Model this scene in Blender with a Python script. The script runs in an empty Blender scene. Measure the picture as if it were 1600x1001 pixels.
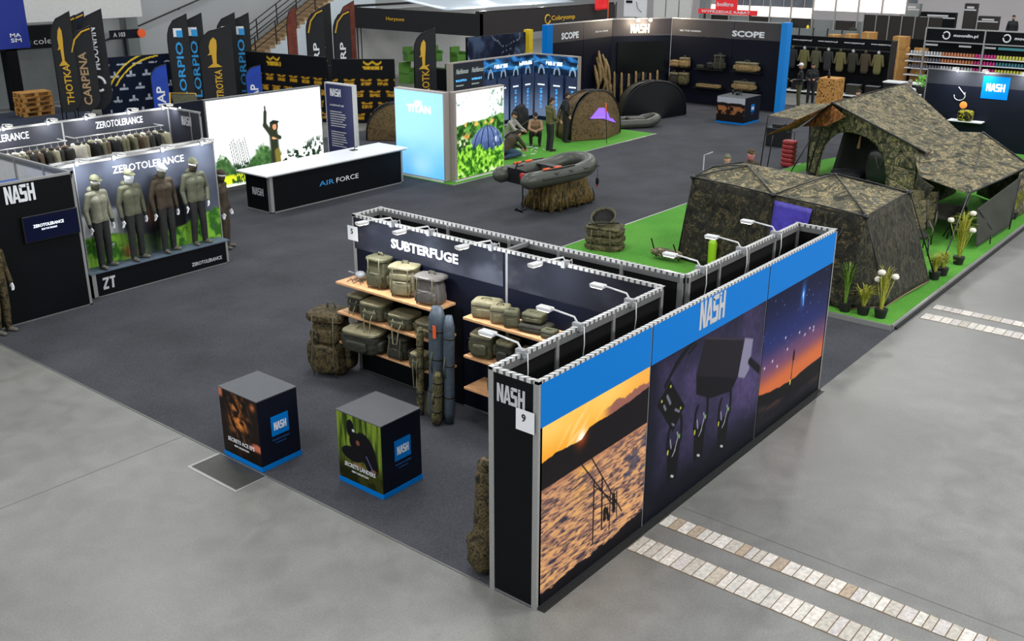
import bpy, bmesh, math, random
import numpy as np
from mathutils import Vector, Matrix, noise
R = math.radians
C = bpy.context.scene.collection
random.seed(7)

# ---------------------------------------------------------------- camera
F_PX, YAW, TILT, ROLL = 1569.69, 0.68293, 0.35629, 0.00191
CAM = Vector((-6.69935, -5.1319, 6.24445))
fw = Vector((math.cos(YAW)*math.cos(TILT), math.sin(YAW)*math.cos(TILT), -math.sin(TILT)))
rt = fw.cross(Vector((0, 0, 1))).normalized()
up = rt.cross(fw)
r2 = rt*math.cos(ROLL) + up*math.sin(ROLL)
u2 = -rt*math.sin(ROLL) + up*math.cos(ROLL)
cd = bpy.data.cameras.new('camera')
cam = bpy.data.objects.new('camera', cd); C.objects.link(cam)
m = Matrix((r2, u2, -fw)).transposed().to_4x4(); m.translation = CAM
cam.matrix_world = m
cd.sensor_width = 36; cd.lens = F_PX/1600*36; cd.clip_end = 300
bpy.context.scene.camera = cam

# ---------------------------------------------------------------- world, hall lights, exposure
world = bpy.data.worlds.new('hall_ambient'); bpy.context.scene.world = world
world.use_nodes = True
bg = world.node_tree.nodes['Background']
bg.inputs[0].default_value = (0.80, 0.90, 1.0, 1); bg.inputs[1].default_value = 0.42
vs = bpy.context.scene.view_settings
vs.view_transform = 'Standard'; vs.look = 'None'; vs.gamma = 1; vs.use_curve_mapping = False
vs.exposure = 0.5

def area(name, loc, target, sx, sy, power, col=(1, 1, 1), spread=180):
    l = bpy.data.lights.new(name, 'AREA'); l.shape = 'RECTANGLE'; l.size = sx; l.size_y = sy
    l.energy = power; l.color = col; l.spread = R(spread)
    o = bpy.data.objects.new(name, l); C.objects.link(o); o.location = loc
    d = Vector(target) - Vector(loc)
    o.rotation_euler = d.to_track_quat('-Z', 'Y').to_euler()
    return o
for lx in (-6, 6, 18, 32, 46):                       # rows of high bay fittings in the hall roof
    for ly in (-4, 8, 20, 34):
        area('hall_light', (lx, ly, 13), (lx, ly, 0), 2.2, 1.2, 300 if lx < 25 else 420, (1.0, 0.97, 0.92))
for lx in (-2, 8, 18):                               # added fill lights, unseen, to brighten the long wall's front and the aisle floor
    area('aisle_fill', (lx, -13, 9), (lx+2, -1, 1), 3, 1.2, 420 if lx < 5 else 640, (1.0, 0.98, 0.95))
area('aisle_fill', (-13, 4, 9), (0, 5, 1), 3, 1.2, 420, (1.0, 0.98, 0.95))  # unseen fill added to brighten the wall ends and shelf side

# ---------------------------------------------------------------- colour and materials
def lin(c):
    c = np.asarray(c, float)/255.0
    return np.where(c <= 0.04045, c/12.92, ((c+0.055)/1.055)**2.4)
def rgb(c): return tuple(float(x) for x in lin(c)) + (1,)
MATS = {}
def mat(name, col, rough=0.6, metal=0.0, var=0.0, scale=8, bump=0.0, bscale=60, emis=0, spec=0.5, detail=4):
    if name in MATS: return MATS[name]
    m = bpy.data.materials.new(name); m.use_nodes = True; MATS[name] = m
    nt = m.node_tree; b = nt.nodes['Principled BSDF']
    b.inputs['Base Color'].default_value = rgb(col)
    b.inputs['Roughness'].default_value = rough; b.inputs['Metallic'].default_value = metal
    b.inputs['Specular IOR Level'].default_value = spec
    tc = nt.nodes.new('ShaderNodeTexCoord')
    if var or bump:
        n = nt.nodes.new('ShaderNodeTexNoise'); n.inputs['Scale'].default_value = scale; n.inputs['Detail'].default_value = detail
        nt.links.new(tc.outputs['Object'], n.inputs['Vector'])
    if var:
        mx = nt.nodes.new('ShaderNodeMix'); mx.data_type = 'RGBA'
        mx.inputs[6].default_value = rgb([max(0, x*(1-var)) for x in col]); mx.inputs[7].default_value = rgb([min(255, x*(1+var)) for x in col])
        nt.links.new(n.outputs['Fac'], mx.inputs[0]); nt.links.new(mx.outputs[2], b.inputs['Base Color'])
    if bump:
        n2 = nt.nodes.new('ShaderNodeTexNoise'); n2.inputs['Scale'].default_value = bscale; n2.inputs['Detail'].default_value = 3
        nt.links.new(tc.outputs['Object'], n2.inputs['Vector'])
        bp = nt.nodes.new('ShaderNodeBump'); bp.inputs['Strength'].default_value = bump; bp.inputs['Distance'].default_value = 0.03
        nt.links.new(n2.outputs['Fac'], bp.inputs['Height']); nt.links.new(bp.outputs['Normal'], b.inputs['Normal'])
    if emis:
        b.inputs['Emission Color'].default_value = rgb(col); b.inputs['Emission Strength'].default_value = emis
    return m

def camo(name, cols, scale=5.0, rough=0.75, spec=0.3, stretch=(1, 1, 1)):
    """cols: list of (position, colour) for a banded ramp over distorted noise"""
    m = bpy.data.materials.new(name); m.use_nodes = True; MATS[name] = m
    nt = m.node_tree; b = nt.nodes['Principled BSDF']; b.inputs['Roughness'].default_value = rough
    b.inputs['Specular IOR Level'].default_value = spec
    tc = nt.nodes.new('ShaderNodeTexCoord'); mp = nt.nodes.new('ShaderNodeMapping'); mp.inputs['Scale'].default_value = stretch
    nt.links.new(tc.outputs['Object'], mp.inputs[0])
    n = nt.nodes.new('ShaderNodeTexNoise'); n.inputs['Scale'].default_value = scale; n.inputs['Detail'].default_value = 6
    n.inputs['Roughness'].default_value = 0.66; n.inputs['Distortion'].default_value = 1.6
    nt.links.new(mp.outputs[0], n.inputs['Vector'])
    cr = nt.nodes.new('ShaderNodeValToRGB'); cr.color_ramp.interpolation = 'LINEAR'
    el = cr.color_ramp.elements
    while len(el) < len(cols): el.new(0.5)
    for e, (p, c) in zip(el, cols): e.position = p; e.color = rgb(c)
    nt.links.new(n.outputs['Fac'], cr.inputs[0]); nt.links.new(cr.outputs[0], b.inputs['Base Color'])
    w = nt.nodes.new('ShaderNodeTexNoise'); w.inputs['Scale'].default_value = 3; w.inputs['Detail'].default_value = 3
    nt.links.new(tc.outputs['Object'], w.inputs['Vector'])
    bp = nt.nodes.new('ShaderNodeBump'); bp.inputs['Strength'].default_value = 0.5; bp.inputs['Distance'].default_value = 0.12
    nt.links.new(w.outputs['Fac'], bp.inputs['Height']); nt.links.new(bp.outputs['Normal'], b.inputs['Normal'])
    return m

def print_mat(name, emis=0.0, rough=0.45):
    m = bpy.data.materials.new(name); m.use_nodes = True; MATS[name] = m
    nt = m.node_tree; b = nt.nodes['Principled BSDF']; b.inputs['Roughness'].default_value = rough
    b.inputs['Specular IOR Level'].default_value = 0.12
    a = nt.nodes.new('ShaderNodeAttribute'); a.attribute_name = 'print_ink'
    nt.links.new(a.outputs['Color'], b.inputs['Base Color'])
    if emis:
        nt.links.new(a.outputs['Color'], b.inputs['Emission Color']); b.inputs['Emission Strength'].default_value = emis
    return m
PRINT = print_mat('printed_picture'); LIT = print_mat('backlit_picture', 0.55); LITHI = print_mat('backlit_bright_picture', 0.75)
BRIGHTBLUE = (0, 118, 205)
M = dict(
 alu=mat('brushed_aluminium', (168, 168, 166), 0.42, 0.55, 0.06, 30),
 alud=mat('dull_aluminium', (120, 120, 120), 0.5, 0.4, 0.08, 30),
 black=mat('black_panel', (6, 8, 12), 0.55, var=0.1, scale=3, spec=.15), hollow=mat('dark_panel_back', (6, 6, 8), 0.8, spec=.2),
 navy=mat('navy_panel', (10, 14, 28), 0.5, var=0.15, scale=1.2, spec=.2),
 greypanel=mat('charcoal_panel', (40, 42, 50), 0.5, var=0.12, scale=1.5),
 greyup=mat('charcoal_brown_panel', (62, 58, 60), 0.5, var=0.12, scale=1.5),
 blue=mat('blue_vinyl', (0, 112, 194), 0.45, spec=.12), white=mat('white_paint', (225, 226, 228), 0.5), offw=mat('soft_white', (200, 200, 198), 0.6, var=0.05),
 letter=mat('white_lettering', (225, 228, 232), 0.5), lettergrey=mat('grey_lettering', (185, 185, 188), 0.5),
 wood=mat('pine_board', (204, 154, 108), 0.5, var=0.15, scale=12), crate=mat('crate_wood', (176, 128, 66), 0.65, var=0.3, scale=9),
 card=mat('brown_cardboard', (172, 126, 66), 0.75, var=0.15, scale=5),
 rubber=mat('black_rubber', (20, 20, 20), 0.7), plastic=mat('black_plastic', (18, 18, 20), 0.4),
 chrome=mat('grey_plastic', (150, 152, 155), 0.4, 0.2), pale=mat('pale_lamp_body', (205, 205, 205), 0.4),
 olive=mat('olive_fabric', (68, 67, 46), 0.7, var=0.25, scale=14, bump=0.4, bscale=14),
 olivel=mat('light_olive_fabric', (112, 106, 80), 0.65, var=0.25, scale=12, bump=0.5, bscale=10),
 olived=mat('dark_olive_fabric', (36, 35, 25), 0.75, var=0.3, scale=14, bump=0.5, bscale=14),
 trim=mat('bag_piping', (34, 34, 24), 0.6), strap=mat('webbing_strap', (84, 82, 60), 0.7),
 slate=mat('slate_fabric', (66, 76, 86), 0.5, var=0.2, scale=10, bump=0.3, bscale=12),
 boat=mat('grey_green_pvc', (62, 64, 56), 0.38, var=0.08, scale=4), boatd=mat('dark_pvc', (30, 31, 28), 0.5),
 orange=mat('orange_handle', (235, 96, 40), 0.5), redc=mat('red_cloth', (170, 34, 36), 0.7, var=0.2),
 yellow=mat('yellow_vinyl', (238, 205, 40), 0.5), gold=mat('gold_print', (205, 160, 40), 0.6),
 skin=mat('skin', (198, 150, 124), 0.5, var=0.06), hair=mat('dark_brown_hair', (42, 30, 24), 0.8, var=0.3, scale=60, bump=.5, bscale=120),
 gloss=mat('white_mannequin_gloss', (232, 234, 236), 0.25), maskc=mat('white_mask', (215, 218, 222), 0.6),
 jblack=mat('black_jacket', (20, 21, 25), 0.75, var=0.2, bump=0.4, bscale=9), jolive=mat('olive_jumper', (92, 88, 50), 0.8, var=0.15, bump=0.4, bscale=9),
 jgrey=mat('light_grey_jumper', (150, 146, 138), 0.8, var=0.12, bump=0.4, bscale=9), jbrown=mat('dark_brown_jacket', (58, 48, 34), 0.8, var=0.25, bump=0.4, bscale=9),
 jsage=mat('sage_hoodie', (118, 118, 100), 0.8, var=0.14, scale=5, bump=0.6, bscale=8), jsaged=mat('moss_hoodie', (86, 88, 70), 0.8, var=0.2, scale=5, bump=0.6, bscale=8),
 tdark=mat('dark_trousers', (34, 34, 34), 0.8, var=0.2, bump=0.4, bscale=10), tolive=mat('olive_trousers', (74, 76, 48), 0.8, var=0.2, bump=0.4, bscale=10),
 jean=mat('blue_jeans', (44, 66, 92), 0.8, var=0.2), shoe=mat('grey_shoes', (96, 92, 84), 0.7), shoed=mat('dark_boots', (40, 38, 34), 0.7),
 capg=mat('green_cap', (92, 94, 70), 0.7, var=.15), pot=mat('black_plant_pot', (18, 18, 18), 0.6),
 leaf=mat('leaf_green', (96, 130, 44), 0.6, var=0.3, scale=20), leafy=mat('leaf_yellow', (150, 152, 50), 0.6, var=0.3, scale=20), flower=mat('white_petals', (226, 220, 205), 0.6),
 screen=mat('screen_glass', (6, 10, 34), 0.15, emis=0.4),
 greenbox=mat('green_plastic_box', (88, 138, 56), 0.5, var=0.1), purple=mat('purple_window_film', (66, 56, 150), 0.4, var=.4, scale=9, emis=0.04),
 lens=mat('lamp_lens', (255, 244, 225), 0.3, emis=3), vinylred=mat('red_vinyl', (215, 34, 40), 0.5, emis=.2),
 steel=mat('painted_steel', (44, 42, 40), 0.5, 0.3), greywall=mat('grey_booth_panel', (118, 124, 124), 0.6, var=0.05),
 bluecl=mat('blue_tarpaulin', (20, 72, 150), 0.6, var=.2), magenta=mat('magenta_packs', (200, 50, 130), 0.5), fruit=mat('orange_pots', (190, 120, 80), 0.5),
)
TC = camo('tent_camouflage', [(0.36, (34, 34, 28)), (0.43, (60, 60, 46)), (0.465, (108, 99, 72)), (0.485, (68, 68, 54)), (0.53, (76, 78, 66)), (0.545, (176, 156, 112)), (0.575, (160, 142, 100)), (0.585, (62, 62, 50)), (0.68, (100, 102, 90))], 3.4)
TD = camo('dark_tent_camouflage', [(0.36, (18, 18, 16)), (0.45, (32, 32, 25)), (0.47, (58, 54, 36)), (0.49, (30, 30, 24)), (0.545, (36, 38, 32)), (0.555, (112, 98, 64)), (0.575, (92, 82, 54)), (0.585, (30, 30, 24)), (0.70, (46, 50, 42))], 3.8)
TB = camo('brown_bivvy_camouflage', [(0.35, (52, 42, 28)), (0.47, (88, 72, 46)), (0.55, (112, 90, 58)), (0.62, (64, 52, 34))], 7)
GC = camo('ghillie_camouflage', [(0.35, (24, 22, 12)), (0.48, (70, 60, 30)), (0.56, (120, 98, 50)), (0.64, (40, 36, 20))], 9, stretch=(1, 1, .35))
BC = camo('bag_camouflage', [(0.36, (30, 30, 20)), (0.47, (72, 70, 46)), (0.55, (112, 104, 70)), (0.64, (56, 54, 36))], 13)
CC = camo('clothing_camouflage', [(0.38, (22, 21, 14)), (0.47, (52, 48, 30)), (0.53, (98, 82, 52)), (0.62, (40, 40, 26))], 11)
M.update(TC=TC, TD=TD, TB=TB, GC=GC, BC=BC, CC=CC)

# ---------------------------------------------------------------- mesh helpers
def cprops(o, label=None, cat=None, group=None, kind=None):
    if label: o['label'] = label
    if cat: o['category'] = cat
    if group: o['group'] = group
    if kind: o['kind'] = kind
    return o
def thing(name, label, cat, loc=(0, 0, 0), rz=0, group=None):
    o = bpy.data.objects.new(name, None); C.objects.link(o)
    o.empty_display_size = 0.1; o.location = loc; o.rotation_euler = (0, 0, rz)
    return cprops(o, label, cat, group)
def root_of(o):
    while o.parent: o = o.parent
    return o
class MB:
    """collects shapes; world=True: coordinates are world ones, moved to the root's origin at build"""
    def __init__(s): s.v = []; s.f = []; s.mi = []; s.cur = 0
    def add(s, vs_, fs):
        n = len(s.v); s.v += [tuple(v) for v in vs_]; s.f += [tuple(n+i for i in f) for f in fs]; s.mi += [s.cur]*len(fs); return s
    def box(s, a, b):
        x0, x1 = sorted((a[0], b[0])); y0, y1 = sorted((a[1], b[1])); z0, z1 = sorted((a[2], b[2]))
        return s.add([(x0,y0,z0),(x1,y0,z0),(x1,y1,z0),(x0,y1,z0),(x0,y0,z1),(x1,y0,z1),(x1,y1,z1),(x0,y1,z1)],
                     [(0,3,2,1),(4,5,6,7),(0,1,5,4),(1,2,6,5),(2,3,7,6),(3,0,4,7)])
    def prism(s, pts, o, u, v, d):
        """polygon pts (2d) in the plane o+u,v extruded by vector d"""
        o, u, v, d = map(Vector, (o, u, v, d)); n = len(pts)
        a = [o+u*p[0]+v*p[1] for p in pts]; b = [p+d for p in a]
        fs = [tuple(range(n))[::-1], tuple(range(n, 2*n))] + [(i, (i+1) % n, n+(i+1) % n, n+i) for i in range(n)]
        return s.add(a+b, fs)
    def tube(s, pts, r, n=8, cap=True):
        pts = [Vector(p) for p in pts]; rs = r if isinstance(r, (list, tuple)) else [r]*len(pts)
        rings = []; prev = None
        for i, p in enumerate(pts):
            d = (pts[min(i+1, len(pts)-1)] - pts[max(i-1, 0)])
            if d.length < 1e-9: d = Vector((0, 0, 1))
            d.normalize()
            if prev is None:
                a = d.orthogonal().normalized()
            else:
                a = prev - d*prev.dot(d)
                a = a.normalized() if a.length > 1e-6 else d.orthogonal().normalized()
            prev = a; b = d.cross(a)
            rings.append([p + (a*math.cos(2*math.pi*k/n) + b*math.sin(2*math.pi*k/n))*rs[i] for k in range(n)])
        vs_ = [v for rg in rings for v in rg]; fs = []
        for i in range(len(rings)-1):
            for k in range(n):
                fs.append((i*n+k, i*n+(k+1) % n, (i+1)*n+(k+1) % n, (i+1)*n+k))
        if cap: fs += [tuple(range(n))[::-1], tuple(range((len(rings)-1)*n, len(rings)*n))]
        return s.add(vs_, fs)
    def capsule(s, p0, p1, r0, r1, n=12, k=4, sq=1.0):
        p0, p1 = Vector(p0), Vector(p1); d = p1-p0; L = d.length
        if L < 1e-6: d = Vector((0, 0, 1)); L = 1e-6
        d = d/L; pts = []; rr = []
        for i in range(k+1):
            t = math.pi/2*(1-i/k); pts.append(p0 - d*r0*math.sin(t)); rr.append(max(1e-4, r0*math.cos(t)))
        for i in range(k+1):
            t = math.pi/2*i/k; pts.append(p1 + d*r1*math.sin(t)); rr.append(max(1e-4, r1*math.cos(t)))
        return s.tube(pts, rr, n)
    def ell(s, c, rx, ry, rz, nu=16, nv=10, rot=None):
        vs_ = []; fs = []; c = Vector(c)
        for j in range(nv+1):
            t = math.pi*j/nv
            for i in range(nu):
                a = 2*math.pi*i/nu
                p = Vector((rx*math.sin(t)*math.cos(a), ry*math.sin(t)*math.sin(a), rz*math.cos(t)))
                if rot is not None: p = rot @ p
                vs_.append(c+p)
        for j in range(nv):
            for i in range(nu): fs.append((j*nu+i, (j+1)*nu+i, (j+1)*nu+(i+1) % nu, j*nu+(i+1) % nu))
        return s.add(vs_, fs)
    def rbox(s, c, sx, sy, sz, p=4.0, n=10, bul=0.0, taper=0.0, seed=0, wr=0.0):
        """soft superellipsoid box centred at c; p = squareness, taper narrows the top, wr = wrinkles"""
        vs_ = []; fs = []; idx = {}
        def pt(q):
            q = Vector(q); l = (abs(q.x)**p+abs(q.y)**p+abs(q.z)**p)**(1/p); q = q/l
            k = 1-taper*(q.z+1)/2
            w = 1 + (wr*noise.noise(q*3+Vector((seed, seed*2, 0))) if wr else 0)
            return Vector((c[0]+q.x*sx/2*k*w, c[1]+q.y*sy/2*k*w, c[2]+q.z*sz/2*w))
        def add(q):
            key = (round(q[0], 4), round(q[1], 4), round(q[2], 4))
            if key not in idx: idx[key] = len(vs_); vs_.append(pt(q))
            return idx[key]
        for ax in range(3):
            for sg in (-1, 1):
                for i in range(n):
                    for j in range(n):
                        quad = []
                        for di, dj in ((0, 0), (1, 0), (1, 1), (0, 1)):
                            q = [0, 0, 0]; q[ax] = sg
                            q[(ax+1) % 3] = -1+2*(i+di)/n; q[(ax+2) % 3] = -1+2*(j+dj)/n
                            quad.append(add(q))
                        fs.append(tuple(quad if sg > 0 else quad[::-1]))
        return s.add(vs_, fs)
    def patch(s, c00, c10, c11, c01, n=12, m_=12, sag=0.0, wr=0.0, seed=0, th=0.006):
        """cloth between four corners with sag along -z and wrinkles; real thickness"""
        A, B, D, E_ = map(Vector, (c00, c10, c11, c01)); nrm = (B-A).cross(E_-A)
        if nrm.length < 1e-6: nrm = (D-B).cross(E_-B)
        nrm.normalize(); top = []; 
        for j in range(m_+1):
            for i in range(n+1):
                u, v = i/n, j/m_
                p = A*(1-u)*(1-v)+B*u*(1-v)+D*u*v+E_*(1-u)*v
                k = math.sin(math.pi*u)*math.sin(math.pi*v)
                p = p + Vector((0, 0, -sag*k))
                if wr: p = p + nrm*(wr*noise.noise(p*2.3+Vector((seed, 0, 0)))*min(1, 6*min(u, 1-u, v, 1-v)+.05))
                top.append(p)
        N = len(top); vs_ = top+[p-nrm*th for p in top]; fs = []
        W = n+1
        for j in range(m_):
            for i in range(n):
                a = j*W+i; fs.append((a, a+1, a+W+1, a+W)); fs.append((N+a, N+a+W, N+a+W+1, N+a+1))
        for i in range(n):
            fs.append((i, N+i, N+i+1, i+1)); a = m_*W+i; fs.append((a, a+1, N+a+1, N+a))
        for j in range(m_):
            a = j*W; fs.append((a, a+W, N+a+W, N+a)); a = j*W+n; fs.append((a, N+a, N+a+W, a+W))
        return s.add(vs_, fs)
    def build(s, name, m, parent=None, world=False, smooth=False, label=None, kind=None, loc=(0, 0, 0), bevel=0):
        me = bpy.data.meshes.new(name)
        off = Vector((0, 0, 0))
        if world and parent is not None: off = root_of(parent).location
        elif parent is None: off = Vector(loc)
        me.from_pydata([(v[0]-off.x, v[1]-off.y, v[2]-off.z) for v in s.v], [], s.f)
        ms = m if isinstance(m, (list, tuple)) else [m]
        for q in ms: me.materials.append(q if not isinstance(q, str) else M[q])
        if len(ms) > 1: me.polygons.foreach_set('material_index', s.mi)
        if smooth: me.polygons.foreach_set('use_smooth', [True]*len(me.polygons))
        me.update()
        o = bpy.data.objects.new(name, me); C.objects.link(o)
        if parent is not None: o.parent = parent
        else: o.location = off
        if smooth and smooth != 'all':
            bm = bmesh.new(); bm.from_mesh(me); bmesh.ops.recalc_face_normals(bm, faces=bm.faces); bm.to_mesh(me); bm.free()
        else:
            bm = bmesh.new(); bm.from_mesh(me); bmesh.ops.recalc_face_normals(bm, faces=bm.faces); bm.to_mesh(me); bm.free()
        if bevel:
            b = o.modifiers.new('bevel', 'BEVEL'); b.width = bevel; b.segments = 2; b.limit_method = 'ANGLE'
        if label: o['label'] = label
        if kind: o['kind'] = kind
        return o
def copy_tree(o, parent=None):
    c = o.copy(); C.objects.link(c); c.parent = parent
    for ch in [x for x in o.children]: copy_tree(ch, c)
    return c

# ---------------------------------------------------------------- lettering
_tc = {}
def text_geo(s, bold):
    k = (s, bold)
    if k in _tc: return _tc[k]
    cu = bpy.data.curves.new('lettering', 'FONT'); cu.body = s; cu.size = 1; cu.offset = bold; cu.resolution_u = 2
    o = bpy.data.objects.new('lettering', cu); C.objects.link(o)
    dg = bpy.context.evaluated_depsgraph_get(); me = bpy.data.meshes.new_from_object(o.evaluated_get(dg))
    v = [tuple(x.co) for x in me.vertices]; f = [tuple(p.vertices) for p in me.polygons]
    bpy.data.objects.remove(o); bpy.data.curves.remove(cu); bpy.data.meshes.remove(me)
    _tc[k] = (v, f); return _tc[k]
NASH = [[(0,0),(0,1),(.14,1),(.27,.42),(.27,1),(.40,1),(.40,0),(.27,0),(.13,.6),(.13,0)],
        [(.41,0),(.55,1),(.64,1),(.64,.72),(.54,0)], [(.64,.72),(.64,1),(.72,1),(.86,0),(.73,0)], [(.57,.2),(.60,.34),(.69,.34),(.715,.2)],
        [(.88,.82),(.84,.94),(.92,1),(1.24,1),(1.24,.82)], [(.86,.5),(.84,.94),(1.0,.82),(1.0,.6)], [(.86,.5),(1.0,.6),(1.24,.6),(1.24,.5),(1.2,.42),(.92,.42)],
        [(1.1,.18),(1.1,.42),(1.2,.42),(1.26,.5),(1.26,.08)], [(.84,.0),(.84,.18),(1.1,.18),(1.26,.08),(1.2,0)],
        [(1.30,0),(1.30,.86),(1.43,.86),(1.43,0)], [(1.57,0),(1.57,1),(1.71,1),(1.71,0)], [(1.43,.4),(1.43,.58),(1.57,.58),(1.57,.4)], [(1.30,.9),(1.30,1),(1.43,1),(1.43,.9)]]
def flat_geo(polys, d=0.004):
    v = []; f = []
    for p in polys:
        n = len(v); v += [(x, y, 0) for x, y in p]; f.append(tuple(range(n, n+len(p))))
    return v, f
def lettering(parent, s, o, u, v, w, h, m='letter', bold=0.02, name='lettering', off=0.004, world=True, vertical=False):
    """text fitted to a w x h rectangle whose lower left corner is o; u,v unit directions"""
    vv, ff = flat_geo(NASH) if s == 'NASH' else text_geo(s, bold)
    xs = [p[0] for p in vv]; ys = [p[1] for p in vv]; x0, x1, y0, y1 = min(xs), max(xs), min(ys), max(ys)
    o, u, v = Vector(o), Vector(u).normalized(), Vector(v).normalized(); nn = u.cross(v)
    mb = MB(); P = [o+u*((p[0]-x0)/(x1-x0)*w)+v*((p[1]-y0)/(y1-y0)*h)+nn*off for p in vv]
    mb.add(P, ff)
    me_o = mb.build(name, m, parent, world=world)
    # keep normals facing out and give the letters a real thickness
    me = me_o.data; bm = bmesh.new(); bm.from_mesh(me)
    r = bmesh.ops.extrude_face_region(bm, geom=bm.faces[:])
    bmesh.ops.translate(bm, verts=[g for g in r['geom'] if isinstance(g, bmesh.types.BMVert)], vec=-nn*off)
    bmesh.ops.recalc_face_normals(bm, faces=bm.faces); bm.to_mesh(me); bm.free()
    return me_o

# ---------------------------------------------------------------- printed pictures: ink computed per point of the sheet
_rng = np.random.RandomState(3); _lat = _rng.rand(256, 256)
def vn(x, y, s=0):
    x = np.asarray(x, float)+s*17.3; y = np.asarray(y, float)+s*7.1
    xi = np.floor(x).astype(int); yi = np.floor(y).astype(int); fx = x-xi; fy = y-yi
    fx = fx*fx*(3-2*fx); fy = fy*fy*(3-2*fy); g = lambda a, b: _lat[a % 256, b % 256]
    return (g(xi, yi)*(1-fx)+g(xi+1, yi)*fx)*(1-fy)+(g(xi, yi+1)*(1-fx)+g(xi+1, yi+1)*fx)*fy
def fbm(x, y, s=0, o=4):
    t = 0; a = .5
    for i in range(o): t = t+a*vn(x*2**i, y*2**i, s+i); a /= 2
    return t/(1-.5**o)
def sstep(a, b, x):
    t = np.clip((x-a)/(b-a), 0, 1); return t*t*(3-2*t)
def mixc(A, B, t):
    t = np.clip(np.asarray(t, float), 0, 1)[..., None]; return np.asarray(A, float)*(1-t)+np.asarray(B, float)*t
def seg(x, y, x0, y0, x1, y1, r):
    dx, dy = x1-x0, y1-y0; t = np.clip(((x-x0)*dx+(y-y0)*dy)/(dx*dx+dy*dy+1e-9), 0, 1)
    return 1-sstep(r*.6, r*1.3, np.hypot(x-x0-dx*t, y-y0-dy*t))
def poster(parent, o, u, v, w, h, nu, nv, fn, m=None, name='printed_picture', th=0.003, world=True, label=None):
    """sheet with its lower left corner at o; fn(x, y) in metres -> srgb 0..255"""
    o, u, v = Vector(o), Vector(u).normalized(), Vector(v).normalized(); nn = u.cross(v)
    X, Y = np.meshgrid(np.linspace(0, w, nu+1), np.linspace(0, h, nv+1))
    col = np.clip(fn(X, Y), 0, 255).reshape(-1, 3)
    off = root_of(parent).location if world else Vector((0, 0, 0))
    P = np.array(o-off+nn*th)+X.reshape(-1, 1)*np.array(u)+Y.reshape(-1, 1)*np.array(v)
    me = bpy.data.meshes.new(name); N = len(P)
    P2 = np.vstack([P, P[[0, nu, N-1, N-1-nu]]-np.array(nn)*th*.98])
    a = (np.arange(nv)[:, None]*(nu+1)+np.arange(nu)[None, :]).reshape(-1)
    fs = np.stack([a, a+1, a+nu+2, a+nu+1], 1).tolist()
    fs += [[N+3, N+2, N+1, N]]
    fs += [[N, N+1]+list(range(nu, -1, -1))[0:0]+[nu, 0], [N+1, N+2, N-1, nu], [N+2, N+3, N-1-nu, N-1], [N+3, N, 0, N-1-nu]]
    me.from_pydata(P2.tolist(), [], fs)
    at_ = me.color_attributes.new('print_ink', 'FLOAT_COLOR', 'POINT')
    c4 = np.ones((len(P2), 4), np.float32); c4[:N, :3] = lin(col); c4[N:, :3] = .02
    at_.data.foreach_set('color', c4.ravel())
    me.materials.append(m or PRINT); me.update()
    ob = bpy.data.objects.new(name, me); C.objects.link(ob); ob.parent = parent
    if label: ob['label'] = label
    return ob
X_, Y_, Z_ = Vector((1, 0, 0)), Vector((0, 1, 0)), Vector((0, 0, 1))
# ================================================================ floor, carpet, hall walls
def nodes_floor():
    m = bpy.data.materials.new('polished_concrete'); m.use_nodes = True; nt = m.node_tree; b = nt.nodes['Principled BSDF']
    tc = nt.nodes.new('ShaderNodeTexCoord')
    def nz(s, d, dist=0):
        n = nt.nodes.new('ShaderNodeTexNoise'); n.inputs['Scale'].default_value = s; n.inputs['Detail'].default_value = d
        n.inputs['Distortion'].default_value = dist; nt.links.new(tc.outputs['Object'], n.inputs['Vector']); return n
    a, c, e = nz(0.35, 4, .4), nz(2.6, 7, .6), nz(45, 3)
    def ramp(n, p0, c0, p1, c1):
        r = nt.nodes.new('ShaderNodeValToRGB'); r.color_ramp.elements[0].position = p0; r.color_ramp.elements[0].color = rgb(c0)
        r.color_ramp.elements[1].position = p1; r.color_ramp.elements[1].color = rgb(c1); nt.links.new(n.outputs['Fac'], r.inputs[0]); return r
    r1 = ramp(a, .3, (126, 125, 121), .7, (146, 145, 141)); r2_ = ramp(c, .3, (226, 226, 226), .75, (255, 255, 255)); r3 = ramp(e, .3, (225, 225, 225), .75, (255, 255, 255))
    def mul(x, y):
        mx = nt.nodes.new('ShaderNodeMix'); mx.data_type = 'RGBA'; mx.blend_type = 'MULTIPLY'; mx.inputs[0].default_value = 1
        nt.links.new(x, mx.inputs[6]); nt.links.new(y, mx.inputs[7]); return mx.outputs[2]
    o = mul(mul(r1.outputs[0], r2_.outputs[0]), r3.outputs[0]); nt.links.new(o, b.inputs['Base Color'])
    rr = nt.nodes.new('ShaderNodeMapRange'); rr.inputs[3].default_value = .28; rr.inputs[4].default_value = .48
    nt.links.new(c.outputs['Fac'], rr.inputs[0]); nt.links.new(rr.outputs[0], b.inputs['Roughness'])
    b.inputs['Specular IOR Level'].default_value = .5
    return m
FL = nodes_floor()
f = MB().box((-30, -40, -0.3), (75, 44, 0)).build('floor', FL, kind='structure')
f['label'] = 'polished grey concrete hall floor'
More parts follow.
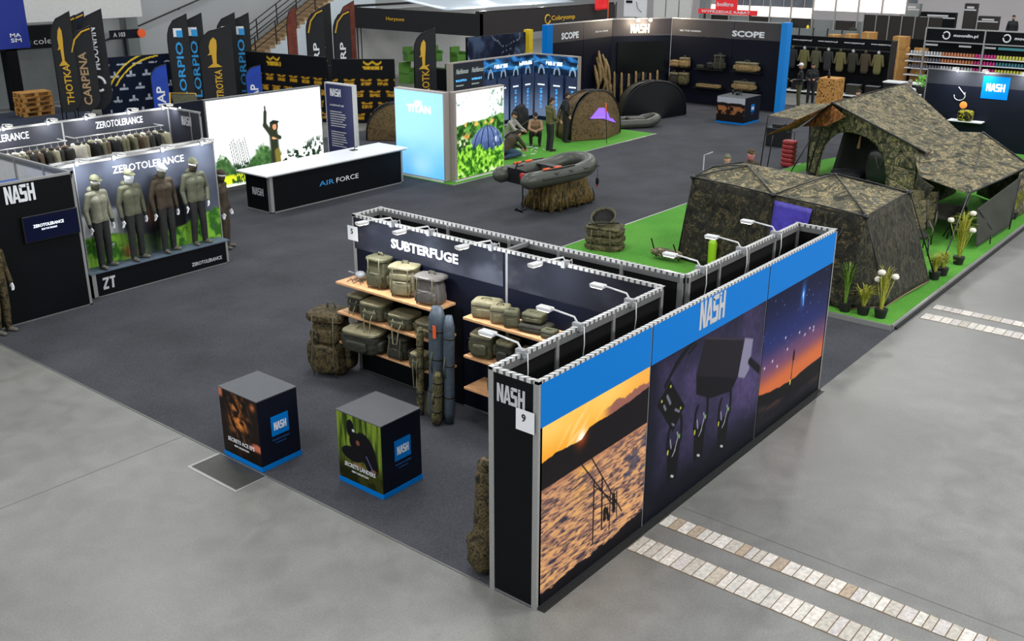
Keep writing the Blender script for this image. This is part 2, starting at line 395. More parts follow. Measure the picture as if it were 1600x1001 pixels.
def fabric(name, c0, c1, scale, rough=.95):
    m = mat(name, c0, rough, spec=.2); nt = m.node_tree; b = nt.nodes['Principled BSDF']; tc = nt.nodes.new('ShaderNodeTexCoord')
    n = nt.nodes.new('ShaderNodeTexNoise'); n.inputs['Scale'].default_value = scale; n.inputs['Detail'].default_value = 4; n.inputs['Roughness'].default_value = .8
    n2 = nt.nodes.new('ShaderNodeTexNoise'); n2.inputs['Scale'].default_value = .8; n2.inputs['Detail'].default_value = 4
    ad = nt.nodes.new('ShaderNodeMath'); ad.operation = 'MULTIPLY_ADD'; ad.inputs[1].default_value = .35
    nt.links.new(tc.outputs['Object'], n.inputs['Vector']); nt.links.new(tc.outputs['Object'], n2.inputs['Vector'])
    nt.links.new(n2.outputs['Fac'], ad.inputs[0]); nt.links.new(n.outputs['Fac'], ad.inputs[2])
    r = nt.nodes.new('ShaderNodeValToRGB'); r.color_ramp.elements[0].position = .45; r.color_ramp.elements[1].position = .95
    r.color_ramp.elements[0].color = rgb(c0); r.color_ramp.elements[1].color = rgb(c1)
    nt.links.new(ad.outputs[0], r.inputs[0]); nt.links.new(r.outputs[0], b.inputs['Base Color']); return m
CARPET = fabric('anthracite_carpet', (40, 40, 43), (86, 87, 93), 70)
GRASS = fabric('artificial_turf', (44, 120, 32), (112, 172, 70), 60)
cp = MB()
cp.prism([(0, 0), (34, 0), (34, 22), (0, 22)], (0, 0, 0), X_, Y_, (0, 0, .006))
cp = cp.build('carpet', CARPET); cprops(cp, 'dark anthracite carpet covering the whole stand area', 'carpet')
tp = MB()
tp.box((-.008, .62, .006), (.012, 22, .008)); cp2 = tp.build('edge_tape', mat('clear_tape', (104, 104, 102), .4), cp)
# cable access plate in the concrete
t = thing('floor_hatch', 'floor hatch', 'floor hatch', (-.23, 4.77, 0))
MB().box((-.22, -.47, 0), (.24, .47, .004)).build('hatch_plate', mat('dark_hatch', (70, 69, 66), .5, .3, .1), t)
MB().box((-.22, -.51, 0), (.24, -.47, .006)).box((-.22, .47, 0), (.24, .51, .006)).box((-.26, -.51, 0), (-.22, .51, .0061)).build('hatch_frame', 'alu', t)
t['label'] = 'square dark floor hatch with a metal rim at the carpet edge'
# saw-cut joints in the slab
jm = mat('slab_joint', (96, 95, 90), .8)
for i, (x0, y0, x1, y1) in enumerate([(-9, 6.2, 0, 6.06), (-9, 11.2, 0, 11.3), (2.4, -.05, 11.5, -7.5)][:2]):
    MB().prism([(x0, y0-.006), (x1, y1-.006), (x1, y1+.006), (x0, y0+.006)], (0, 0, 0.0005), X_, Y_, (0, 0, .001)).build('trim_%d' % (i+1), jm, kind='structure')
MB().box((2.66, -7, .0004), (2.672, -.12, .0012)).build('trim_3', jm, kind='structure')

# two runs of whitewashed wood blocks let into the concrete
def block_run(name, label, P0, P1, w, blen, seedv, n):
    P0, P1 = Vector(P0), Vector(P1); d = (P1-P0); L = d.length; d.normalize(); s = Vector((-d.y, d.x, 0))
    t = thing(name, label, 'paving', P0)
    rnd = random.Random(seedv); cols = [(186, 182, 174), (170, 164, 154), (196, 190, 182), (172, 162, 148), (178, 172, 168), (158, 142, 124)]
    ms = [mat('whitewashed_block_%s' % 'abcdef'[i], c, .8, var=.3, scale=22, detail=6) for i, c in enumerate(cols)]
    mb = MB(); mb.prism([(0, 0), (L, 0), (L, w), (0, w)], (0, 0, .0008), d, s, (0, 0, .002)); mb.build('mortar_bed', mat('brown_mortar', (112, 92, 70), .9, var=.2), t)
    x = .01; k = 0
    while x < L-.02 and k < n:
        bw = blen*rnd.uniform(.8, 1.3); bw = min(bw, L-x)
        MB().prism([(x, .006+rnd.uniform(0, .01)), (x+bw-.012, .006+rnd.uniform(0, .01)), (x+bw-.012, w-.006-rnd.uniform(0, .01)), (x, w-.006)], (0, 0, .0028), d, s, (0, 0, .004)).build('block', ms[rnd.choice([0, 1, 2, 2, 0, 4, 4, 1, 3, 5, 0, 2])], t)
        x += bw; k += 1
    return t
block_run('block_paving', 'wider row of whitewashed wooden blocks in the concrete, nearer the camera', (1.50, -.10, 0), (1.52, -6.2, 0), .34, .112, 4, 56)
block_run('block_paving', 'narrower row of whitewashed wooden blocks in the concrete, farther from the camera', (2.16, -.10, 0), (2.18, -7.2, 0), .27, .115, 9, 62)
block_run('block_paving', 'distant wider row of pale blocks starting at the edge of the green platform', (11.06, -.12, 0), (11.1, -2.6, 0), .34, .15, 5, 20)
block_run('block_paving', 'distant narrower row of pale blocks starting at the edge of the green platform', (11.72, -.12, 0), (11.76, -2.6, 0), .27, .15, 6, 20)

# hall walls
MB().box((-30, 41, 0), (75, 41.5, 14)).build('wall_back', mat('hall_wall_paint', (160, 163, 165), .8, var=.04, scale=.5), kind='structure')
MB().box((62, -40, 0), (62.5, 41, 14)).build('wall_right', mat('hall_wall_pale', (196, 190, 190), .8, var=.04, scale=.5), kind='structure')

# ================================================================ system walls
pm = mat('perforated_rail', (205, 205, 203), .45, .3); nt = pm.node_tree; b = nt.nodes['Principled BSDF']
tc = nt.nodes.new('ShaderNodeTexCoord'); sx = nt.nodes.new('ShaderNodeSeparateXYZ'); nt.links.new(tc.outputs['Object'], sx.inputs[0])
ad = nt.nodes.new('ShaderNodeMath'); ad.operation = 'ADD'; nt.links.new(sx.outputs[0], ad.inputs[0]); nt.links.new(sx.outputs[1], ad.inputs[1])
ml = nt.nodes.new('ShaderNodeMath'); ml.operation = 'MULTIPLY'; ml.inputs[1].default_value = 12; nt.links.new(ad.outputs[0], ml.inputs[0])
fr = nt.nodes.new('ShaderNodeMath'); fr.operation = 'FRACT'; nt.links.new(ml.outputs[0], fr.inputs[0])
gt = nt.nodes.new('ShaderNodeMath'); gt.operation = 'GREATER_THAN'; gt.inputs[1].default_value = .62; nt.links.new(fr.outputs[0], gt.inputs[0])
mx = nt.nodes.new('ShaderNodeMix'); mx.data_type = 'RGBA'; mx.inputs[6].default_value = rgb((206, 206, 204)); mx.inputs[7].default_value = rgb((92, 92, 92))
nt.links.new(gt.outputs[0], mx.inputs[0]); nt.links.new(mx.outputs[2], b.inputs['Base Color']); M['perf'] = pm

def skin(t, a, b, out, H, divs, mat_, back='hollow', z0=.03, top='perf', bottom=True):
    """one skin of system wall from a to b (2d, outer face line), out = outward normal; divs = distances of inner posts"""
    a, b, out = Vector((a[0], a[1], 0)), Vector((b[0], b[1], 0)), Vector((out[0], out[1], 0))
    L = (b-a).length; d = (b-a)/L; xs = [0]+list(divs)+[L]
    for i in range(len(xs)-1):
        mb = MB(); p0, p1 = xs[i]+.02, xs[i+1]-.02
        mb.prism([(p0, z0), (p1, z0), (p1, H-.04), (p0, H-.04)], a-out*.004, d, Z_, -out*.012)
        mb.build('panel', mat_, t, world=True)
        mb = MB(); mb.prism([(p0, z0), (p1, z0), (p1, H-.04), (p0, H-.04)], a-out*.018, d, Z_, -out*.01); mb.build('panel_back', back, t, world=True)
    for x in xs:
        x = min(max(x, .025), L-.025)
        MB().prism([(x-.025, 0), (x+.025, 0), (x+.025, H-.04), (x-.025, H-.04)], a-out*.006, d, Z_, -out*.045).build('post', 'alu', t, world=True)
    MB().prism([(0, H-.04), (L, H-.04), (L, H), (0, H)], a+out*.0, d, Z_, -out*.05).build('top_rail', top, t, world=True)
    MB().prism([(0, H-.11), (L, H-.11), (L, H-.04), (0, H-.04)], a-out*.028, d, Z_, -out*.02).build('upper_beam', 'alud', t, world=True)
    if bottom: MB().prism([(0, 0), (L, 0), (L, z0), (0, z0)], a, d, Z_, -out*.045).build('bottom_rail', 'alud', t, world=True)

H = 2.5; W = .605; LX = 6.917; X1, X2, Y3 = 3.12, 3.71, 5.94
mw = thing('display_wall', 'long hollow exhibition wall with blue top band and three big printed pictures', 'exhibition wall', (LX/2, W/2, 0))
skin(mw, (0, 0), (LX, 0), (0, -1), H, [1.975, 4.78], 'black')
skin(mw, (0, W), (0, 0), (-1, 0), H, [], 'black')
skin(mw, (LX, W), (LX, 0), (1, 0), H, [], 'black')
skin(mw, (X1, W), (0, W), (0, 1), H, [1.04, 2.08], 'navy')
skin(mw, (LX, W), (X2, W), (0, 1), H, [.8, 1.6, 2.4], 'navy')
skin(mw, (X1, W), (X1, Y3), (-1, 0), H, [2.35], 'navy')
skin(mw, (X2, W), (X2, Y3), (1, 0), H, [.9, 1.9, 2.75, 3.9], 'navy')
skin(mw, (X1, Y3), (X2, Y3), (0, 1), H, [], 'black')
MB().box((X1+.04, 3.0, H-.07), (X2-.04, 3.05, H-.02)).box((X1+.04, 4.4, H-.5), (X2-.04, 4.44, H-.44)).build('cross_brace', 'alud', mw, world=True)
for (x, y) in ((0.0, 0.0), (0.0, W), (LX, 0), (LX, W), (X1, Y3), (X2, Y3)):
    sx_, sy_ = (.06 if x < LX/2 and y < 1 or x == X1 else -.06), (.06 if y == 0 else -.06)
    if x == LX: sx_ = -.06
    if x == X2: sx_ = -.06
    MB().box((x-.003*np.sign(sx_), y-.003*np.sign(sy_), 0), (x+sx_, y+sy_, H-.03)).build('corner_post', 'alu', mw, world=True)
for (x, y) in ((.025, .025), (.025, W-.025), (LX-.025, .025), (LX-.025, W-.025), (X1+.025, Y3-.025), (X2-.025, Y3-.025), (X1-.0, W-.025), (X2+.0, W-.025)):
    MB().box((x-.028, y-.028, H), (x+.028, y+.028, H+.005)).build('corner_cap', 'alu', mw, world=True)
MB().box((X1-.02, W+.0, 0), (X1+.03, W+.05, H-.03)).box((X2-.03, W-.0, 0), (X2+.09, W+.09, H-.03)).build('corner_post', 'alu', mw, world=True)
MB().box((.02, -.09, 0), (LX, -.0, .006)).box((.02, -.03, .006), (LX, -.004, .03)).build('floor_edge', mat('black_edge_strip', (30, 30, 30), .5), mw, world=True)

# front pictures: local x along the wall, y = height above .03
def f_sun(x, y):
    y = y+.03; x = x+.03; u = x/1.95; hs = .71, 1.655
    c = mixc((255, 166, 44), (255, 206, 104), sstep(1.62, 2.0, y+.10*np.exp(-((x-.7)/.5)**2))); c = mixc(c, (246, 158, 60), sstep(.55, 1.0, u)*.6)
    cl = fbm(x*3.2+y*2, y*9-x*3, 1); mt = 1.80+.09*(fbm(x*9, x*3, 19)-.4)+.04*u; c = mixc(c, (150, 96, 84), sstep(mt+.01, mt-.01, y)*sstep(1.05, 1.25, x))
    dd = np.hypot((x-hs[0]), (y-hs[1])); c = mixc(c, (255, 232, 160), sstep(.56, .70, fbm(x*7-y*5, y*13-x*9, 6))*np.exp(-(dd/.32)**2)*1.1)
    c = mixc(c, (255, 150, 20), np.exp(-(dd/.35)**2)*.35); c = mixc(c, (255, 248, 220), np.exp(-(dd/.09)**2)); c = mixc(c, (255, 255, 245), np.exp(-(dd/.04)**2))
    ht = np.interp(x, [0, .28, .56, .71, .85, 1.24, 1.56, 1.9, 2], [1.63, 1.66, 1.64, 1.635, 1.72, 1.725, 1.735, 1.775, 1.78])+.018*(fbm(x*16, x*0, 2)-.5)
    hill = sstep(ht+.006, ht-.006, y); c = mixc(c, (18, 14, 18), hill); c = mixc(c, (196, 74, 10), np.exp(-(dd/.10)**2)*hill*.8)
    wl = 1.335+.01*u; wt = sstep(wl+.012, wl-.004, y)
    s = fbm(x*6-y*5, y*30+x*1.0, 3, 5); s2 = fbm(x*13-y*12, y*62+x*3, 5, 4)
    wc = mixc((126, 92, 84), (216, 158, 112), sstep(.36, .6, s*.5+s2*.5)); wc = mixc(wc, (244, 184, 108), sstep(.56, .72, s2*.7+s*.3)*(.35+.65*sstep(1.3, .4, y)))
    wc = mixc(wc, (52, 48, 66), sstep(.44, .30, s2*.75+s*.25)*(.5+.5*sstep(1.25, .8, y))); wc = mixc(wc, (58, 60, 86), sstep(.60, .72, fbm(x*5, y*9, 44))*sstep(1.2, 1.6, x)*.7)
    glow = np.exp(-((x-hs[0]-.05)/.16)**2)*sstep(.7, 1.3, y); wc = mixc(wc, (255, 190, 90), glow*.75*sstep(.36, .55, s)); wc = mixc(wc, (170, 110, 84), sstep(1.24, 1.34, y)*.5)
    c = mixc(c, wc, wt)
    sh = .15+.09*u**3+.10*(fbm(x*6, x*2, 8)-.4)+.03*fbm(x*20, y*20, 4); c = mixc(c, (14, 12, 18), sstep(sh+.01, sh-.01, y))
    for (a, b_, c_, d_, r) in [(.73, 1.34, 1.36, .57, .009), (.90, 1.35, 1.52, .44, .009), (.96, 1.04, .97, .30, .012), (1.11, 1.03, 1.13, .40, .014), (.96, 1.0, 1.42, .58, .008), (1.28, .80, 1.28, .32, .010), (1.40, .74, 1.42, .42, .009), (.98, .72, 1.40, .62, .006), (1.34, .72, 1.36, .52, .03), (1.18, .62, 1.18, .50, .03), (1.22, .60, 1.26, .46, .024)]:
        c = mixc(c, (18, 14, 18), seg(x, y, a, b_, c_, d_, r))
    return c
def f_dev(x, y):
    y = y+.03; x = x+1.98; n = fbm(x*3, y*3, 4, 5)
    c = mixc((20, 20, 38), (44, 38, 66), sstep(.3, .75, n)); c = mixc(c, (92, 78, 124), np.exp(-((x-4.4)**2*1.2+(y-1.0)**2*1.5))*.6); c = mixc(c, (86, 74, 116), np.exp(-((x-2.9)**2*1.4+(y-1.35)**2*3))*.5); c = mixc(c, (4, 8, 20), sstep(.75, .1, y)); c = mixc(c, (8, 10, 22), sstep(2.35, 2.0, x)*.7)
    c = c*(.8+.4*fbm(x*16, y*16, 2)[..., None])
    def quad(pts, col, c, k=1):
        A = sum(pts[i][0]*pts[(i+1) % len(pts)][1]-pts[(i+1) % len(pts)][0]*pts[i][1] for i in range(len(pts)))
        if A < 0: pts = pts[::-1]
        ins = np.ones_like(x)
        for i in range(len(pts)):
            (ax, ay), (bx, by) = pts[i], pts[(i+1) % len(pts)]; L = math.hypot(bx-ax, by-ay)
            ins = np.minimum(ins, sstep(-.01, .012, ((bx-ax)*(y-ay)-(by-ay)*(x-ax))/L))
        return mixc(c, col, ins*k)
    c = quad([(3.01, 1.56), (4.1, 1.16), (3.95, 1.02), (3.4, 1.12), (3.04, 1.30)], (6, 5, 10), c, .9)
    c = quad([(3.17, 1.99), (4.22, 1.655), (4.11, 1.15), (3.00, 1.55)], (26, 23, 30), c); c = quad([(3.17, 1.99), (4.22, 1.655), (4.21, 1.63), (3.165, 1.96)], (52, 46, 60), c)
    c = quad([(4.22, 1.66), (4.46, 1.575), (4.42, 1.16), (4.30, 1.08), (4.11, 1.16)], (128, 124, 150), c)
    c = mixc(c, (10, 9, 14), seg(x, y, 4.42, 1.28, 4.78, 1.02, .05))
    c = quad([(2.41, 1.70), (2.78, 1.25), (2.54, 1.00), (2.14, 1.48)], (6, 7, 10), c)
    for a in [(2.36, 1.52, 2.44, 1.4, .02), (2.30, 1.42, 2.34, 1.36, .018), (2.56, 1.28, 2.66, 1.22, .016), (2.5, 1.12, 2.56, 1.08, .012)]: c = mixc(c, (110, 112, 124), seg(x, y, *a))
    for a in [(2.24, 1.50), (2.42, 1.62), (2.68, 1.26)]: c = mixc(c, (190, 186, 60), seg(x, y, a[0], a[1], a[0]+.01, a[1]-.01, .014))
    for a in [(2.92, 2.02, 2.72, 1.96, .03), (2.72, 1.96, 2.5, 1.84, .035), (2.5, 1.84, 2.30, 1.66, .03), (2.95, 1.96, 2.8, 1.90, .02)]: c = mixc(c, (8, 8, 12), seg(x, y, *a))
    for (cx, cy) in [(2.58, .84), (3.20, .86), (3.81, .74)]:
        c = quad([(cx-.15, cy-.02), (cx+.14, cy-.02), (cx+.10, cy-.50), (cx-.12, cy-.46)], (5, 5, 8), c, .9)
        for a in [(-.15, .0, -.14, .18), (.15, -.0, .15, .20), (-.15, 0, 0, -.2), (.15, 0, 0, -.2), (-.14, .18, -.10, .26), (.15, .20, .13, .30)]: c = mixc(c, (6, 6, 9), seg(x, y, cx+a[0], cy+a[1], cx+a[2], cy+a[3], .028))
        for a in [(-.06, -.04, -.09, .08), (.02, -.12, .09, .06), (.09, .06, .06, .12), (-.02, -.16, .04, -.1)]: c = mixc(c, (150, 152, 164), seg(x, y, cx+a[0], cy+a[1], cx+a[2], cy+a[3], .010))
        c = mixc(c, (200, 196, 60), seg(x, y, cx-.13, cy-.05, cx-.13, cy-.09, .014)); c = mixc(c, (120, 190, 70), seg(x, y, cx+.12, cy+.06, cx+.12, cy+.03, .012)); c = mixc(c, (190, 192, 200), seg(x, y, cx-.02, cy-.42, cx+.03, cy-.45, .014))
    return c
def f_night(x, y):
    y = y+.03; X = x+4.795; u = x/2.12
    c = mixc((206, 106, 60), (112, 70, 100), sstep(.66, .98, y-.04*u)); c = mixc(c, (30, 40, 96), sstep(.92, 1.35, y-.05*u)); c = mixc(c, (8, 16, 50), sstep(1.3, 2.0, y)); c = mixc(c, (6, 12, 34), sstep(1.3, 2.2, u+y*.5)*.5)
    rs = np.random.RandomState(5)
    for k in range(60):
        px, py = rs.rand()*2.1, .95+rs.rand()*1.05; r = .006+.008*rs.rand()**2; c = mixc(c, (170, 186, 235), np.exp(-(((x-px)**2+(y-py)**2)/r**2))*(.25+.5*rs.rand()))
    for (px, py) in [(5.49, 1.28), (5.59, 1.08), (5.3, .92), (5.13, 1.05), (4.9, 1.02), (6.15, 1.13), (6.44, 1.11), (6.44, 1.16), (5.95, 1.22), (6.3, 1.18)]: c = mixc(c, (240, 242, 255), np.exp(-(((X-px)**2+(y-py)**2)/.018**2)))
    dd = np.hypot((X-5.94)*2.0, (y-1.78)*.8); c = mixc(c, (50, 140, 240), np.exp(-(dd/.13)**2)*.8); c = mixc(c, (255, 255, 255), np.exp(-(dd/.035)**2)); c = mixc(c, (120, 190, 250), seg(X, y, 5.95, 1.78, 5.97, 1.62, .012)*.8)
    ht = np.interp(X, [4.78, 5.12, 5.79, 6.17, 6.91], [.66, .60, .53, .55, .58])+.03*(fbm(x*6, x*0, 3)-.5); c = mixc(c, (12, 12, 16), sstep(ht+.01, ht-.01, y))
    wl = np.interp(X, [4.78, 5.84, 6.96], [.49, .31, .29]); c = mixc(c, mixc((20, 20, 28), (84, 52, 42), sstep(.4, .7, fbm(x*2, y*9, 7))*sstep(.1, .4, y)*.7), sstep(wl+.03, wl-.02, y))
    c = mixc(c, (10, 10, 14), seg(X, y, 5.83, 1.0, 5.81, .48, .012)); c = mixc(c, (10, 10, 14), seg(X, y, 5.83, .96, 5.83, .86, .03)); c = mixc(c, (10, 10, 14), seg(X, y, 5.81, .4, 5.80, .12, .014)*.8); c = mixc(c, (236, 220, 90), seg(X, y, 5.80, .54, 5.80, .49, .016))
    return mixc(c, (6, 8, 14), sstep(.2, .04, y))
poster(mw, (.03, 0, .03), X_, Z_, 1.93, 1.985, 300, 330, f_sun, label='printed sunset over water with rod silhouettes')
poster(mw, (1.99, 0, .03), X_, Z_, 2.775, 1.985, 260, 190, f_dev, label='printed dark purple picture of electronic bite alarms')
poster(mw, (4.795, 0, .03), X_, Z_, 2.095, 1.985, 220, 200, f_night, label='printed night sky over dark hills')
for (a, b_) in ((.03, 1.96), (1.99, 4.765), (4.795, LX-.03)):
    MB().box((a, -.004, 2.015), (b_, 0, 2.47)).build('blue_band', 'blue', mw, world=True)
lettering(mw, 'NASH', (3.0, -.005, 2.12), X_, Z_, .60, .34, 'lettergrey')
lettering(mw, 'NASH', (0, .50, 2.17), -Y_, Z_, .34, .19, 'lettergrey')
def subt(x, y):   # x from y=Y3 side, 5.3 wide, .5 high band
    n = fbm(x*1.3, y*2, 9, 5); c = mixc((34, 36, 44), (66, 68, 78), sstep(.35, .7, n)); n2 = fbm(x*6, y*6, 12, 5)
    c = mixc(c, (104, 98, 88), sstep(.56, .68, n2)*sstep(.5, .7, fbm(x*1.2, y, 15))*.6); return c
poster(mw, (X1, Y3-.03, 1.98), -Y_, Z_, 2.9, .48, 120, 24, subt, label='smoky grey print along the top of the wall')
poster(mw, (X1, Y3-3.01, 1.98), -Y_, Z_, 2.2, .48, 100, 24, subt, label='smoky grey print along the top of the wall')
lettering(mw, 'SUBTERFUGE', (X1-.005, 5.12, 2.13), -Y_, Z_, 1.31, .145, 'letter', .03)
MB().box((X1-.012, 3.75, .02), (X1-.002, 5.86, 1.5)).build('shelf_backing', 'black', mw, world=True)
# numbered fire/stand cards clipped to the ends
for (nm, o, txt) in (('number_card', (-.02, .25, 1.96), '9'), ('number_card', (X1-.02, Y3+.09, 2.10), '5')):
    t = thing(nm, 'white card numbered 9 clipped to the front corner of the long wall' if txt == '9' else 'white card numbered 5 at the far end of the smoky grey wall', 'card', o)
    MB().box((-.004, -.22, 0), (.0, .0, .22)).build('card', 'white', t)
    lettering(t, txt, (-.004, -.07, .10), -Y_, Z_, .05, .08, 'plastic', world=False); 

# ================================================================ arm lamps
def arm_lamp(label, base, d, L=.52, group=None, power=0, cable=True, drop=.5, side=0):
    """base: point on the rail; d: direction of the arm (2d)"""
    t = thing('arm_lamp', label, 'lamp', base, math.atan2(d[1], d[0]), group)
    MB().box((-.05, -.03, -.05), (.06, .03, .035)).build('clamp', 'chrome', t)
    MB().tube([(.0, 0, .02), (.05, 0, .09), (L-.12, 0, .12)], .011, 8).build('arm', 'pale', t, smooth=True)
    h = MB().box((L-.16, -.05, .085), (L+.02, .05, .125)).build('lamp_head', 'pale', t, bevel=.008)
    MB().box((L-.145, -.042, .080), (L+.005, .042, .085)).build('lamp_lens', 'lens', h)
    if cable:
        MB().tube([(-.05, side*.02, .0), (-.11, side*.05, .03), (-.13, side*.07, -.15), (-.10, side*.05, -.35), (-.14, side*.04, -drop)], .006, 6).build('cable', 'pale', t, smooth=True)
    if power:
        l = bpy.data.lights.new('lamp_light', 'AREA'); l.shape = 'RECTANGLE'; l.size = .14; l.size_y = .08; l.energy = power; l.color = (.93, .96, 1.0)
        o = bpy.data.objects.new('lamp_light', l); C.objects.link(o)
        a = math.atan2(d[1], d[0]); o.location = Vector(base)+Vector((math.cos(a)*(L-.07), math.sin(a)*(L-.07), .07))
        tgt = Vector((-math.cos(a)*.55, -math.sin(a)*.55, -1)); o.rotation_euler = tgt.to_track_quat('-Z', 'Y').to_euler(); l.spread = R(150)
    return t
# over the shelf side
for y, lb in ((5.10, 'arm lamp over the far left corner of the shelf wall, nearest the number card'), (4.36, 'arm lamp reaching out just above the white SUBTERFUGE lettering'),
              (3.22, 'arm lamp on the shelf wall, right of the SUBTERFUGE lettering'), (2.02, 'arm lamp with a bright lens on the bare right half of the shelf wall')):
    arm_lamp(lb, (X1+.02, y-.02, H), (-1, .12), .62, power=10)
for x, lb in ((2.42, 'white arm lamp farthest along the near inner wall, in the corner by the shelf wall'), (1.42, 'middle white arm lamp of the three above the right-hand shelf'), (.47, 'white arm lamp nearest the front corner, above the right-hand shelf')):
    arm_lamp(lb, (x, W-.03, H), (-.03, 1), .50, power=8, side=1)
for x, lb in ((6.13, 'white arm lamp closest to the far end of the long wall'), (5.10, 'middle white arm lamp of the three facing the camouflage shelter'), (4.02, 'white arm lamp above the green turf near the inner corner')):
    arm_lamp(lb, (x, W-.03, H), (-.03, 1), .50, power=5, side=1)
# ================================================================ bags
def strap_pts(pts, n=3): return pts
def backpack(label, loc, w, d, h, m='olivel', rz=0.0, group=None, seed=1, pockets=1, lid=True, side=True, taper=.12, cat='bag', name='backpack', face=-1):
    """front looks along local -x; w along y"""
    t = thing(name, label, cat, loc, rz, group)
    MB().rbox((0, 0, h*.47), d, w, h*.94, 5, 12, taper=taper, seed=seed, wr=.06).build('body', m, t, smooth=True)
    pk = MB().rbox((-d*.5, 0, h*.30), d*.34, w*.78, h*.44, 5, 8, seed=seed+3, wr=.08).build('front_pocket', m, t, smooth=True)
    MB().tube([(-d*.60, -w*.36, h*.49), (-d*.665, 0, h*.495), (-d*.60, w*.36, h*.49)], .007, 6).build('zip', 'trim', pk, smooth=True)
    if pockets > 1:
        MB().rbox((-d*.46, 0, h*.66), d*.24, w*.74, h*.22, 5, 8, seed=seed+5, wr=.08).build('upper_pocket', m, t, smooth=True)
    if lid: MB().rbox((-d*.03, 0, h*.93), d*1.08, w*1.04, h*.16, 4, 10, seed=seed+7, wr=.06).build('lid', m, t, smooth=True)
    if side:
        for s_ in (-1, 1): MB().rbox((0, s_*w*.52, h*.30), d*.6, w*.2, h*.4, 4, 6, seed=seed+s_, wr=.05).build('side_pocket', m, t, smooth=True)
    MB().tube([(d*.1, -w*.12, h*1.0), (d*.08, -w*.08, h*1.10), (d*.08, w*.08, h*1.10), (d*.1, w*.12, h*1.0)], .012, 6).build('handle', 'strap', t, smooth=True)
    for s_ in (-1, 1):
        MB().tube([(-d*.55, s_*w*.28, h*.98), (-d*.60, s_*w*.28, h*.6), (-d*.69, s_*w*.3, h*.3), (-d*.58, s_*w*.3, h*.02)], .009, 6).build('strap', 'strap', t, smooth=True)
    return t
def carryall(label, loc, w, d, h, m='olive', rz=0.0, group=None, seed=1, hang=0.0, name='carryall'):
    t = thing(name, label, 'bag', loc, rz, group)
    MB().rbox((0, 0, h*.5), d, w, h, 6, 12, seed=seed, wr=.06).build('body', m, t, smooth=True)
    l = MB().rbox((0, 0, h*.98), d*1.04, w*1.03, h*.2, 5, 10, seed=seed+2, wr=.05).build('lid', 'olivel' if m != 'olivel' else 'olive', t, smooth=True)
    MB().tube([(-d*.53, -w*.5, h*.88), (-d*.54, w*.5, h*.88)], .006, 6).build('zip', 'trim', l)
    MB().rbox((-d*.5, 0, h*.42), d*.3, w*.62, h*.5, 5, 8, seed=seed+4, wr=.06).build('front_pocket', m, t, smooth=True)
    for s_ in (-1, 1): MB().rbox((-.02, s_*w*.52, h*.42), d*.5, w*.18, h*.5, 5, 6, seed=seed+s_, wr=.06).build('side_pocket', m, t, smooth=True)
    z = -hang
    if hang:
        MB().tube([(-d*.5, -w*.22, h*.8), (-d*.75, -w*.16, h*.2), (-d*.8, -w*.10, z), (-d*.8, w*.08, z-.01), (-d*.7, w*.16, h*.3), (-d*.5, w*.2, h*.8)], .010, 6).build('handle', 'olivel', t, smooth=True)
    else:
        MB().tube([(-d*.4, -w*.2, h*.95), (-d*.3, -w*.15, h*1.25), (0, 0, h*1.33), (.0, w*.1, h*1.25), (-d*.3, w*.2, h*.95)], .010, 6).build('handle', 'strap', t, smooth=True)
    return t
def pouch(label, loc, w, d, h, m='olive', rz=0.0, group=None, seed=1, name='pouch', cat='bag'):
    t = thing(name, label, cat, loc, rz, group)
    MB().rbox((0, 0, h*.5), d, w, h, 7, 10, seed=seed, wr=.03).build('case', m, t, smooth=True)
    MB().tube([(-d*.47, -w*.47, h*.72), (-d*.51, 0, h*.72), (-d*.47, w*.47, h*.72)], .006, 6).build('zip', 'trim', t, smooth=True)
    MB().rbox((-d*.5, 0, h*.36), d*.12, w*.6, h*.4, 6, 6, seed=seed).build('front_panel', m, t, smooth=True)
    MB().tube([(-d*.1, -w*.2, h*.98), (-d*.1, -w*.12, h*1.1), (-d*.1, w*.12, h*1.1), (-d*.1, w*.2, h*.98)], .008, 6).build('handle', 'strap', t, smooth=True)
    return t

def shelf(label, y0, y1, z, lbn='slanted shelf'):
    t = thing('shelf', label, 'shelf', (3.1, (y0+y1)/2, z-.035), 0, None)
    MB().box((2.67, y0, z-.035), (3.105, y1, z)).build('board', 'wood', t, world=True, bevel=.004)
    for yy in (y0+.25, y1-.25): MB().box((2.85, yy-.012, z-.06), (3.105, yy+.012, z-.035)).build('bracket', 'alud', t, world=True)
SA = (3.86, 5.88)
shelf('upper pine shelf of the left unit carrying the three tall bags', *SA, 1.57)
shelf('middle pine shelf of the left unit under the three tall bags', *SA, 1.10)
shelf('lowest pine shelf of the left unit, close to the carpet', *SA, .62)
SB = (.66, 3.34)
shelf('upper pine shelf of the right unit holding a row of small cases', *SB, 1.60)
shelf('middle pine shelf of the right unit below the row of cases', *SB, 1.05)
shelf('lowest pine shelf of the right unit beside the leaning rod bags', *SB, .58)

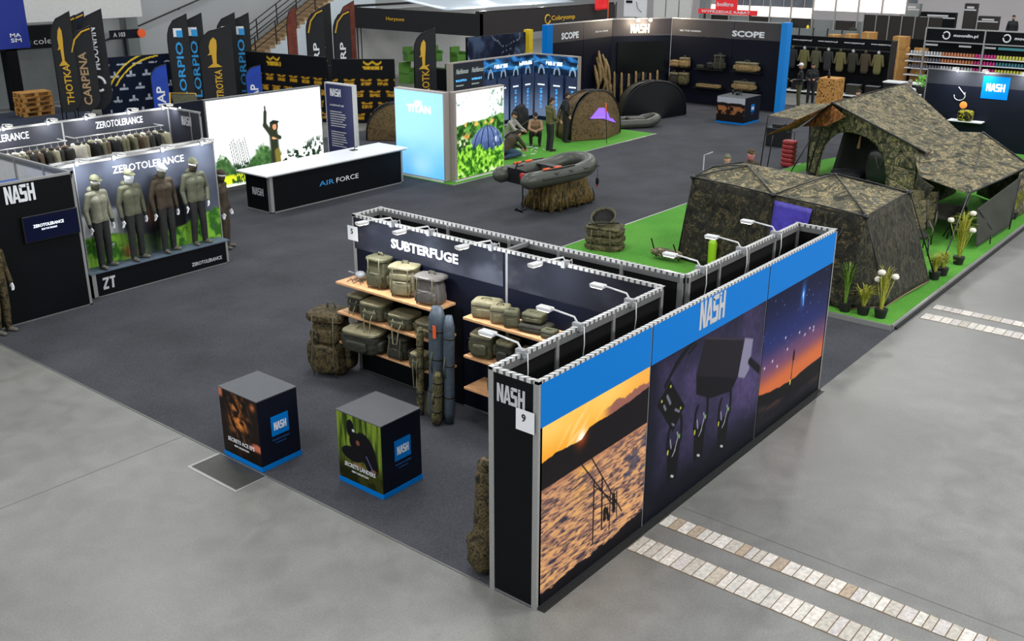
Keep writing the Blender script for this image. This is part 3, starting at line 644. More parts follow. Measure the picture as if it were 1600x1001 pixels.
t = backpack('tall grey green rucksack, leftmost of the three tall bags on the top left shelf', (2.93, 5.18, 1.575), .36, .26, .46, 'olive', .12, seed=2)
t = backpack('boxy pale beige rucksack, middle one of the three tall bags on the top shelf', (2.92, 4.66, 1.575), .42, .30, .44, 'olivel', .35, seed=5, pockets=2, side=False, taper=.02)
t = backpack('slumped dark grey bag with a shiny top, rightmost of the three tall bags', (2.90, 4.13, 1.575), .44, .30, .40, mat('dark_taupe_fabric', (84, 80, 76), .45, var=.3, bump=.6, bscale=8), .2, seed=9, side=False, taper=.3)
t = thing('camp_stove', 'wire stove with a grey pot at the left end of the top shelf', 'stove', (2.88, 5.60, 1.575))
MB().ell((.04, 0, .09), .08, .09, .06).build('pot', 'chrome', t, smooth=True)
MB().tube([(-.12, .12, .004), (-.1, .05, .05), (-.12, -.02, .004), (-.08, -.1, .05), (-.1, -.16, .004)], .006, 6).tube([(-.02, .12, .0), (0, 0, .06), (-.02, -.12, 0)], .006).tube([(.1, .12, .0), (.08, 0, .06), (.1, -.12, 0)], .006).build('wire_legs', 'steel', t, smooth=True)
MB().tube([(.02, .09, .1), (-.05, .16, .14), (.0, .2, .1)], .008, 6).build('handle', 'chrome', t, smooth=True)
gA = 'bags on the middle left shelf'
carryall('dark square bag at the left end of the middle left shelf', (2.90, 5.62, 1.105), .3, .28, .26, 'olived', .1, gA, 3, .12)
carryall('pale lidded cool bag with a long looped carry strap on the middle left shelf', (2.82, 5.17, 1.105), .42, .34, .26, 'olive', .15, gA, 4, .30)
carryall('olive carryall with pale handles hanging down over the middle of the shelf edge', (2.85, 4.62, 1.105), .42, .34, .20, 'olive', .15, gA, 6, .18)
carryall('rolled olive bag at the right end of the middle left shelf, above the camouflage sleeve', (2.85, 4.10, 1.105), .40, .3, .20, 'BC', .1, gA, 8)
gB = 'bags on the lowest left shelf'
carryall('large dark holdall with a grey mesh lid at the left of the lowest shelf', (2.66, 5.28, .625), .62, .40, .32, 'olived', .15, gB, 11)
backpack('dark olive rucksack with straps in the middle of the lowest left shelf', (2.82, 4.68, .625), .36, .28, .34, 'olived', .1, gB, 13)
carryall('small grey green shoulder bag hanging at the right of the lowest left shelf', (2.72, 4.2, .60), .26, .22, .24, 'olive', .2, gB, 15, .22)
backpack('big camouflage rucksack bulging off the left end of the shelves, standing near the carpet', (2.78, 6.18, .006), .62, .50, 1.02, 'CC', .4, None, 17, pockets=2, taper=.2)
# leaning sleeves and rod bags
def sleeve(name, label, foot, top, r0, r1, m, flat=1.0, band=True, pk=None, cat='rod bag', group=None):
    t = thing(name, label, cat, foot, 0, group); f_ = Vector(foot); T_ = Vector(top)-f_
    n = 10; pts = [T_*(i/n) for i in range(n+1)]
    rs = [r0*(.82 if i in (0,) else 1)*(1-i/n)+r1*(i/n) for i in range(n+1)]; rs[-1] = r1*.6
    mb = MB()
    mb.tube([p+Vector((0, 0, r0*.4)) for p in pts], rs, 14)
    if flat != 1.0: mb.v = [(v[0], v[1]+0, v[2]) for v in mb.v]; mb.v = [(x, (y-(T_.y*max(0, min(1, z/T_.z))))*flat+T_.y*max(0, min(1, z/T_.z)), z) for x, y, z in mb.v]
    mb.build('sleeve', m, t, smooth=True)
    d = T_.normalized()
    if band:
        for k in (.25, .55, .8):
            p = T_*k; rr = (r0*(1-k)+r1*k)*1.06
            bb = MB().tube([p-d*.012+Vector((0, 0, r0*.4)), p+d*.012+Vector((0, 0, r0*.4))], rr, 14)
            if flat != 1: bb.v = [(x, (y-p.y)*flat+p.y, z) for x, y, z in bb.v]
            bb.build('band', 'trim', t, smooth=True)
    MB().tube([T_*.45+Vector((-r0*1.05, 0, 0)), T_*.55+Vector((-r0*1.5, 0, 0)), T_*.65+Vector((-r0*1.0, 0, 0))], .010, 6).build('handle', 'strap', t, smooth=True)
    return t
sleeve('rod_sleeve', 'slim camouflage sleeve standing upright in front of the left shelves', (2.50, 4.02, .007), (2.54, 4.02, 1.30), .055, .055, 'BC')
t = sleeve('rod_bag', 'tall slate grey rod bag with an orange label, leaning between the two shelf units', (2.54, 3.76, .007), (2.56, 3.70, 1.66), .085, .105, 'slate', 1.25)
MB().rbox((.0, .0, .28), .15, .34, .54, 3.5, 10, taper=.35).build('padded_foot', 'olive', t, smooth=True)
MB().box((-.115, -.14, 1.28), (-.105, -.09, 1.46)).build('label_tag', 'orange', t)
sleeve('rod_bag', 'narrower grey green rod bag right of the slate one, against the right shelves', (2.55, 3.52, .007), (2.56, 3.49, 1.58), .075, .075, 'slate', 1.1)
sleeve('quiver', 'short knobbly camouflage quiver standing in front of the leaning rod bags', (2.40, 3.62, .007), (2.44, 3.60, .78), .075, .07, 'BC')
# right unit
gC = 'cases on the top right shelf'
pouch('long pale beige case, leftmost on the top right shelf', (2.90, 3.10, 1.605), .40, .26, .24, 'olivel', .35, gC, 2)
pouch('light olive tackle case with a zipped window, second on the top right shelf', (2.84, 2.82, 1.605), .26, .2, .24, 'olivel', .5, gC, 3)
pouch('upright olive case with a dark window, third on the top right shelf', (2.80, 2.60, 1.605), .2, .18, .24, 'olive', .5, gC, 4)
pouch('dark olive case stacked on the flat case on the top right shelf', (2.90, 2.30, 1.72), .30, .22, .13, 'olive', .2, gC, 5)
pouch('flat dark olive case lying under another one on the top right shelf', (2.88, 2.26, 1.605), .44, .26, .105, 'olived', .2, gC, 6)
pouch('small olive box case right of the stacked pair on the top right shelf', (2.80, 1.98, 1.605), .20, .16, .11, 'olive', .1, gC, 7)
pouch('small pale pouch nearly hidden behind the near wall, right end of the top right shelf', (2.98, 1.68, 1.605), .18, .14, .16, 'olivel', .1, gC, 8)
gD = 'bags on the middle right shelf'
carryall('bag with a pale lid and white straps, left end of the middle right shelf', (2.84, 3.10, 1.055), .34, .30, .32, 'olive', .25, gD, 21)
carryall('dark bag in the middle of the middle right shelf', (2.86, 2.70, 1.055), .26, .28, .30, 'olived', .1, gD, 22)
carryall('olive bag with a pale corner, right end of the middle right shelf', (2.86, 2.26, 1.055), .42, .30, .26, 'olive', .3, gD, 23)
backpack('dark green rucksack on the lowest right shelf behind the wall end', (2.86, 2.80, .585), .34, .30, .40, 'olived', .1, None, 25)
# camouflage coat hanging on the hidden side of the end wall
t = thing('camouflage_coat', 'camouflage coat on the carpet side of the wall end, brushing the floor', 'coat', (.18, .80, .007))
MB().capsule((0, .0, .5), (0, .02, 1.15), .13, .10, 14).capsule((-.02, .03, .16), (0, 0, .55), .15, .14, 14).rbox((-.02, .05, .30), .3, .3, .5, 2.5, 8, wr=.2).capsule((-.02, .05, 1.15), (-.03, .1, .6), .05, .045).build('coat_body', 'CC', t, smooth=True)
MB().ell((-.0, .02, 1.27), .08, .08, .1).build('hood', 'CC', t, smooth=True)

# ================================================================ printed podiums
def podium(label, x0, y0, wx, wy, h, fn, name='podium', logo=True, txt=None, group=None, top=None):
    top = top or mat('grey_top_board', (78, 80, 84), .5, var=.05)
    t = thing(name, label, 'podium', (x0+wx/2, y0+wy/2, .007), 0, group)
    MB().box((x0, y0, .007), (x0+wx, y0+wy, h-.012)).build('carcass', 'navy', t, world=True)
    MB().box((x0-.006, y0-.006, h-.012), (x0+wx+.006, y0+wy+.006, h)).build('top_board', top, t, world=True)
    MB().box((x0-.008, y0-.008, .010), (x0+wx+.008, y0+wy+.008, .075)).build('blue_plinth', 'blue', t, world=True)
    poster(t, (x0, y0+wy, .075), -Y_, Z_, wy, h-.09, 90, 110, fn)
    if logo:
        sq = min(wx, .45)*.60; cx = x0+wx*.52
        b = MB().box((cx-sq/2, y0-.005, h*.44), (cx+sq/2, y0, h*.44+sq)).build('blue_square', 'blue', t, world=True)
        lettering(b, 'NASH', (cx-sq*.36, y0-.006, h*.44+sq*.28), X_, Z_, sq*.72, sq*.40, 'letter', off=.003)
        lettering(t, 'TACKLE IN DESIGN', (cx-sq*.5, y0-.003, h*.44-.065), X_, Z_, sq*1.0, .022, mat('dim_blue_print', (40, 90, 150), .5), .0)
        lettering(t, 'NASHTACKLE.CO.UK', (cx-sq*.3, y0-.003, h*.44-.11), X_, Z_, sq*.6, .014, mat('dim_blue_print', (40, 90, 150), .5), .0)
    if txt:
        lettering(t, txt[0], (x0-.004, y0+wy*.86, .26), -Y_, Z_, wy*.70, .055, 'letter', .0)
        lettering(t, txt[1], (x0-.004, y0+wy*.70, .20), -Y_, Z_, wy*.38, .024, 'letter', .0)
    MB().box((x0+.01, y0+.01, .006), (x0+wx+.02, y0+wy+.01, .012)).build('base_board', 'white', t, world=True)
    return t
def f_face(x, y):
    n = fbm(x*6, y*5, 31, 5); n2 = fbm(x*16+y*6, y*12, 37, 4); c = mixc((10, 8, 8), (38, 24, 16), n)
    d = np.hypot((x-.36)/.17, (y-.56)/.28); g = np.exp(-d**2*.9)
    c = mixc(c, (176, 96, 36), g*sstep(.42, .62, n2)*1.1); c = mixc(c, (226, 150, 70), g*sstep(.62, .74, n2)*.8); c = mixc(c, (12, 8, 8), g*sstep(.44, .34, n2)*.9)
    c = mixc(c, (14, 10, 10), np.exp(-((x-.33)/.05)**2-((y-.60)/.03)**2)); c = mixc(c, (14, 10, 10), np.exp(-((x-.45)/.04)**2-((y-.58)/.025)**2))
    c = mixc(c, (200, 110, 84), sstep(.52, .6, x+.2*(n-.5))*sstep(.36, .30, y+.1*n2)*sstep(.16, .22, y)); c = mixc(c, (190, 110, 80), sstep(.1, .04, x)*sstep(.74, .82, y)); c = mixc(c, (190, 104, 60), np.exp(-((x-.68)/.05)**2-((y-.80)/.05)**2))
    return c
def f_reed(x, y):
    s = fbm(x*38, y*2.2, 41, 3); c = mixc((36, 56, 14), (116, 138, 44), sstep(.3, .7, s)); c = mixc(c, (160, 150, 70), sstep(.66, .8, fbm(x*60, y*1.5, 43, 2))*.7); c = mixc(c, (30, 32, 12), sstep(.42, .1, y)); c = mixc(c, (70, 74, 26), sstep(.45, .65, fbm(x*7, y*9, 47))*sstep(.4, .2, y)*.6)
    def el(c, cx, cy, rx, ry, col, a=0):
        u = (x-cx)*math.cos(a)+(y-cy)*math.sin(a); v = -(x-cx)*math.sin(a)+(y-cy)*math.cos(a); return mixc(c, col, 1-sstep(.85, 1.08, (u/rx)**2+(v/ry)**2))
    dk = (14, 13, 18)
    c = el(c, .50, .50, .16, .24, dk, .5); c = el(c, .34, .56, .13, .13, dk); c = el(c, .24, .72, .07, .12, dk); c = el(c, .26, .38, .2, .1, (18, 16, 20)); c = el(c, .58, .36, .12, .16, dk, .4)
    c = el(c, .36, .56, .035, .035, (120, 70, 50)); c = el(c, .29, .705, .022, .02, (200, 200, 205)); c = el(c, .36, .25, .12, .03, (120, 92, 60)); c = el(c, .62, .26, .05, .025, (120, 70, 40))
    c = mixc(c, (96, 98, 140), seg(x, y, .50, .42, .62, .24, .008)); return c
podium('podium printed with a firelit painted face, left of the pair by the concrete', .03, 4.40, .62, .775, .985, f_face, txt=('SECRETS ACE EPS', 'NEW COLLECTION'))
podium('podium printed with a crouching dark figure in green reeds, right of the pair', .53, 2.73, .66, .77, .985, f_reed, txt=('SECRETS LANDERS', 'NEW COLLECTION'))
# ================================================================ human figures
def jset(**k):
    J = dict(pelvis=(0, 0, .95), chest=(0, 0, 1.30), neck=(0, .0, 1.50), head=(0, -.02, 1.665), face=(0, -1, -.1),
             lsh=(.185, .01, 1.42), lel=(.25, .03, 1.13), lwr=(.25, -.06, .88), rsh=(-.185, .01, 1.42), rel=(-.25, .03, 1.13), rwr=(-.25, -.06, .88),
             lhip=(.09, 0, .92), lkn=(.10, -.02, .50), lan=(.11, .02, .09), ltoe=(.12, -.14, .04), rhip=(-.09, 0, .92), rkn=(-.10, -.02, .50), ran=(-.11, .02, .09), rtoe=(-.12, -.14, .04), lat=(1, 0, 0))
    J.update(k); return {a: Vector(b) for a, b in J.items()}
_human_cache = {}
def human(name, label, loc, rz, J, top='jblack', legs='tdark', shoes='shoed', skin_='skin', cap=None, hair='hair', mask=None, hood=None, scale=1.0, group=None, bulk=1.0, voxel=.012, cat='person', held=None):
    t = thing(name, label, cat, loc, rz, group)
    mb = MB(); bones = []
    def cap_(a, b, r0, r1, reg, n=14): mb.capsule(a, b, r0, r1, n); bones.append((Vector(a), Vector(b), (r0+r1)/2, reg))
    lat = J['lat'].normalized(); pe, ch, nk, hd = J['pelvis'], J['chest'], J['neck'], J['head']; B = bulk
    wa = pe.lerp(ch, .45)
    for s in (-1, 1):
        cap_(pe+lat*s*.07, wa+lat*s*.07, .112*B, .105*B, 1); cap_(wa+lat*s*.065, ch+lat*s*.085, .105*B, .118*B, 1)
    sh = (J['lsh']+J['rsh'])/2
    cap_(J['lsh']*.8+sh*.2, J['rsh']*.8+sh*.2, .070*B, .070*B, 1); cap_(ch, nk, .11*B, .06, 1)
    cap_(nk, hd.lerp(nk, .35), .056, .052, 0)
    f = J['face'].normalized(); side = f.cross(Z_).normalized(); upv = side.cross(f).normalized()
    rot = Matrix((side, -f, upv)).transposed()
    mb.ell(hd, .074, .095, .112, 18, 12, rot); bones.append((hd, hd, .09, 0))
    mb.ell(hd+f*.025-upv*.062, .053, .062, .058, 12, 8, rot); mb.capsule(hd+f*.088+upv*.01, hd+f*.112-upv*.022, .010, .015, 8)
    mb.capsule(hd+f*.078-upv*.062-side*.02, hd+f*.078-upv*.062+side*.02, .012, .012, 8)
    for s in (-1, 1): mb.ell(hd+side*s*.076-f*.005, .012, .02, .03, 8, 6, rot)
    for s, k in ((1, 'l'), (-1, 'r')):
        S_, E_, W_ = J[k+'sh'], J[k+'el'], J[k+'wr']
        cap_(S_, E_, .064*B, .052*B, 1); cap_(E_, W_, .052*B, .038, 1)
        d = (W_-E_).normalized(); hs = d.cross(Vector((s, 0.01, 0))); hs = hs.normalized() if hs.length > .1 else Vector((0, 1, 0))
        pn = d.cross(hs).normalized(); pc = W_+d*.055
        cap_(W_, W_+d*.03, .027, .027, 2); 
        for q in (-.024, -.008, .008, .024): mb.capsule(W_+d*.02+hs*q*.7, W_+d*.085+hs*q, .014, .0125, 8)
        bones.append((W_+d*.02, W_+d*.09, .02, 2))
        for q, ln in ((-.030, .060), (-.010, .076), (.010, .080), (.030, .070)):
            a = W_+d*.088+hs*q; b_ = a+d*ln*.55+pn*.010*s; c_ = b_+d*ln*.40+pn*.022*s
            mb.capsule(a, b_, .0105, .0100, 8, 3); mb.capsule(b_, c_, .0100, .0085, 8, 3)
        bones.append((W_+d*.09, W_+d*.18, .02, 2))
        a = W_+d*.035-hs*.028; b_ = a+d*.035-hs*.03; mb.capsule(a, b_, .0135, .012, 8, 3); mb.capsule(b_, b_+d*.03-hs*.004, .012, .010, 8, 3); bones.append((a, b_+d*.03, .012, 2))
        Hp, K_, A_, T_ = J[k+'hip'], J[k+'kn'], J[k+'an'], J[k+'toe']
        cap_(Hp, K_, .100*B, .070, 3); cap_(K_, A_, .072, .058, 3)
        cap_(A_-Vector((0, 0, .0)), A_+Vector((0, 0, -.035)), .045, .042, 4); dt = (T_-A_); dt.z = 0
        cap_(A_+Vector((0, 0, -.045))-dt*.2, T_, .043, .036, 4)
    o = mb.build('body', 'jblack', t, smooth='all')
    md = o.modifiers.new('r', 'REMESH'); md.mode = 'VOXEL'; md.voxel_size = voxel; md.use_smooth_shade = True
    sm = o.modifiers.new('s', 'SMOOTH'); sm.factor = .5; sm.iterations = 2
    dg = bpy.context.evaluated_depsgraph_get(); me = bpy.data.meshes.new_from_object(o.evaluated_get(dg))
    o.modifiers.clear(); old = o.data; o.data = me; bpy.data.meshes.remove(old); me.name = 'body'
    # clothing colours follow the nearest limb
    n = len(me.polygons); cen = np.zeros(n*3); me.polygons.foreach_get('center', cen); cen = cen.reshape(-1, 3)
    best = np.full(n, 1e9); reg = np.zeros(n, int)
    for a, b_, r, g in bones:
        a = np.array(a); b_ = np.array(b_); d = b_-a; L = max(1e-9, d@d); tt = np.clip(((cen-a)@d)/L, 0, 1)
        dist = np.linalg.norm(cen-a-tt[:, None]*d, axis=1)-r; q = dist < best; best[q] = dist[q]; reg[q] = g
    wl = np.array(pe)+np.array([0, 0, -.04])
    reg[(reg == 1) & ((cen-wl)@np.array((ch-pe).normalized()) < 0)] = 3
    eye = np.zeros(n, bool)
    for s in (-1, 1): eye |= np.linalg.norm(cen-np.array(hd+f*.085+side*s*.03+upv*.022), axis=1) < .015
    if skin_ == 'skin': reg[eye] = 5
    me.materials.clear()
    for q in (skin_, top, skin_, legs, shoes, 'plastic'): me.materials.append(M[q] if isinstance(q, str) else q)
    me.polygons.foreach_set('material_index', reg.tolist()); me.polygons.foreach_set('use_smooth', [True]*n); me.update()
    def half(c, rx, ry, rz, cut, m_, nm, parent=t, cutf=None):
        q = MB().ell(c, rx, ry, rz, 20, 14, rot); keep = []
        for fc in q.f:
            p = sum((Vector(q.v[i]) for i in fc), Vector())/len(fc)-c
            if p.dot(upv) > cut*rz or (cutf is not None and p.dot(f) < cutf*ry): keep.append(fc)
        q.f = keep; q.mi = [0]*len(keep); ob = q.build(nm, m_, parent, smooth=True)
        sd = ob.modifiers.new('thick', 'SOLIDIFY'); sd.thickness = .006; return ob
    if cap:
        c_ = half(hd+upv*.022-f*.004, .086, .108, .108, .10, cap, 'cap', cutf=None)
        mb = MB(); br = hd+upv*.045+f*.09
        pts = [(-.062, -.01), (-.055, .045), (-.03, .07), (0, .078), (.03, .07), (.055, .045), (.062, -.01)]
        mb.prism(pts, br, side, (f-upv*.18).normalized(), upv*.007); mb.build('cap_peak', cap, c_)
    elif hair: half(hd+upv*.014-f*.012, .083, .105, .112, .28, hair, 'hair', cutf=-.15)
    if mask:
        MB().tube([nk.lerp(hd, .15)+f*.0, nk.lerp(hd, .42)+f*.008, hd-upv*.045+f*.012, hd-upv*.012+f*.014], [.075, .078, .088, .089], 16).build('snood', mask, t, smooth=True)
    if hood: MB().capsule(nk-f*.075-side*.07+Vector((0, 0, .0)), nk-f*.075+side*.07, .055, .055, 12).capsule(nk-f*.07, nk-f*.085-Vector((0, 0, .1)), .07, .04, 12).build('hood', hood, t, smooth=True)
    t.scale = (scale, scale, scale)
    return t

# ================================================================ clothing stand on the left
def arm_lamp_short(label, base, d, power=14): return arm_lamp(label, base, d, .42, power=power*.33, cable=False)
nw = thing('display_wall', 'black wall with white lettering and a hanging television at the left edge', 'exhibition wall', (0, 12.05, 0))
skin(nw, (-3.0, 12.0), (2.03, 12.0), (0, -1), H, [1.0, 3.0], 'black', top='alu')
skin(nw, (2.03, 12.0), (2.03, 15.2), (1, 0), H, [1.0, 2.1], 'black', back='offw', top='alu')
skin(nw, (2.03, 12.55), (2.35, 12.55), (0, -1), H, [], 'greypanel', top='alu')
lettering(nw, 'NASH', (.78, 11.995, 2.13), X_, Z_, .52, .30, 'letter')
t = thing('television', 'wall mounted television showing white lettering on dark blue', 'television', (1.47, 11.98, 1.42))
b_ = MB().box((.97, 11.93, 1.41), (1.97, 11.975, 1.88)).build('housing', 'plastic', t, world=True, bevel=.01)
MB().box((.99, 11.925, 1.43), (1.95, 11.93, 1.86)).build('screen', 'screen', t, world=True)
lettering(t, 'ZEROTOLERANCE', (1.14, 11.924, 1.66), X_, Z_, .55, .055, mat('screen_white', (220, 228, 240), .4, emis=.8), .02)
lettering(t, 'BUILT FOR THE BANK', (1.28, 11.924, 1.60), X_, Z_, .28, .03, mat('screen_white', (220, 228, 240), .4), .01)

zw = thing('display_wall', 'grey topped wall behind the four mannequins, printed with grass and a seated figure', 'exhibition wall', (3.7, 12.75, 0))
skin(zw, (2.08, 12.62), (5.41, 12.62), (0, -1), H, [], 'greypanel', top='alu')
skin(zw, (5.41, 12.95), (2.08, 12.95), (0, 1), H, [1.1, 2.2], 'navy', top='alu')
skin(zw, (5.41, 12.62), (5.41, 12.95), (1, 0), H, [], 'black', top='alu')
def f_zt(x, y):
    n = fbm(x*2, y*2, 51, 5); n2 = fbm(x*8, y*8, 55, 4); c = mixc((56, 60, 72), (96, 102, 116), n)
    c = mixc(c, (218, 222, 222), sstep(1.62, 1.5, y+.12*n)*sstep(1.9, .8, x+.6*n)); c = mixc(c, (64, 52, 44), sstep(.6, .75, fbm(x*2.5, y*2, 58))*sstep(.5, 1.0, y)*sstep(1.7, 1.3, y)*sstep(1.2, 1.7, x))
    c = mixc(c, (24, 24, 26), sstep(.16, .10, np.abs(x-2.35+.1*n))*sstep(1.75, 1.6, y)*.9); c = mixc(c, (24, 25, 30), np.exp(-((x-1.72)/.25)**2-((y-.85)/.4)**2)*1.2); c = mixc(c, (130, 84, 58), np.exp(-((x-1.75)/.14)**2-((y-1.25)/.2)**2))
    gy = .95+.18*n-.18*sstep(.8, 1.6, x)+.18*sstep(2.0, 3, x); g = sstep(gy+.03, gy-.03, y)*(1-.85*np.exp(-((x-1.65)/.35)**2)); c = mixc(c, mixc((52, 104, 36), (132, 186, 64), sstep(.35, .65, n2)), g*sstep(.45, .5, .5+.3*(n2-.3)))
    c = mixc(c, (150, 90, 60), np.exp(-((x-1.15)/.14)**2-((y-.62)/.12)**2)); return c
poster(zw, (2.11, 12.62, .03), X_, Z_, 3.27, 2.42, 170, 130, f_zt, label='printed grass and outdoor clothing picture')
lettering(zw, 'ZEROTOLERANCE', (3.12, 12.615, 2.19), X_, Z_, 1.55, .14, 'letter', .01)
zp = thing('stage_platform', 'low black platform carrying the four clothed mannequins', 'platform', (3.72, 12.42, .007))
MB().box((2.22, 12.27, .007), (5.25, 12.60, .47)).build('platform_box', 'black', zp, world=True)
MB().box((2.18, 12.24, .47), (5.29, 12.605, .497)).build('platform_top', mat('slate_blue_board', (84, 98, 112), .5), zp, world=True)
MB().box((2.22, 12.262, .007), (2.30, 12.31, .47)).box((5.20, 12.262, .007), (5.25, 12.31, .47)).box((2.22, 12.262, .007), (5.25, 12.28, .02)).build('edge_profile', 'alu', zp, world=True)
z_geo = [[(0, .8), (0.05, 1), (.62, 1), (.58, .82)], [(.58, .82), (.36, .82), (0, .2), (.22, .2)], [(0, 0), (0, .2), (.52, .2), (.5, 0)], [(.66, .8), (.70, 1), (1.2, 1), (1.16, .8)], [(.80, 0), (.86, .8), (1.04, .8), (1.0, 0)]]
mb = MB()
for p in z_geo: mb.prism([(a*.22, b*.23) for a, b in p], (2.42, 12.269, .13), X_, Z_, (0, -.004, 0))
mb.build('zt_emblem', 'lettergrey', zp, world=True)
lettering(zp, 'ZEROTOLERANCE', (4.36, 12.268, .12), X_, Z_, .72, .075, 'lettergrey', .02)
gm = None
for i, (x, yy, top, legs, cp_, mk, lb, rz) in enumerate([
        (2.62, 12.44, 'jsage', 'tdark', 'capg', 'jsaged', 'mannequin in a pale sage hoodie with a green cap, leftmost on the platform', .25),
        (3.30, 12.44, 'jsaged', 'tdark', 'capg', 'maskc', 'mannequin in a sage hoodie and white snood, second from the left on the platform', .15),
        (4.00, 12.44, 'jbrown', 'tdark', 'maskc', 'jsaged', 'mannequin in a dark zipped jumper with a pale cap, third on the platform', .1),
        (4.72, 12.44, 'jsaged', 'tdark', 'capg', 'jbrown', 'mannequin in dark trousers at the right end of the platform, one hand forward', -.1)]):
    J = jset(lel=(.27, .03, 1.14), lwr=(.27, -.03, .86), rel=(-.27, .03, 1.14), rwr=(-.27, -.03, .86), lan=(.13, .03, .09), ltoe=(.17, -.11, .04), ran=(-.10, -.0, .09), rtoe=(-.13, -.15, .04))
    if i == 3: J = jset(lel=(.27, .03, 1.14), lwr=(.20, -.13, .92), rel=(-.26, .04, 1.13), rwr=(-.25, -.06, .86), lan=(.13, .03, .09), ltoe=(.17, -.11, .04))
    human('mannequin', lb, (x, yy-.02, .499), rz, J, top, legs, 'shoe', 'gloss', cap=cp_, mask=mk, hood=top, scale=1.0, cat='mannequin')
human('mannequin', 'mannequin in a long dark brown coat standing on the carpet beside the platform end', (5.86, 13.18, .007), .6, jset(), 'jbrown', 'jbrown', 'shoe', 'gloss', cap='jbrown', mask='jbrown', hood='jbrown', scale=.98, cat='mannequin')
human('mannequin', 'mannequin in a camouflage suit cut off by the left edge of the photo', (.30, 11.80, .007), .3, jset(), 'CC', 'CC', 'shoe', 'gloss', cap='CC', hood='CC', scale=.98, cat='mannequin')
for x, lb in ((2.42, 'lamp above the first mannequin from the left'), (3.16, 'lamp above and left of the second mannequin'), (4.2, 'lamp above the third mannequin'), (5.1, 'lamp at the right end of the mannequin wall')):
    arm_lamp_short(lb, (x, 12.64, H), (0, -1), 20)
t = thing('covered_trolley', 'blue tarpaulin over yellow posts peeking up behind the black wall', 'trolley', (1.5, 13.2, 0))
MB().box((1.0, 12.5, 1.9), (1.9, 13.9, 2.15)).build('tarpaulin', 'bluecl', t, world=True, bevel=.06)
MB().box((1.05, 12.7, .007), (1.85, 13.85, 1.9)).build('stack', 'steel', t, world=True)
mb = MB()
for k in range(5): mb.box((1.0, 12.55+k*.28, .3), (1.04, 12.6+k*.28, 2.0))
mb.build('yellow_posts', 'yellow', t, world=True)

# back wall of the clothing stand with the rails
bw = thing('display_wall', 'long grey wall with white lettering above the rails of hanging jackets', 'exhibition wall', (3, 17.5, 0))
skin(bw, (-3.4, 17.4), (7.45, 17.4), (0, -1), H, [3.5, 8.1], 'greypanel', top='alu')
skin(bw, (7.45, 17.4), (7.45, 16.1), (-1, 0), H, [.9], 'greypanel', top='alu')
lettering(bw, 'ZEROTOLERANCE', (5.50, 17.395, 2.21), X_, Z_, 1.22, .16, 'letter', .01)
lettering(bw, 'ZEROTOLERANCE', (2.55, 17.395, 2.21), X_, Z_, 1.35, .16, 'letter', .01)
lettering(bw, 'NASH', (7.445, 16.85, 2.12), -Y_, Z_, .4, .22, 'lettergrey')
for x, lb in ((3.35, 'lamp on the jacket wall, first from the left edge'), (4.36, 'lamp on the jacket wall, second from the left edge'), (5.27, 'lamp on the jacket wall above the first letters'), (6.36, 'lamp on the jacket wall above the last letters'), (7.30, 'lamp on the jacket wall in the right corner')):
    arm_lamp_short(lb, (x, 17.42, H), (0, -1), 22)
for (x0, x1, z, lb) in ((4.72, 7.02, 2.14, 'metal clothes rail on the right half of the jacket wall'), (2.3, 4.55, 2.11, 'metal clothes rail on the left half of the jacket wall')):
    t = thing('clothes_rail', lb, 'rail', (x0, 17.0, z))
    MB().tube([(x0, 17.0, z), (x1, 17.0, z)], .016, 8).build('bar', 'alu', t, world=True, smooth=True)
    MB().box((x0, 16.99, z-.01), (x0+.03, 17.4, z+.01)).box((x1-.03, 16.99, z-.01), (x1, 17.4, z+.01)).build('bracket', 'alu', t, world=True)
jm_ = [mat('jacket_%s' % n, c, .85, var=.2, bump=.5, bscale=8) for n, c in (('sage', (150, 146, 122)), ('dark', (44, 42, 38)), ('brown', (86, 72, 56)), ('moss', (96, 94, 72)), ('pale', (178, 172, 158)), ('black', (26, 26, 28)))]
def jacket_proto(i):
    t = thing('hanging_jacket', 'jacket', 'jacket', (0, 0, 0), 0, 'jackets')
    mb = MB()
    mb.rbox((0, 0, -.52), .11, .52, .80, 5, 10, taper=.12, seed=i, wr=.08)
    mb.build('jacket_body', jm_[i % 6], t, smooth=True)
    for s in (-1, 1): MB().capsule((0, s*.20, -.17), (0, s*.29, -.72), .055, .04, 10).build('sleeve', jm_[i % 6], t, smooth=True)
    MB().capsule((0, -.06, -.11), (0, .06, -.11), .045, .045, 10).build('collar', jm_[(i+1) % 6], t, smooth=True)
    MB().tube([(0, -.2, -.15), (0, 0, -.06), (0, .2, -.15)], .008, 6).tube([(0, 0, -.06), (0, 0, -.02), (0, .022, .0), (0, .02, .022), (0, 0, .024)], .004, 6).build('hanger', 'white', t, smooth=True)
    return t
protos = [jacket_proto(i) for i in range(6)]; used = [False]*6; jr = random.Random(5)
for g, (x0, x1, z, desc) in enumerate(((4.80, 6.95, 2.115, 'right'), (2.38, 4.5, 2.085, 'left'))):
    n = 14
    for k in range(n):
        i = jr.choice([0, 1, 2, 3, 4, 1, 3, 5, 0]); p = protos[i]
        o = p if not used[i] else copy_tree(p); used[i] = True
        o.location = (x0+(x1-x0)*k/(n-1), 17.0, z); o.rotation_euler = (0, 0, jr.uniform(-.3, .3))
        cname = ('sage', 'charcoal', 'brown', 'moss green', 'pale beige', 'black')[i]
        o['label'] = '%s jacket among the jackets packed on the %s clothes rail' % (cname, desc); o['category'] = 'jacket'; o['group'] = '%s jackets on the %s clothes rail' % (cname, desc)
for i in range(6):
    if not used[i]:
        for c_ in list(protos[i].children): bpy.data.objects.remove(c_)
        bpy.data.objects.remove(protos[i])

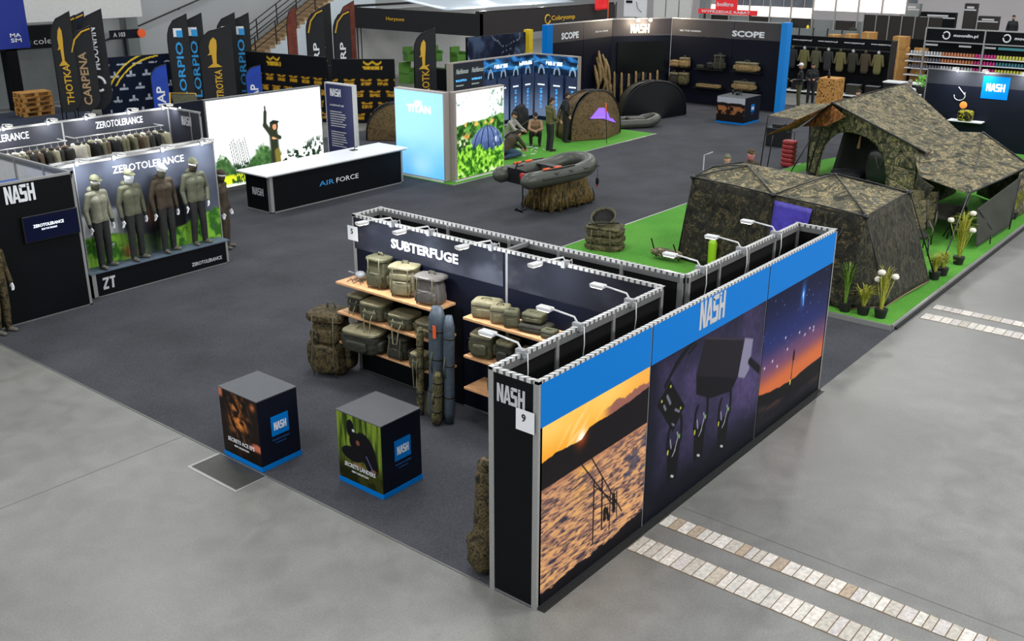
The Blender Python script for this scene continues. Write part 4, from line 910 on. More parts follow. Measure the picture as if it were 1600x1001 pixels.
# ================================================================ counter and backlit walls
ct = thing('reception_counter', 'long black counter with a glossy white top and the word AIRFORCE', 'counter', (10.7, 15.35, .007))
MB().box((8.42, 14.87, .007), (12.98, 15.83, .92)).build('counter_body', 'black', ct, world=True)
MB().box((8.24, 14.76, .955), (13.15, 15.95, .985)).build('worktop', mat('gloss_white_top', (246, 248, 250), .25), ct, world=True)
MB().box((8.30, 14.80, .92), (13.10, 15.90, .955)).build('top_frame', 'alu', ct, world=True)
MB().box((8.40, 14.85, .007), (8.50, 14.95, .92)).box((12.94, 14.85, .007), (13.0, 14.9, .92)).box((8.40, 14.85, .007), (13, 14.87, .03)).box((8.40, 14.85, .007), (8.42, 15.83, .03)).build('frame_profile', 'alu', ct, world=True)
lettering(ct, 'AIR', (9.98, 14.865, .42), X_, Z_, .50, .125, mat('bright_blue_lettering', (60, 150, 220), .4), .0)
lettering(ct, 'FORCE', (10.56, 14.865, .42), X_, Z_, .78, .125, 'letter', .0)
lettering(ct, 'NASH', (8.415, 15.58, .40), -Y_, Z_, .44, .19, 'lettergrey')
t = thing('small_tap_fitting', 'small black fittings lying on the far edge of the white counter', 'fitting', (11.9, 15.6, .986))
MB().box((11.8, 15.55, .986), (12.0, 15.7, 1.0)).tube([(11.9, 15.6, 1.0), (11.92, 15.6, 1.06), (12.0, 15.58, 1.07)], .012).build('fitting_body', 'plastic', t, world=True)

lb = thing('lightbox_wall', 'huge backlit white picture of an angler raising one arm among reeds', 'lightbox', (10.65, 17.8, .007))
MB().box((8.70, 17.70, .007), (12.62, 17.85, 2.5)).build('frame', 'alud', lb, world=True)
def f_ang(x, y):
    c = np.zeros(x.shape+(3,))+np.array((250, 251, 252)); n = fbm(x*3, y*3, 61, 5); n2 = fbm(x*12, y*12, 65, 4)
    ty = .48+.30*sstep(1.9, 3.9, x)+.28*n; br = sstep(.47, .56, n2)*sstep(ty+.1, ty-.12, y)*sstep(.0, .1, y); c = mixc(c, (28, 46, 26), br)
    ty2 = .62*np.exp(-((x-1.7)/.45)**2)+.35+.5*np.exp(-((x-.35)/.3)**2); c = mixc(c, mixc((22, 50, 24), (90, 130, 70), n2), sstep(ty2+.12, ty2-.08, y+.25*(n2-.5))*sstep(2.2, 1.9, x))
    c = mixc(c, (206, 216, 40), sstep(.45, .5, n2)*sstep(.36, .28, y)*sstep(1.3, .9, x)); c = mixc(c, (225, 232, 214), sstep(.1, .05, y))
    for k in range(9):
        xx = .62+k*.06; c = mixc(c, (34, 52, 36), seg(x, y, xx, 1.15+.06*(k % 3), xx+.16+.01*k, .05, .012))
    for k in range(12):
        xx = 2.9+k*.08; c = mixc(c, (160, 166, 166), seg(x, y, xx, 1.9+.05*(k % 4), xx+.25, .7, .006)*.7)
    for k in range(9): xx = .35+k*.07; c = mixc(c, (190, 194, 194), seg(x, y, xx, 2.2, xx+.2, .9, .006)*.5)
    def el(c, cx, cy, rx, ry, col): return mixc(c, col, 1-sstep(.85, 1.1, ((x-cx)/rx)**2+((y-cy)/ry)**2))
    dk = (38, 44, 30)
    c = mixc(c, dk, seg(x, y, 2.09, 1.25, 2.10, .25, .16)); c = mixc(c, (110, 100, 40), seg(x, y, 2.18, .72, 2.2, .2, .10)); c = mixc(c, dk, seg(x, y, 1.98, 1.28, 1.82, 1.5, .08)); c = mixc(c, dk, seg(x, y, 1.82, 1.5, 1.86, 1.85, .06)); c = mixc(c, dk, seg(x, y, 1.86, 1.85, 1.86, 2.0, .03))
    c = el(c, 2.12, 1.44, .15, .17, dk); c = el(c, 2.14, 1.42, .07, .09, (190, 130, 88)); c = el(c, 2.14, 1.54, .17, .05, (26, 30, 22)); c = el(c, 2.14, 1.12, .12, .05, (200, 150, 100)); c = mixc(c, dk, seg(x, y, 2.0, 1.25, 2.3, 1.1, .06)); return c
poster(lb, (8.74, 17.70, .12), X_, Z_, 3.84, 2.34, 250, 160, f_ang, LITHI, th=.006)
t = thing('display_wall', 'narrow dark panel with a thin light strip left of the big white picture', 'exhibition wall', (8.1, 17.8, .007))
MB().box((7.6, 17.74, .007), (8.68, 17.84, 2.5)).build('panel', 'navy', t, world=True); MB().box((7.98, 17.725, .7), (8.02, 17.74, 2.4)).build('light_strip', mat('light_strip', (220, 240, 255), .3, emis=3), t, world=True)
for k in range(3): pass
ip = thing('info_panel', 'dark blue information board beside the white backlit picture', 'information board', (13.25, 17.55, .007))
MB().box((13.2, 16.95, .007), (13.32, 18.2, 2.5)).build('board', 'offw', ip, world=True)
MB().box((13.19, 17.02, .05), (13.2, 18.15, 2.46)).build('blue_sheet', mat('indigo_sheet', (40, 44, 88), .5), ip, world=True)
lettering(ip, 'NASH', (13.185, 17.95, 2.12), -Y_, Z_, .46, .22, 'letter')
lettering(ip, 'A LEGENDARY LIFE', (13.185, 18.0, 1.84), -Y_, Z_, .62, .05, 'letter', .0)
for k in range(14):
    MB().box((13.184, 18.0-(.62 if k % 4 else .5)-.03*(k % 3), 1.66-k*.07-(.1 if k > 6 else 0)), (13.189, 18.0, 1.69-k*.07-(.1 if k > 6 else 0))).build('text_line', 'lettergrey', ip, world=True)

tb = thing('lightbox_wall', 'glowing pale blue lightbox with white lettering beside the counter', 'lightbox', (13.8, 14.85, .007))
MB().box((13.7, 13.88, .05), (13.9, 15.80, 2.5)).build('frame', mat('rosy_aluminium', (176, 166, 160), .4, .4), tb, world=True)
MB().box((13.66, 13.95, .007), (13.9, 15.7, .05)).build('foot', 'white', tb, world=True)
def f_tit(x, y):
    n = fbm(x*1.2, y*1.6, 71, 3); c = mixc((92, 178, 236), (150, 206, 246), sstep(.2, 1.6, y+.5*n)); return mixc(c, (190, 226, 250), np.exp(-((x-1.0)/.5)**2-((y-.3)/.35)**2)*.6)
poster(tb, (13.7, 15.78, .08), -Y_, Z_, 1.86, 2.38, 60, 70, f_tit, LIT, th=.004)
wl_ = mat('lit_white_lettering', (250, 252, 255), .4, emis=1.2)
lettering(tb, 'TITAN', (13.69, 15.30, 1.88), -Y_, Z_, .92, .20, wl_, .04); lettering(tb, 'AIR', (13.69, 15.02, 2.09), -Y_, Z_, .32, .12, wl_, .04)
tb2 = thing('lightbox_wall', 'backlit picture of a blue dome shelter in green foliage on the turf', 'lightbox', (15.0, 13.82, .007))
MB().box((13.93, 13.72, .05), (16.10, 13.90, 2.5)).build('frame', mat('rosy_aluminium', (176, 166, 160), .4, .4), tb2, world=True)
MB().box((13.95, 13.70, .007), (16.1, 13.9, .05)).build('foot', 'white', tb2, world=True)
def f_dome(x, y):
    n = fbm(x*3, y*3, 81, 5); n2 = fbm(x*11, y*11, 85, 5); c = np.zeros(x.shape+(3,))+np.array((246, 248, 250))
    c = mixc(c, (70, 110, 84), sstep(.50, .62, n2)*sstep(1.3, 1.9, x+.1*y)*sstep(1.3, 1.5, y)*.8); c = mixc(c, (60, 90, 92), sstep(.58, .68, n2)*sstep(.8, .3, x)*sstep(1.8, 2.2, y)*.8)
    ty = 1.42+.16*n+.1*x/2; tr = sstep(ty+.03, ty-.03, y); c = mixc(c, mixc((22, 54, 22), (90, 148, 56), sstep(.28, .72, n2)), tr); c = mixc(c, (240, 170, 90), sstep(.60, .7, fbm(x*7, y*7, 88))*np.exp(-((y-1.45)/.08)**2))
    c = mixc(c, (226, 214, 196), sstep(.5, .6, n2)*np.exp(-((x-.25)/.28)**2-((y-.9)/.3)**2)); c = mixc(c, (214, 120, 50), sstep(.5, .6, n)*np.exp(-((x-.35)/.3)**2-((y-1.1)/.1)**2))
    u = (x-1.28)/.78; dome = (u**2+((y-.55)/.80)**2 < 1)*1.0; dcol = mixc((34, 50, 92), (96, 116, 160), sstep(.3, 1.3, y+.4*(n2-.5))); 
    for k in (-.75, -.35, .1, .5, .85): dcol = mixc(dcol, (12, 18, 36), 1-sstep(.012, .03, np.abs(u-k*np.sqrt(np.clip(1-((y-.55)/.80)**2, 0, 1)))))
    dcol = mixc(dcol, (190, 206, 226), sstep(.56, .66, n2)*np.exp(-((x-1.65)/.2)**2-((y-1.0)/.2)**2)); c = mixc(c, dcol, dome)
    gy = .55+.5*(fbm(x*4, x*0, 90)-.3)+.2*n2; c = mixc(c, mixc((30, 84, 18), (150, 206, 66), sstep(.30, .72, n2)), sstep(gy+.02, gy-.03, y)); c = mixc(c, (216, 222, 200), sstep(.62, .7, n2)*sstep(.25, .05, y)); return c
poster(tb2, (14.02, 13.72, .08), X_, Z_, 2.04, 2.38, 200, 220, f_dome, LIT, th=.004)

# green turf beyond, and the glowing bag wall
tg = MB().prism([(13.6, 13.5), (24.3, 13.55), (24.3, 19), (13.6, 19)], (0, 0, .0065), X_, Y_, (0, 0, .012)).build('artificial_grass', GRASS); cprops(tg, 'green turf behind the blue lightbox where people crouch', 'artificial grass')
MB().box((13.6, 13.47, .0066), (24.3, 13.53, .022)).build('edge_trim', 'alu', tg)
mo = thing('lightbox_wall', 'dark blue glowing corner wall printed with two rows of hooded bags', 'lightbox', (22, 18.8, .007))
MB().box((19.35, 18.75, .02), (24.0, 18.9, 2.5)).box((23.9, 16.65, .02), (24.05, 18.75, 2.5)).box((19.25, 18.72, .02), (19.4, 18.9, 2.5)).build('frame', mat('rosy_aluminium', (176, 166, 160), .4, .4), mo, world=True)
MB().box((19.35, 18.73, .02), (24.0, 18.75, .06)).build('foot', 'white', mo, world=True)
def f_bags(x, y, X0=0.0, left=True):
    n = fbm(x*2, y*2, 93, 4); c = mixc((10, 20, 38), (30, 62, 100), sstep(.4, .8, n)*sstep(.8, 2.2, y)); W_ = .72
    xx = (x % W_)/W_; top = 1.72; c2 = mixc((30, 38, 60), (104, 120, 150), sstep(1.6, .2, y)*.8+.2*n); inb = (np.abs(xx-.5) < .42)*(y < top)*(y > .15); c = mixc(c, c2, inb*1.0)
    hh = np.hypot((xx-.5)/.22, (y-top)/.34); c = mixc(c, (120, 138, 160), ((hh < 1)*(y >= top))*1.0); c = mixc(c, (16, 24, 36), ((hh < .62)*(y >= top-.05))*1.0)
    c = mixc(c, (225, 235, 245), ((np.abs(xx-.5) < .22)*(np.abs(y-1.32) < .02))*1.0)
    gl = (np.abs(xx-.5) < .07)*(y < 1.2)*(y > .45)*((y*7.0) % 1 < .7)*(fbm(x*30, y*30, 97) > .42); c = mixc(c, (70, 170, 250), gl*1.0)
    wv = np.exp(-(np.abs(y-2.12-.12*np.sin(x*2.6))/.05)); c = mixc(c, (90, 190, 250), wv*.8*(y > 1.8)); c = mixc(c, (40, 110, 180), (y > 1.95)*sstep(.4, .7, fbm(x*3+y*4, y*5, 95)))
    c = mixc(c, (235, 245, 255), ((np.abs((x % (2*W_))-.95) < .38)*(np.abs(y-2.12) < .07)*(fbm(x*22, y*5, 99) > .42))*1.0); return c
poster(mo, (21.05, 18.75, .06), X_, Z_, 2.9, 2.4, 180, 140, f_bags, LIT, th=.004)
poster(mo, (23.9, 18.72, .06), -Y_, Z_, 2.02, 2.4, 130, 140, f_bags, LIT, th=.004)
MB().box((19.4, 18.74, .06), (21.03, 18.75, 2.46)).build('price_board', mat('dark_slate_board', (30, 32, 44), .5), mo, world=True)
for k in (0, 1):
    x0 = 19.55+k*.82
    lettering(mo, 'Nashfamous', (x0, 18.735, 2.10), X_, Vector((.25, 0, 1)), .62, .18, 'letter', .0)
    lettering(mo, 'BALLISTICA' if k == 0 else 'SUPERLIGHT', (x0, 18.735, 1.84), X_, Z_, .55, .07, mat('lit_blue_lettering', (90, 180, 250), .4, emis=.8), .02)
    lettering(mo, 'PRODIGY', (x0, 18.735, 1.68), X_, Z_, .4, .05, 'letter', .02); lettering(mo, 'ESSENTIAL', (x0+.1, 18.735, 1.42), X_, Z_, .4, .06, 'letter', .02)

# ================================================================ dark stand with SCOPE lettering
HS = 3.46
sc_ = thing('display_wall', 'tall dark three sided stand wall lettered SCOPE with blue end posts', 'exhibition wall', (29, 17, .007))
def big_wall(a, b, divs, frontmat='navy', upmat='greyup', zb=2.75):
    a, b = Vector((*a, 0)), Vector((*b, 0)); L = (b-a).length; d = (b-a)/L; nn = d.cross(Z_); xs = [0]+divs+[L]
    for i in range(len(xs)-1):
        p0, p1 = xs[i]+.01, xs[i+1]-.01
        MB().prism([(p0, .03), (p1, .03), (p1, zb), (p0, zb)], a, d, Z_, -nn*.05).build('panel', frontmat, sc_, world=True)
        MB().prism([(p0, zb+.01), (p1, zb+.01), (p1, HS-.04), (p0, HS-.04)], a, d, Z_, -nn*.05).build('upper_panel', upmat, sc_, world=True)
    MB().prism([(0, HS-.04), (L, HS-.04), (L, HS), (0, HS)], a+nn*.02, d, Z_, -nn*.09).build('top_rail', 'alu', sc_, world=True)
    MB().prism([(0, 0), (L, 0), (L, .03), (0, .03)], a+nn*.01, d, Z_, -nn*.06).build('bottom_rail', 'plastic', sc_, world=True)
    return a, d, nn
big_wall((25.1, 18.95), (29.45, 18.95), [2.3]); A_, D_, N_ = big_wall((29.45, 18.95), (31.7, 17.45), []); big_wall((31.7, 17.45), (31.7, 12.4), [2.9])
MB().box((24.75, 18.75, .007), (25.1, 19.0, HS)).build('blue_end_post', 'blue', sc_, world=True)
MB().box((31.45, 12.15, .007), (31.9, 12.40, HS+.02)).build('blue_end_post', mat('bright_blue_post', (10, 130, 215), .4), sc_, world=True)
lettering(sc_, 'SCOPE', (25.9, 18.94, 2.84), X_, Z_, 1.15, .26, 'letter', .04); lettering(sc_, 'SEE NO DEVIL', (28.2, 18.94, 2.97), X_, Z_, .95, .06, 'letter', .02)
lettering(sc_, 'SCOPE', (31.69, 14.62, 2.84), -Y_, Z_, 1.42, .24, 'letter', .04); lettering(sc_, 'SEE THE UNSEEN', (31.69, 17.05, 2.93), -Y_, Z_, 1.0, .065, 'letter', .02)
lettering(sc_, 'NASH', A_+D_*.82+Vector((0, 0, 2.86))+N_*.005, D_, Z_, .86, .36, mat('warm_lettering', (240, 226, 196), .4), .02)
t = thing('television', 'large switched off black screen on the angled corner of the dark stand', 'television', A_+D_*1.35+Vector((0, 0, 1.4)))
MB().prism([(.1, 1.25), (2.3, 1.25), (2.3, 2.52), (.1, 2.52)], A_+N_*.06+D_*.15, D_, Z_, -N_*.05).build('screen', mat('dead_screen', (3, 3, 5), .2), t, world=True)
MB().prism([(.9, 1.0), (1.5, 1.0), (1.5, 2.3), (.9, 2.3)], A_+N_*.02+D_*.15, D_, Z_, -N_*.02).build('mount', 'plastic', t, world=True)
for k in (0, 1):
    t = thing('ceiling_spot', 'warm spotlight above the lit lettering of the dark stand, %s of two' % ('left' if k == 0 else 'right'), 'lamp', A_+D_*(1.0+k*.55)+N_*.35+Vector((0, 0, HS)))
    MB().tube([(0, 0, 0), tuple(-N_*.35)], .012).build('arm', 'plastic', t); MB().ell((0, 0, -.06), .07, .07, .07).build('bulb', 'lens', t, smooth=True)
    l = bpy.data.lights.new('spot_light', 'POINT'); l.energy = 30; l.color = (1, .82, .62); l.shadow_soft_size = .08
    o = bpy.data.objects.new('spot_light', l); C.objects.link(o); o.location = A_+D_*(1.0+k*.55)+N_*.45+Vector((0, 0, HS-.2))
def wshelf(y0, y1, z, lb):
    t = thing('shelf', lb, 'shelf', (31.5, (y0+y1)/2, z)); MB().box((31.35, y0, z-.03), (31.69, y1, z)).build('board', 'plastic', t, world=True); return t
wshelf(16.35, 17.3, 1.50, 'black wall shelf, upper left of the dark stand'); wshelf(14.75, 16.1, 1.50, 'black wall shelf, upper middle of the dark stand'); wshelf(13.1, 14.4, 1.52, 'black wall shelf, upper right of the dark stand')
wshelf(16.35, 17.3, .80, 'black wall shelf, lower left of the dark stand'); wshelf(14.75, 16.1, .75, 'black wall shelf, lower middle of the dark stand'); wshelf(13.1, 14.4, .78, 'black wall shelf, lower right of the dark stand')
LT = mat('tan_camo_bag', (118, 98, 62), .7, var=.45, scale=11, bump=.4, bscale=12)
pouch('small tan bag, left on the upper left wall shelf', (31.48, 17.05, 1.505), .42, .24, .26, LT, 0, None, 31)
carryall('small tan cool bag, right on the upper left wall shelf', (31.48, 16.6, 1.505), .42, .28, .36, LT, 0, None, 32)
carryall('square dark grey bag, left on the lower left wall shelf', (31.48, 17.05, .805), .42, .28, .42, 'olived', 0, None, 33)
carryall('square tan and grey bag, right on the lower left wall shelf', (31.48, 16.6, .805), .42, .28, .44, 'BC', 0, None, 34)
pouch('small black folding tool on the upper middle wall shelf', (31.5, 15.85, 1.505), .34, .16, .14, 'olived', 0, None, 35)
pouch('black camera-like case in the middle of the upper middle wall shelf', (31.5, 15.4, 1.505), .3, .2, .26, 'plastic', 0, None, 36)
backpack('tall dark rucksack with a tan lid, right on the upper middle wall shelf', (31.46, 14.98, 1.505), .46, .28, .60, 'olived', 0, None, 37)
pouch('long flat tan bag lying on the lower middle wall shelf', (31.5, 15.42, .755), 1.1, .3, .14, LT, 0, None, 38); 
carryall('long tan roll bag on the upper right wall shelf', (31.5, 13.75, 1.525), .95, .30, .34, LT, 0, None, 39)
carryall('long tan roll bag with strap on the lower right wall shelf', (31.5, 13.8, .785), .9, .30, .32, LT, 0, None, 40)
# rods, sleeves and slings on the left and corner of the dark stand
t = thing('camouflage_jacket_display', 'tan camouflage slings hanging in a bunch on the left wall of the dark stand', 'bag', (28.6, 18.7, .5))
mb = MB(); rr_ = random.Random(3)
for k in range(9):
    x = 28.1+k*.13; zt_ = (1.7, 2.0, 2.25, 1.8, 2.1, 1.5, 1.9, 1.3, 1.1)[k]; mb.tube([(x, 18.85, zt_), (x+.10*rr_.uniform(-1, 1), 18.72, zt_-.35), (x+.16*rr_.uniform(-1, 1), 18.66, zt_-.8), (x+.1*rr_.uniform(-1, 1), 18.7, max(.2, zt_-1.3))], [.04, .08, .06, .05], 8)
mb.build('sling', LT, t, world=True, smooth=True)
for k in range(7):
    p = A_+D_*(.12+k*.33)+N_*.16
    sleeve('rod_sleeve', 'slim tan camouflage rod sleeve standing against the corner of the dark stand', (p.x, p.y, .02), (p.x-N_.x*.06, p.y-N_.y*.06, 1.30-.05*(k % 3)), .07 if k < 3 else .05, .05, LT, band=False, group='rod sleeves under the dark screen')
t = thing('price_list', 'white lettered price list on the left wall of the dark stand', 'sign', (27.0, 18.9, 1.2))
MB().box((26.6, 18.90, 1.2), (27.4, 18.94, 2.2)).build('sheet', 'black', t, world=True)
for k in range(5): MB().box((26.8, 18.895, 2.0-k*.15), (27.15-.1*(k % 2), 18.9, 2.05-k*.15)).build('text_line', 'letter', t, world=True)
def f_pod3(x, y):
    n = fbm(x*6, y*6, 101, 4); c = mixc((26, 20, 18), (150, 96, 58), sstep(.4, .6, n)*sstep(.25, .3, y)*sstep(.62, .55, y)); c = mixc(c, (165, 168, 176), sstep(.62+.1*n, .66+.1*n, y)); return c
podium('podium with a blue square in front of the dark stand wall', 27.95, 11.95, 1.25, 1.15, 1.0, f_pod3)
t = thing('bite_alarm_set', 'small black electronic gadgets standing on the far podium', 'gadget', (28.6, 12.6, 1.0))
MB().rbox((0, 0, .06), .2, .14, .12, 4, 6).rbox((.1, .25, .08), .1, .08, .16, 4, 6).tube([(-.1, -.2, 0), (-.1, -.2, .14), (-.02, -.1, .16)], .015).build('gadget_body', 'plastic', t, smooth=True)

# wall with the hook picture at the right
rw = thing('display_wall', 'navy wall at the right with a blue logo square, hook and orange ball', 'exhibition wall', (28.2, 3, .007))
MB().box((28.1, -.6, .03), (28.2, 5.6, 2.05)).build('panel', 'navy', rw, world=True); MB().box((28.1, -.6, 2.06), (28.2, 5.6, 2.5)).build('upper_panel', 'greypanel', rw, world=True)
MB().box((28.08, -.6, 2.5), (28.22, 5.6, 2.53)).box((28.09, 5.58, .007), (28.2, 5.62, 2.5)).build('frame', 'alud', rw, world=True)
b_ = MB().box((28.085, 3.05, 1.72), (28.1, 3.85, 2.42)).build('blue_square', 'blue', rw, world=True)
lettering(b_, 'NASH', (28.083, 3.72, 1.96), -Y_, Z_, .56, .24, 'letter')
mb = MB(); mb.tube([(28.085, 4.38, 2.02)]+[(28.085, 4.50+.17*math.cos(a)-.05, 1.74+.15*math.sin(a)) for a in np.linspace(0.2, -math.pi-.1, 12)[::1]], .014, 8); mb.tube([(28.085, 4.62, 1.72), (28.085, 4.60, 1.86)], .010)
mb.v = [(x, 2*4.47-y, z) for x, y, z in mb.v]
mb.build('hook_picture', 'lettergrey', rw, world=True, smooth=True)
MB().ell((28.09, 4.33, 1.45), .012, .12, .12).build('orange_ball_picture', mat('orange_print', (226, 140, 60), .5), rw, world=True, smooth=True)
for y, lb_ in ((4.65, 'lamp at the left end of the hook wall'), (3.75, 'lamp above the blue square of the hook wall'), (2.6, 'lamp on the hook wall at the right edge of the photo')):
    arm_lamp(lb_, (28.1, y, 2.53), (-1, 0), .5, power=12, cable=False)
t = thing('yellow_patterned_bag', 'black and yellow patterned bag on a small white ledge of the hook wall', 'bag', (27.85, 4.15, 1.0))
MB().rbox((0, 0, .17), .28, .46, .34, 5, 8).build('bag_body', camo('yellow_black_pattern', [(.44, (14, 14, 12)), (.50, (20, 20, 14)), (.52, (200, 190, 40)), (.56, (190, 180, 40)), (.58, (16, 16, 12))], 6), t, smooth=True)
t = thing('shelf', 'small white ledge under the yellow patterned bag', 'shelf', (27.9, 4.15, .97)); MB().box((-.2, -.55, 0), (.2, .5, .028)).build('board', 'white', t)
# ================================================================ turf platform with the camouflage shelters
gp = MB(); gp.prism([(10.12, .07), (30, .07), (30, 5.0), (22.3, 7.15), (10.35, 7.35)], (0, 0, .0065), X_, Y_, (0, 0, .085))
gp = gp.build('artificial_grass', GRASS); cprops(gp, 'bright green turf platform under the camouflage shelters', 'artificial grass')
MB().box((10.09, .03, .0066), (30, .07, .096)).box((10.08, .03, .0066), (10.12, 7.2, .096)).build('edge_trim', 'alu', gp)
MB().box((10.2, -.02, .0066), (30, .03, .05)).build('edge_skirt', 'rubber', gp)
MB().prism([(10.35, 7.35), (22.3, 7.15), (22.3, 7.19), (10.35, 7.39)], (0, 0, .0066), X_, Y_, (0, 0, .089)).build('edge_trim', 'alu', gp)
GZ = .0925

def poly_sheet(t, name, m, quads, **k):
    mb = MB()
    for i, q in enumerate(quads):
        q = list(q) + ([q[2]] if len(q) == 3 else [])
        mb.patch(q[0], q[1], q[2], q[3], n=k.get('n', 14), m_=k.get('n', 14), sag=k.get('sag', 0), wr=k.get('wr', .03), seed=i+k.get('seed', 0))
    return mb.build(name, m, t, world=True, smooth='all')

# low two bay shelter nearest the long wall
s2 = thing('camouflage_shelter', 'boxy camouflage shelter with two shallow roofs, nearest the long blue topped wall', 'tent', (12, 2.9, GZ))
A, Mf, B, Cc = (11.42, 4.83, 1.80), (11.0, 2.86, 1.80), (10.51, .87, 1.80), (12.86, .93, 1.80)
Ab, Mb = (13.5, 4.75, 1.80), (13.2, 2.9, 1.80); P, Q = (12.2, 4.02, 2.02), (12.5, 2.28, 2.04)
Pm = (12.7, 4.5, 1.96); AB_ = (12.4, 4.92, 1.84)
poly_sheet(s2, 'roof', 'TC', [(A, Mf, P), (Mf, Mb, P), (Mb, Ab, P), (Ab, AB_, P), (AB_, A, P), (Mf, B, Q), (B, Cc, Q), (Cc, Mb, Q), (Mb, Mf, Q)], wr=.035, sag=.04)
g = GZ+.005
A0, M0, B0, B1, C0 = (11.25, 4.98, g), (10.8, 2.9, g), (10.36, 1.05, g), (11.0, .48, g), (13.05, .36, g)
Mb0, Ab0 = (13.4, 2.9, g), (13.7, 4.95, g)
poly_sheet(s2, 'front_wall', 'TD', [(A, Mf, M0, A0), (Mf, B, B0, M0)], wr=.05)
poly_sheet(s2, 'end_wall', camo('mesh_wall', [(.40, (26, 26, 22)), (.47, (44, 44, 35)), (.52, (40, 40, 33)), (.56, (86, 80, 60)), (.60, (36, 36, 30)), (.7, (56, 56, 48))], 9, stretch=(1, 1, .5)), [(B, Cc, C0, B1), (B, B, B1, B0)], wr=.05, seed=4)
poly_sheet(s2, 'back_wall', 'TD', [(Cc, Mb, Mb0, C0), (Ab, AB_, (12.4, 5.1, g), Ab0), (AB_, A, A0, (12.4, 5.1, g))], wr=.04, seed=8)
def lerp3(a, b, t): return tuple(a[i]*(1-t)+b[i]*t for i in range(3))
w0, w1 = lerp3(Mf, B, .04), lerp3(Mf, B, .46); v0, v1 = lerp3(w0, lerp3(M0, B0, .05), .5), lerp3(w1, lerp3(M0, B0, .36), .5)
off = lambda p: (p[0]-.05, p[1], p[2]-.06)
poly_sheet(s2, 'purple_window', 'purple', [(off(w0), off(w1), off(v1), off(v0))], wr=.02, n=8)
mb = MB()
up_ = lambda p, d=.02: (p[0], p[1], p[2]+d)
for a, b_ in ((A, Mf), (Mf, B), (B, Cc), (Cc, Mb), (Ab, AB_), (AB_, A), (A, P), (Mf, P), (AB_, P), (Mf, Q), (B, Q), (Cc, Q), (Mb, Q), (B, B1), (A, A0)):
    mid = lerp3(a, b_, .5); mb.tube([up_(a), up_(mid, .035), up_(b_)], .016, 8)
for pp in (A, Mf, B, Cc): mb.ell(up_(pp), .06, .06, .045)
mb.tube([(10.62, 1.2, 1.75), (10.45, 1.5, .9)], .014).tube([(12.9, .9, 1.78), (13.2, .3, .12)], .016)
mb.build('pole', 'plastic', s2, world=True, smooth=True)
MB().tube([B0, (10.65, .72, g+.02), B1, (11.9, .42, g+.03), (12.4, .35, g+.06), C0], .014).build('hem_cord', mat('tan_cord', (120, 104, 80), .8), s2, world=True, smooth=True)
t = thing('green_bottle', 'bright green tube standing against the low shelter behind the wall lamps', 'bottle', (11.0, 4.05, GZ))
MB().capsule((0, 0, .09), (0, 0, .55), .08, .09, 12).build('bottle_body', mat('lime_green', (150, 200, 30), .4), t, smooth=True)
t = thing('folding_frame', 'folded camouflage frame with black legs lying left of the low shelter', 'frame', (11.0, 5.1, GZ))
MB().tube([(0, .25, .03), (-.15, .3, .45)], .014).tube([(.0, -.3, .03), (-.1, -.2, .4)], .014).build('leg', 'plastic', t); MB().rbox((0, 0, .15), .3, .7, .14, 4, 8).build('canvas', 'TC', t, smooth=True)

# big cabin tent behind
bt = thing('camouflage_tent', 'large gabled camouflage cabin tent with an open arched doorway', 'tent', (20, 4, GZ))
R0, R1, E0, E1 = (19.84, 5.42, 2.33), (24.78, 5.14, 2.40), (18.20, 2.31, 1.60), (21.87, 2.62, 1.60)
L0, L1 = (20.75, 6.35, 1.62), (25.4, 6.6, 1.6)
BL, BR, BL1, BR1 = (20.75, 6.3, g), (18.4, 2.55, g), (25.4, 6.6, g), (22.0, 2.5, g)
poly_sheet(bt, 'roof', 'TC', [(R0, E0, E1, R1), (R0, R1, L1, L0)], n=30, wr=.05, sag=.10)
# gable front with an arched doorway
fo = Vector(BL); fd = (Vector(BR)-Vector(BL)); FL_ = fd.length; fd.normalize()
apx = (Vector(R0)-fo); sA = apx.dot(fd)
outer = [(0, 0), (0, .5), (0, 1.0), (0, 1.5), (sA*.35, 1.75), (sA*.7, 2.0), (sA, 2.22), (sA+.7, 2.03), (sA+1.4, 1.85), (FL_-.45, 1.66), (FL_, 1.5), (FL_, 1.0), (FL_, .5), (FL_, 0)]
inner = []
for i in range(len(outer)):
    a = math.pi*(i/(len(outer)-1)); cx = FL_*.45; inner.append((cx-1.42*math.cos(a), min(1.52, 1.55*math.sin(a)**.6)))
mb = MB(); nn = fd.cross(Z_)
P3 = lambda p, o_=0: tuple(fo+fd*p[0]+Z_*p[1]-nn*(.35*max(0, p[1]-1.5))*0+nn*o_)
for i in range(len(outer)-1): mb.patch(P3(outer[i]), P3(outer[i+1]), P3(inner[i+1]), P3(inner[i]), n=6, m_=6, wr=.02, seed=i)
mb.build('front_wall', 'TC', bt, world=True, smooth='all')
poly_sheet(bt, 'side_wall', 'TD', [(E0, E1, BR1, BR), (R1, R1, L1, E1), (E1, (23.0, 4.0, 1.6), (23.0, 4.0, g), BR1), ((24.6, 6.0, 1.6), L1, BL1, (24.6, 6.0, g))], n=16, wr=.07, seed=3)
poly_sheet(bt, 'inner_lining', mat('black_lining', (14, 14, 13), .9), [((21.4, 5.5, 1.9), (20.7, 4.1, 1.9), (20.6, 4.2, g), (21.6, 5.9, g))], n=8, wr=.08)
poly_sheet(bt, 'inner_curtain', 'TC', [((20.8, 4.15, 1.75), (20.2, 2.8, 1.6), (20.2, 2.8, g), (20.8, 4.15, g))], n=10, wr=.06)
mb = MB()
mb.tube([up_(R0), up_(E0)], .022).tube([up_(R0), up_(R1)], .012).tube([up_(R0), up_(L0)], .02).tube([up_(L0), BL], .024).tube([up_(E0), (18.15, 2.5, g)], .024)
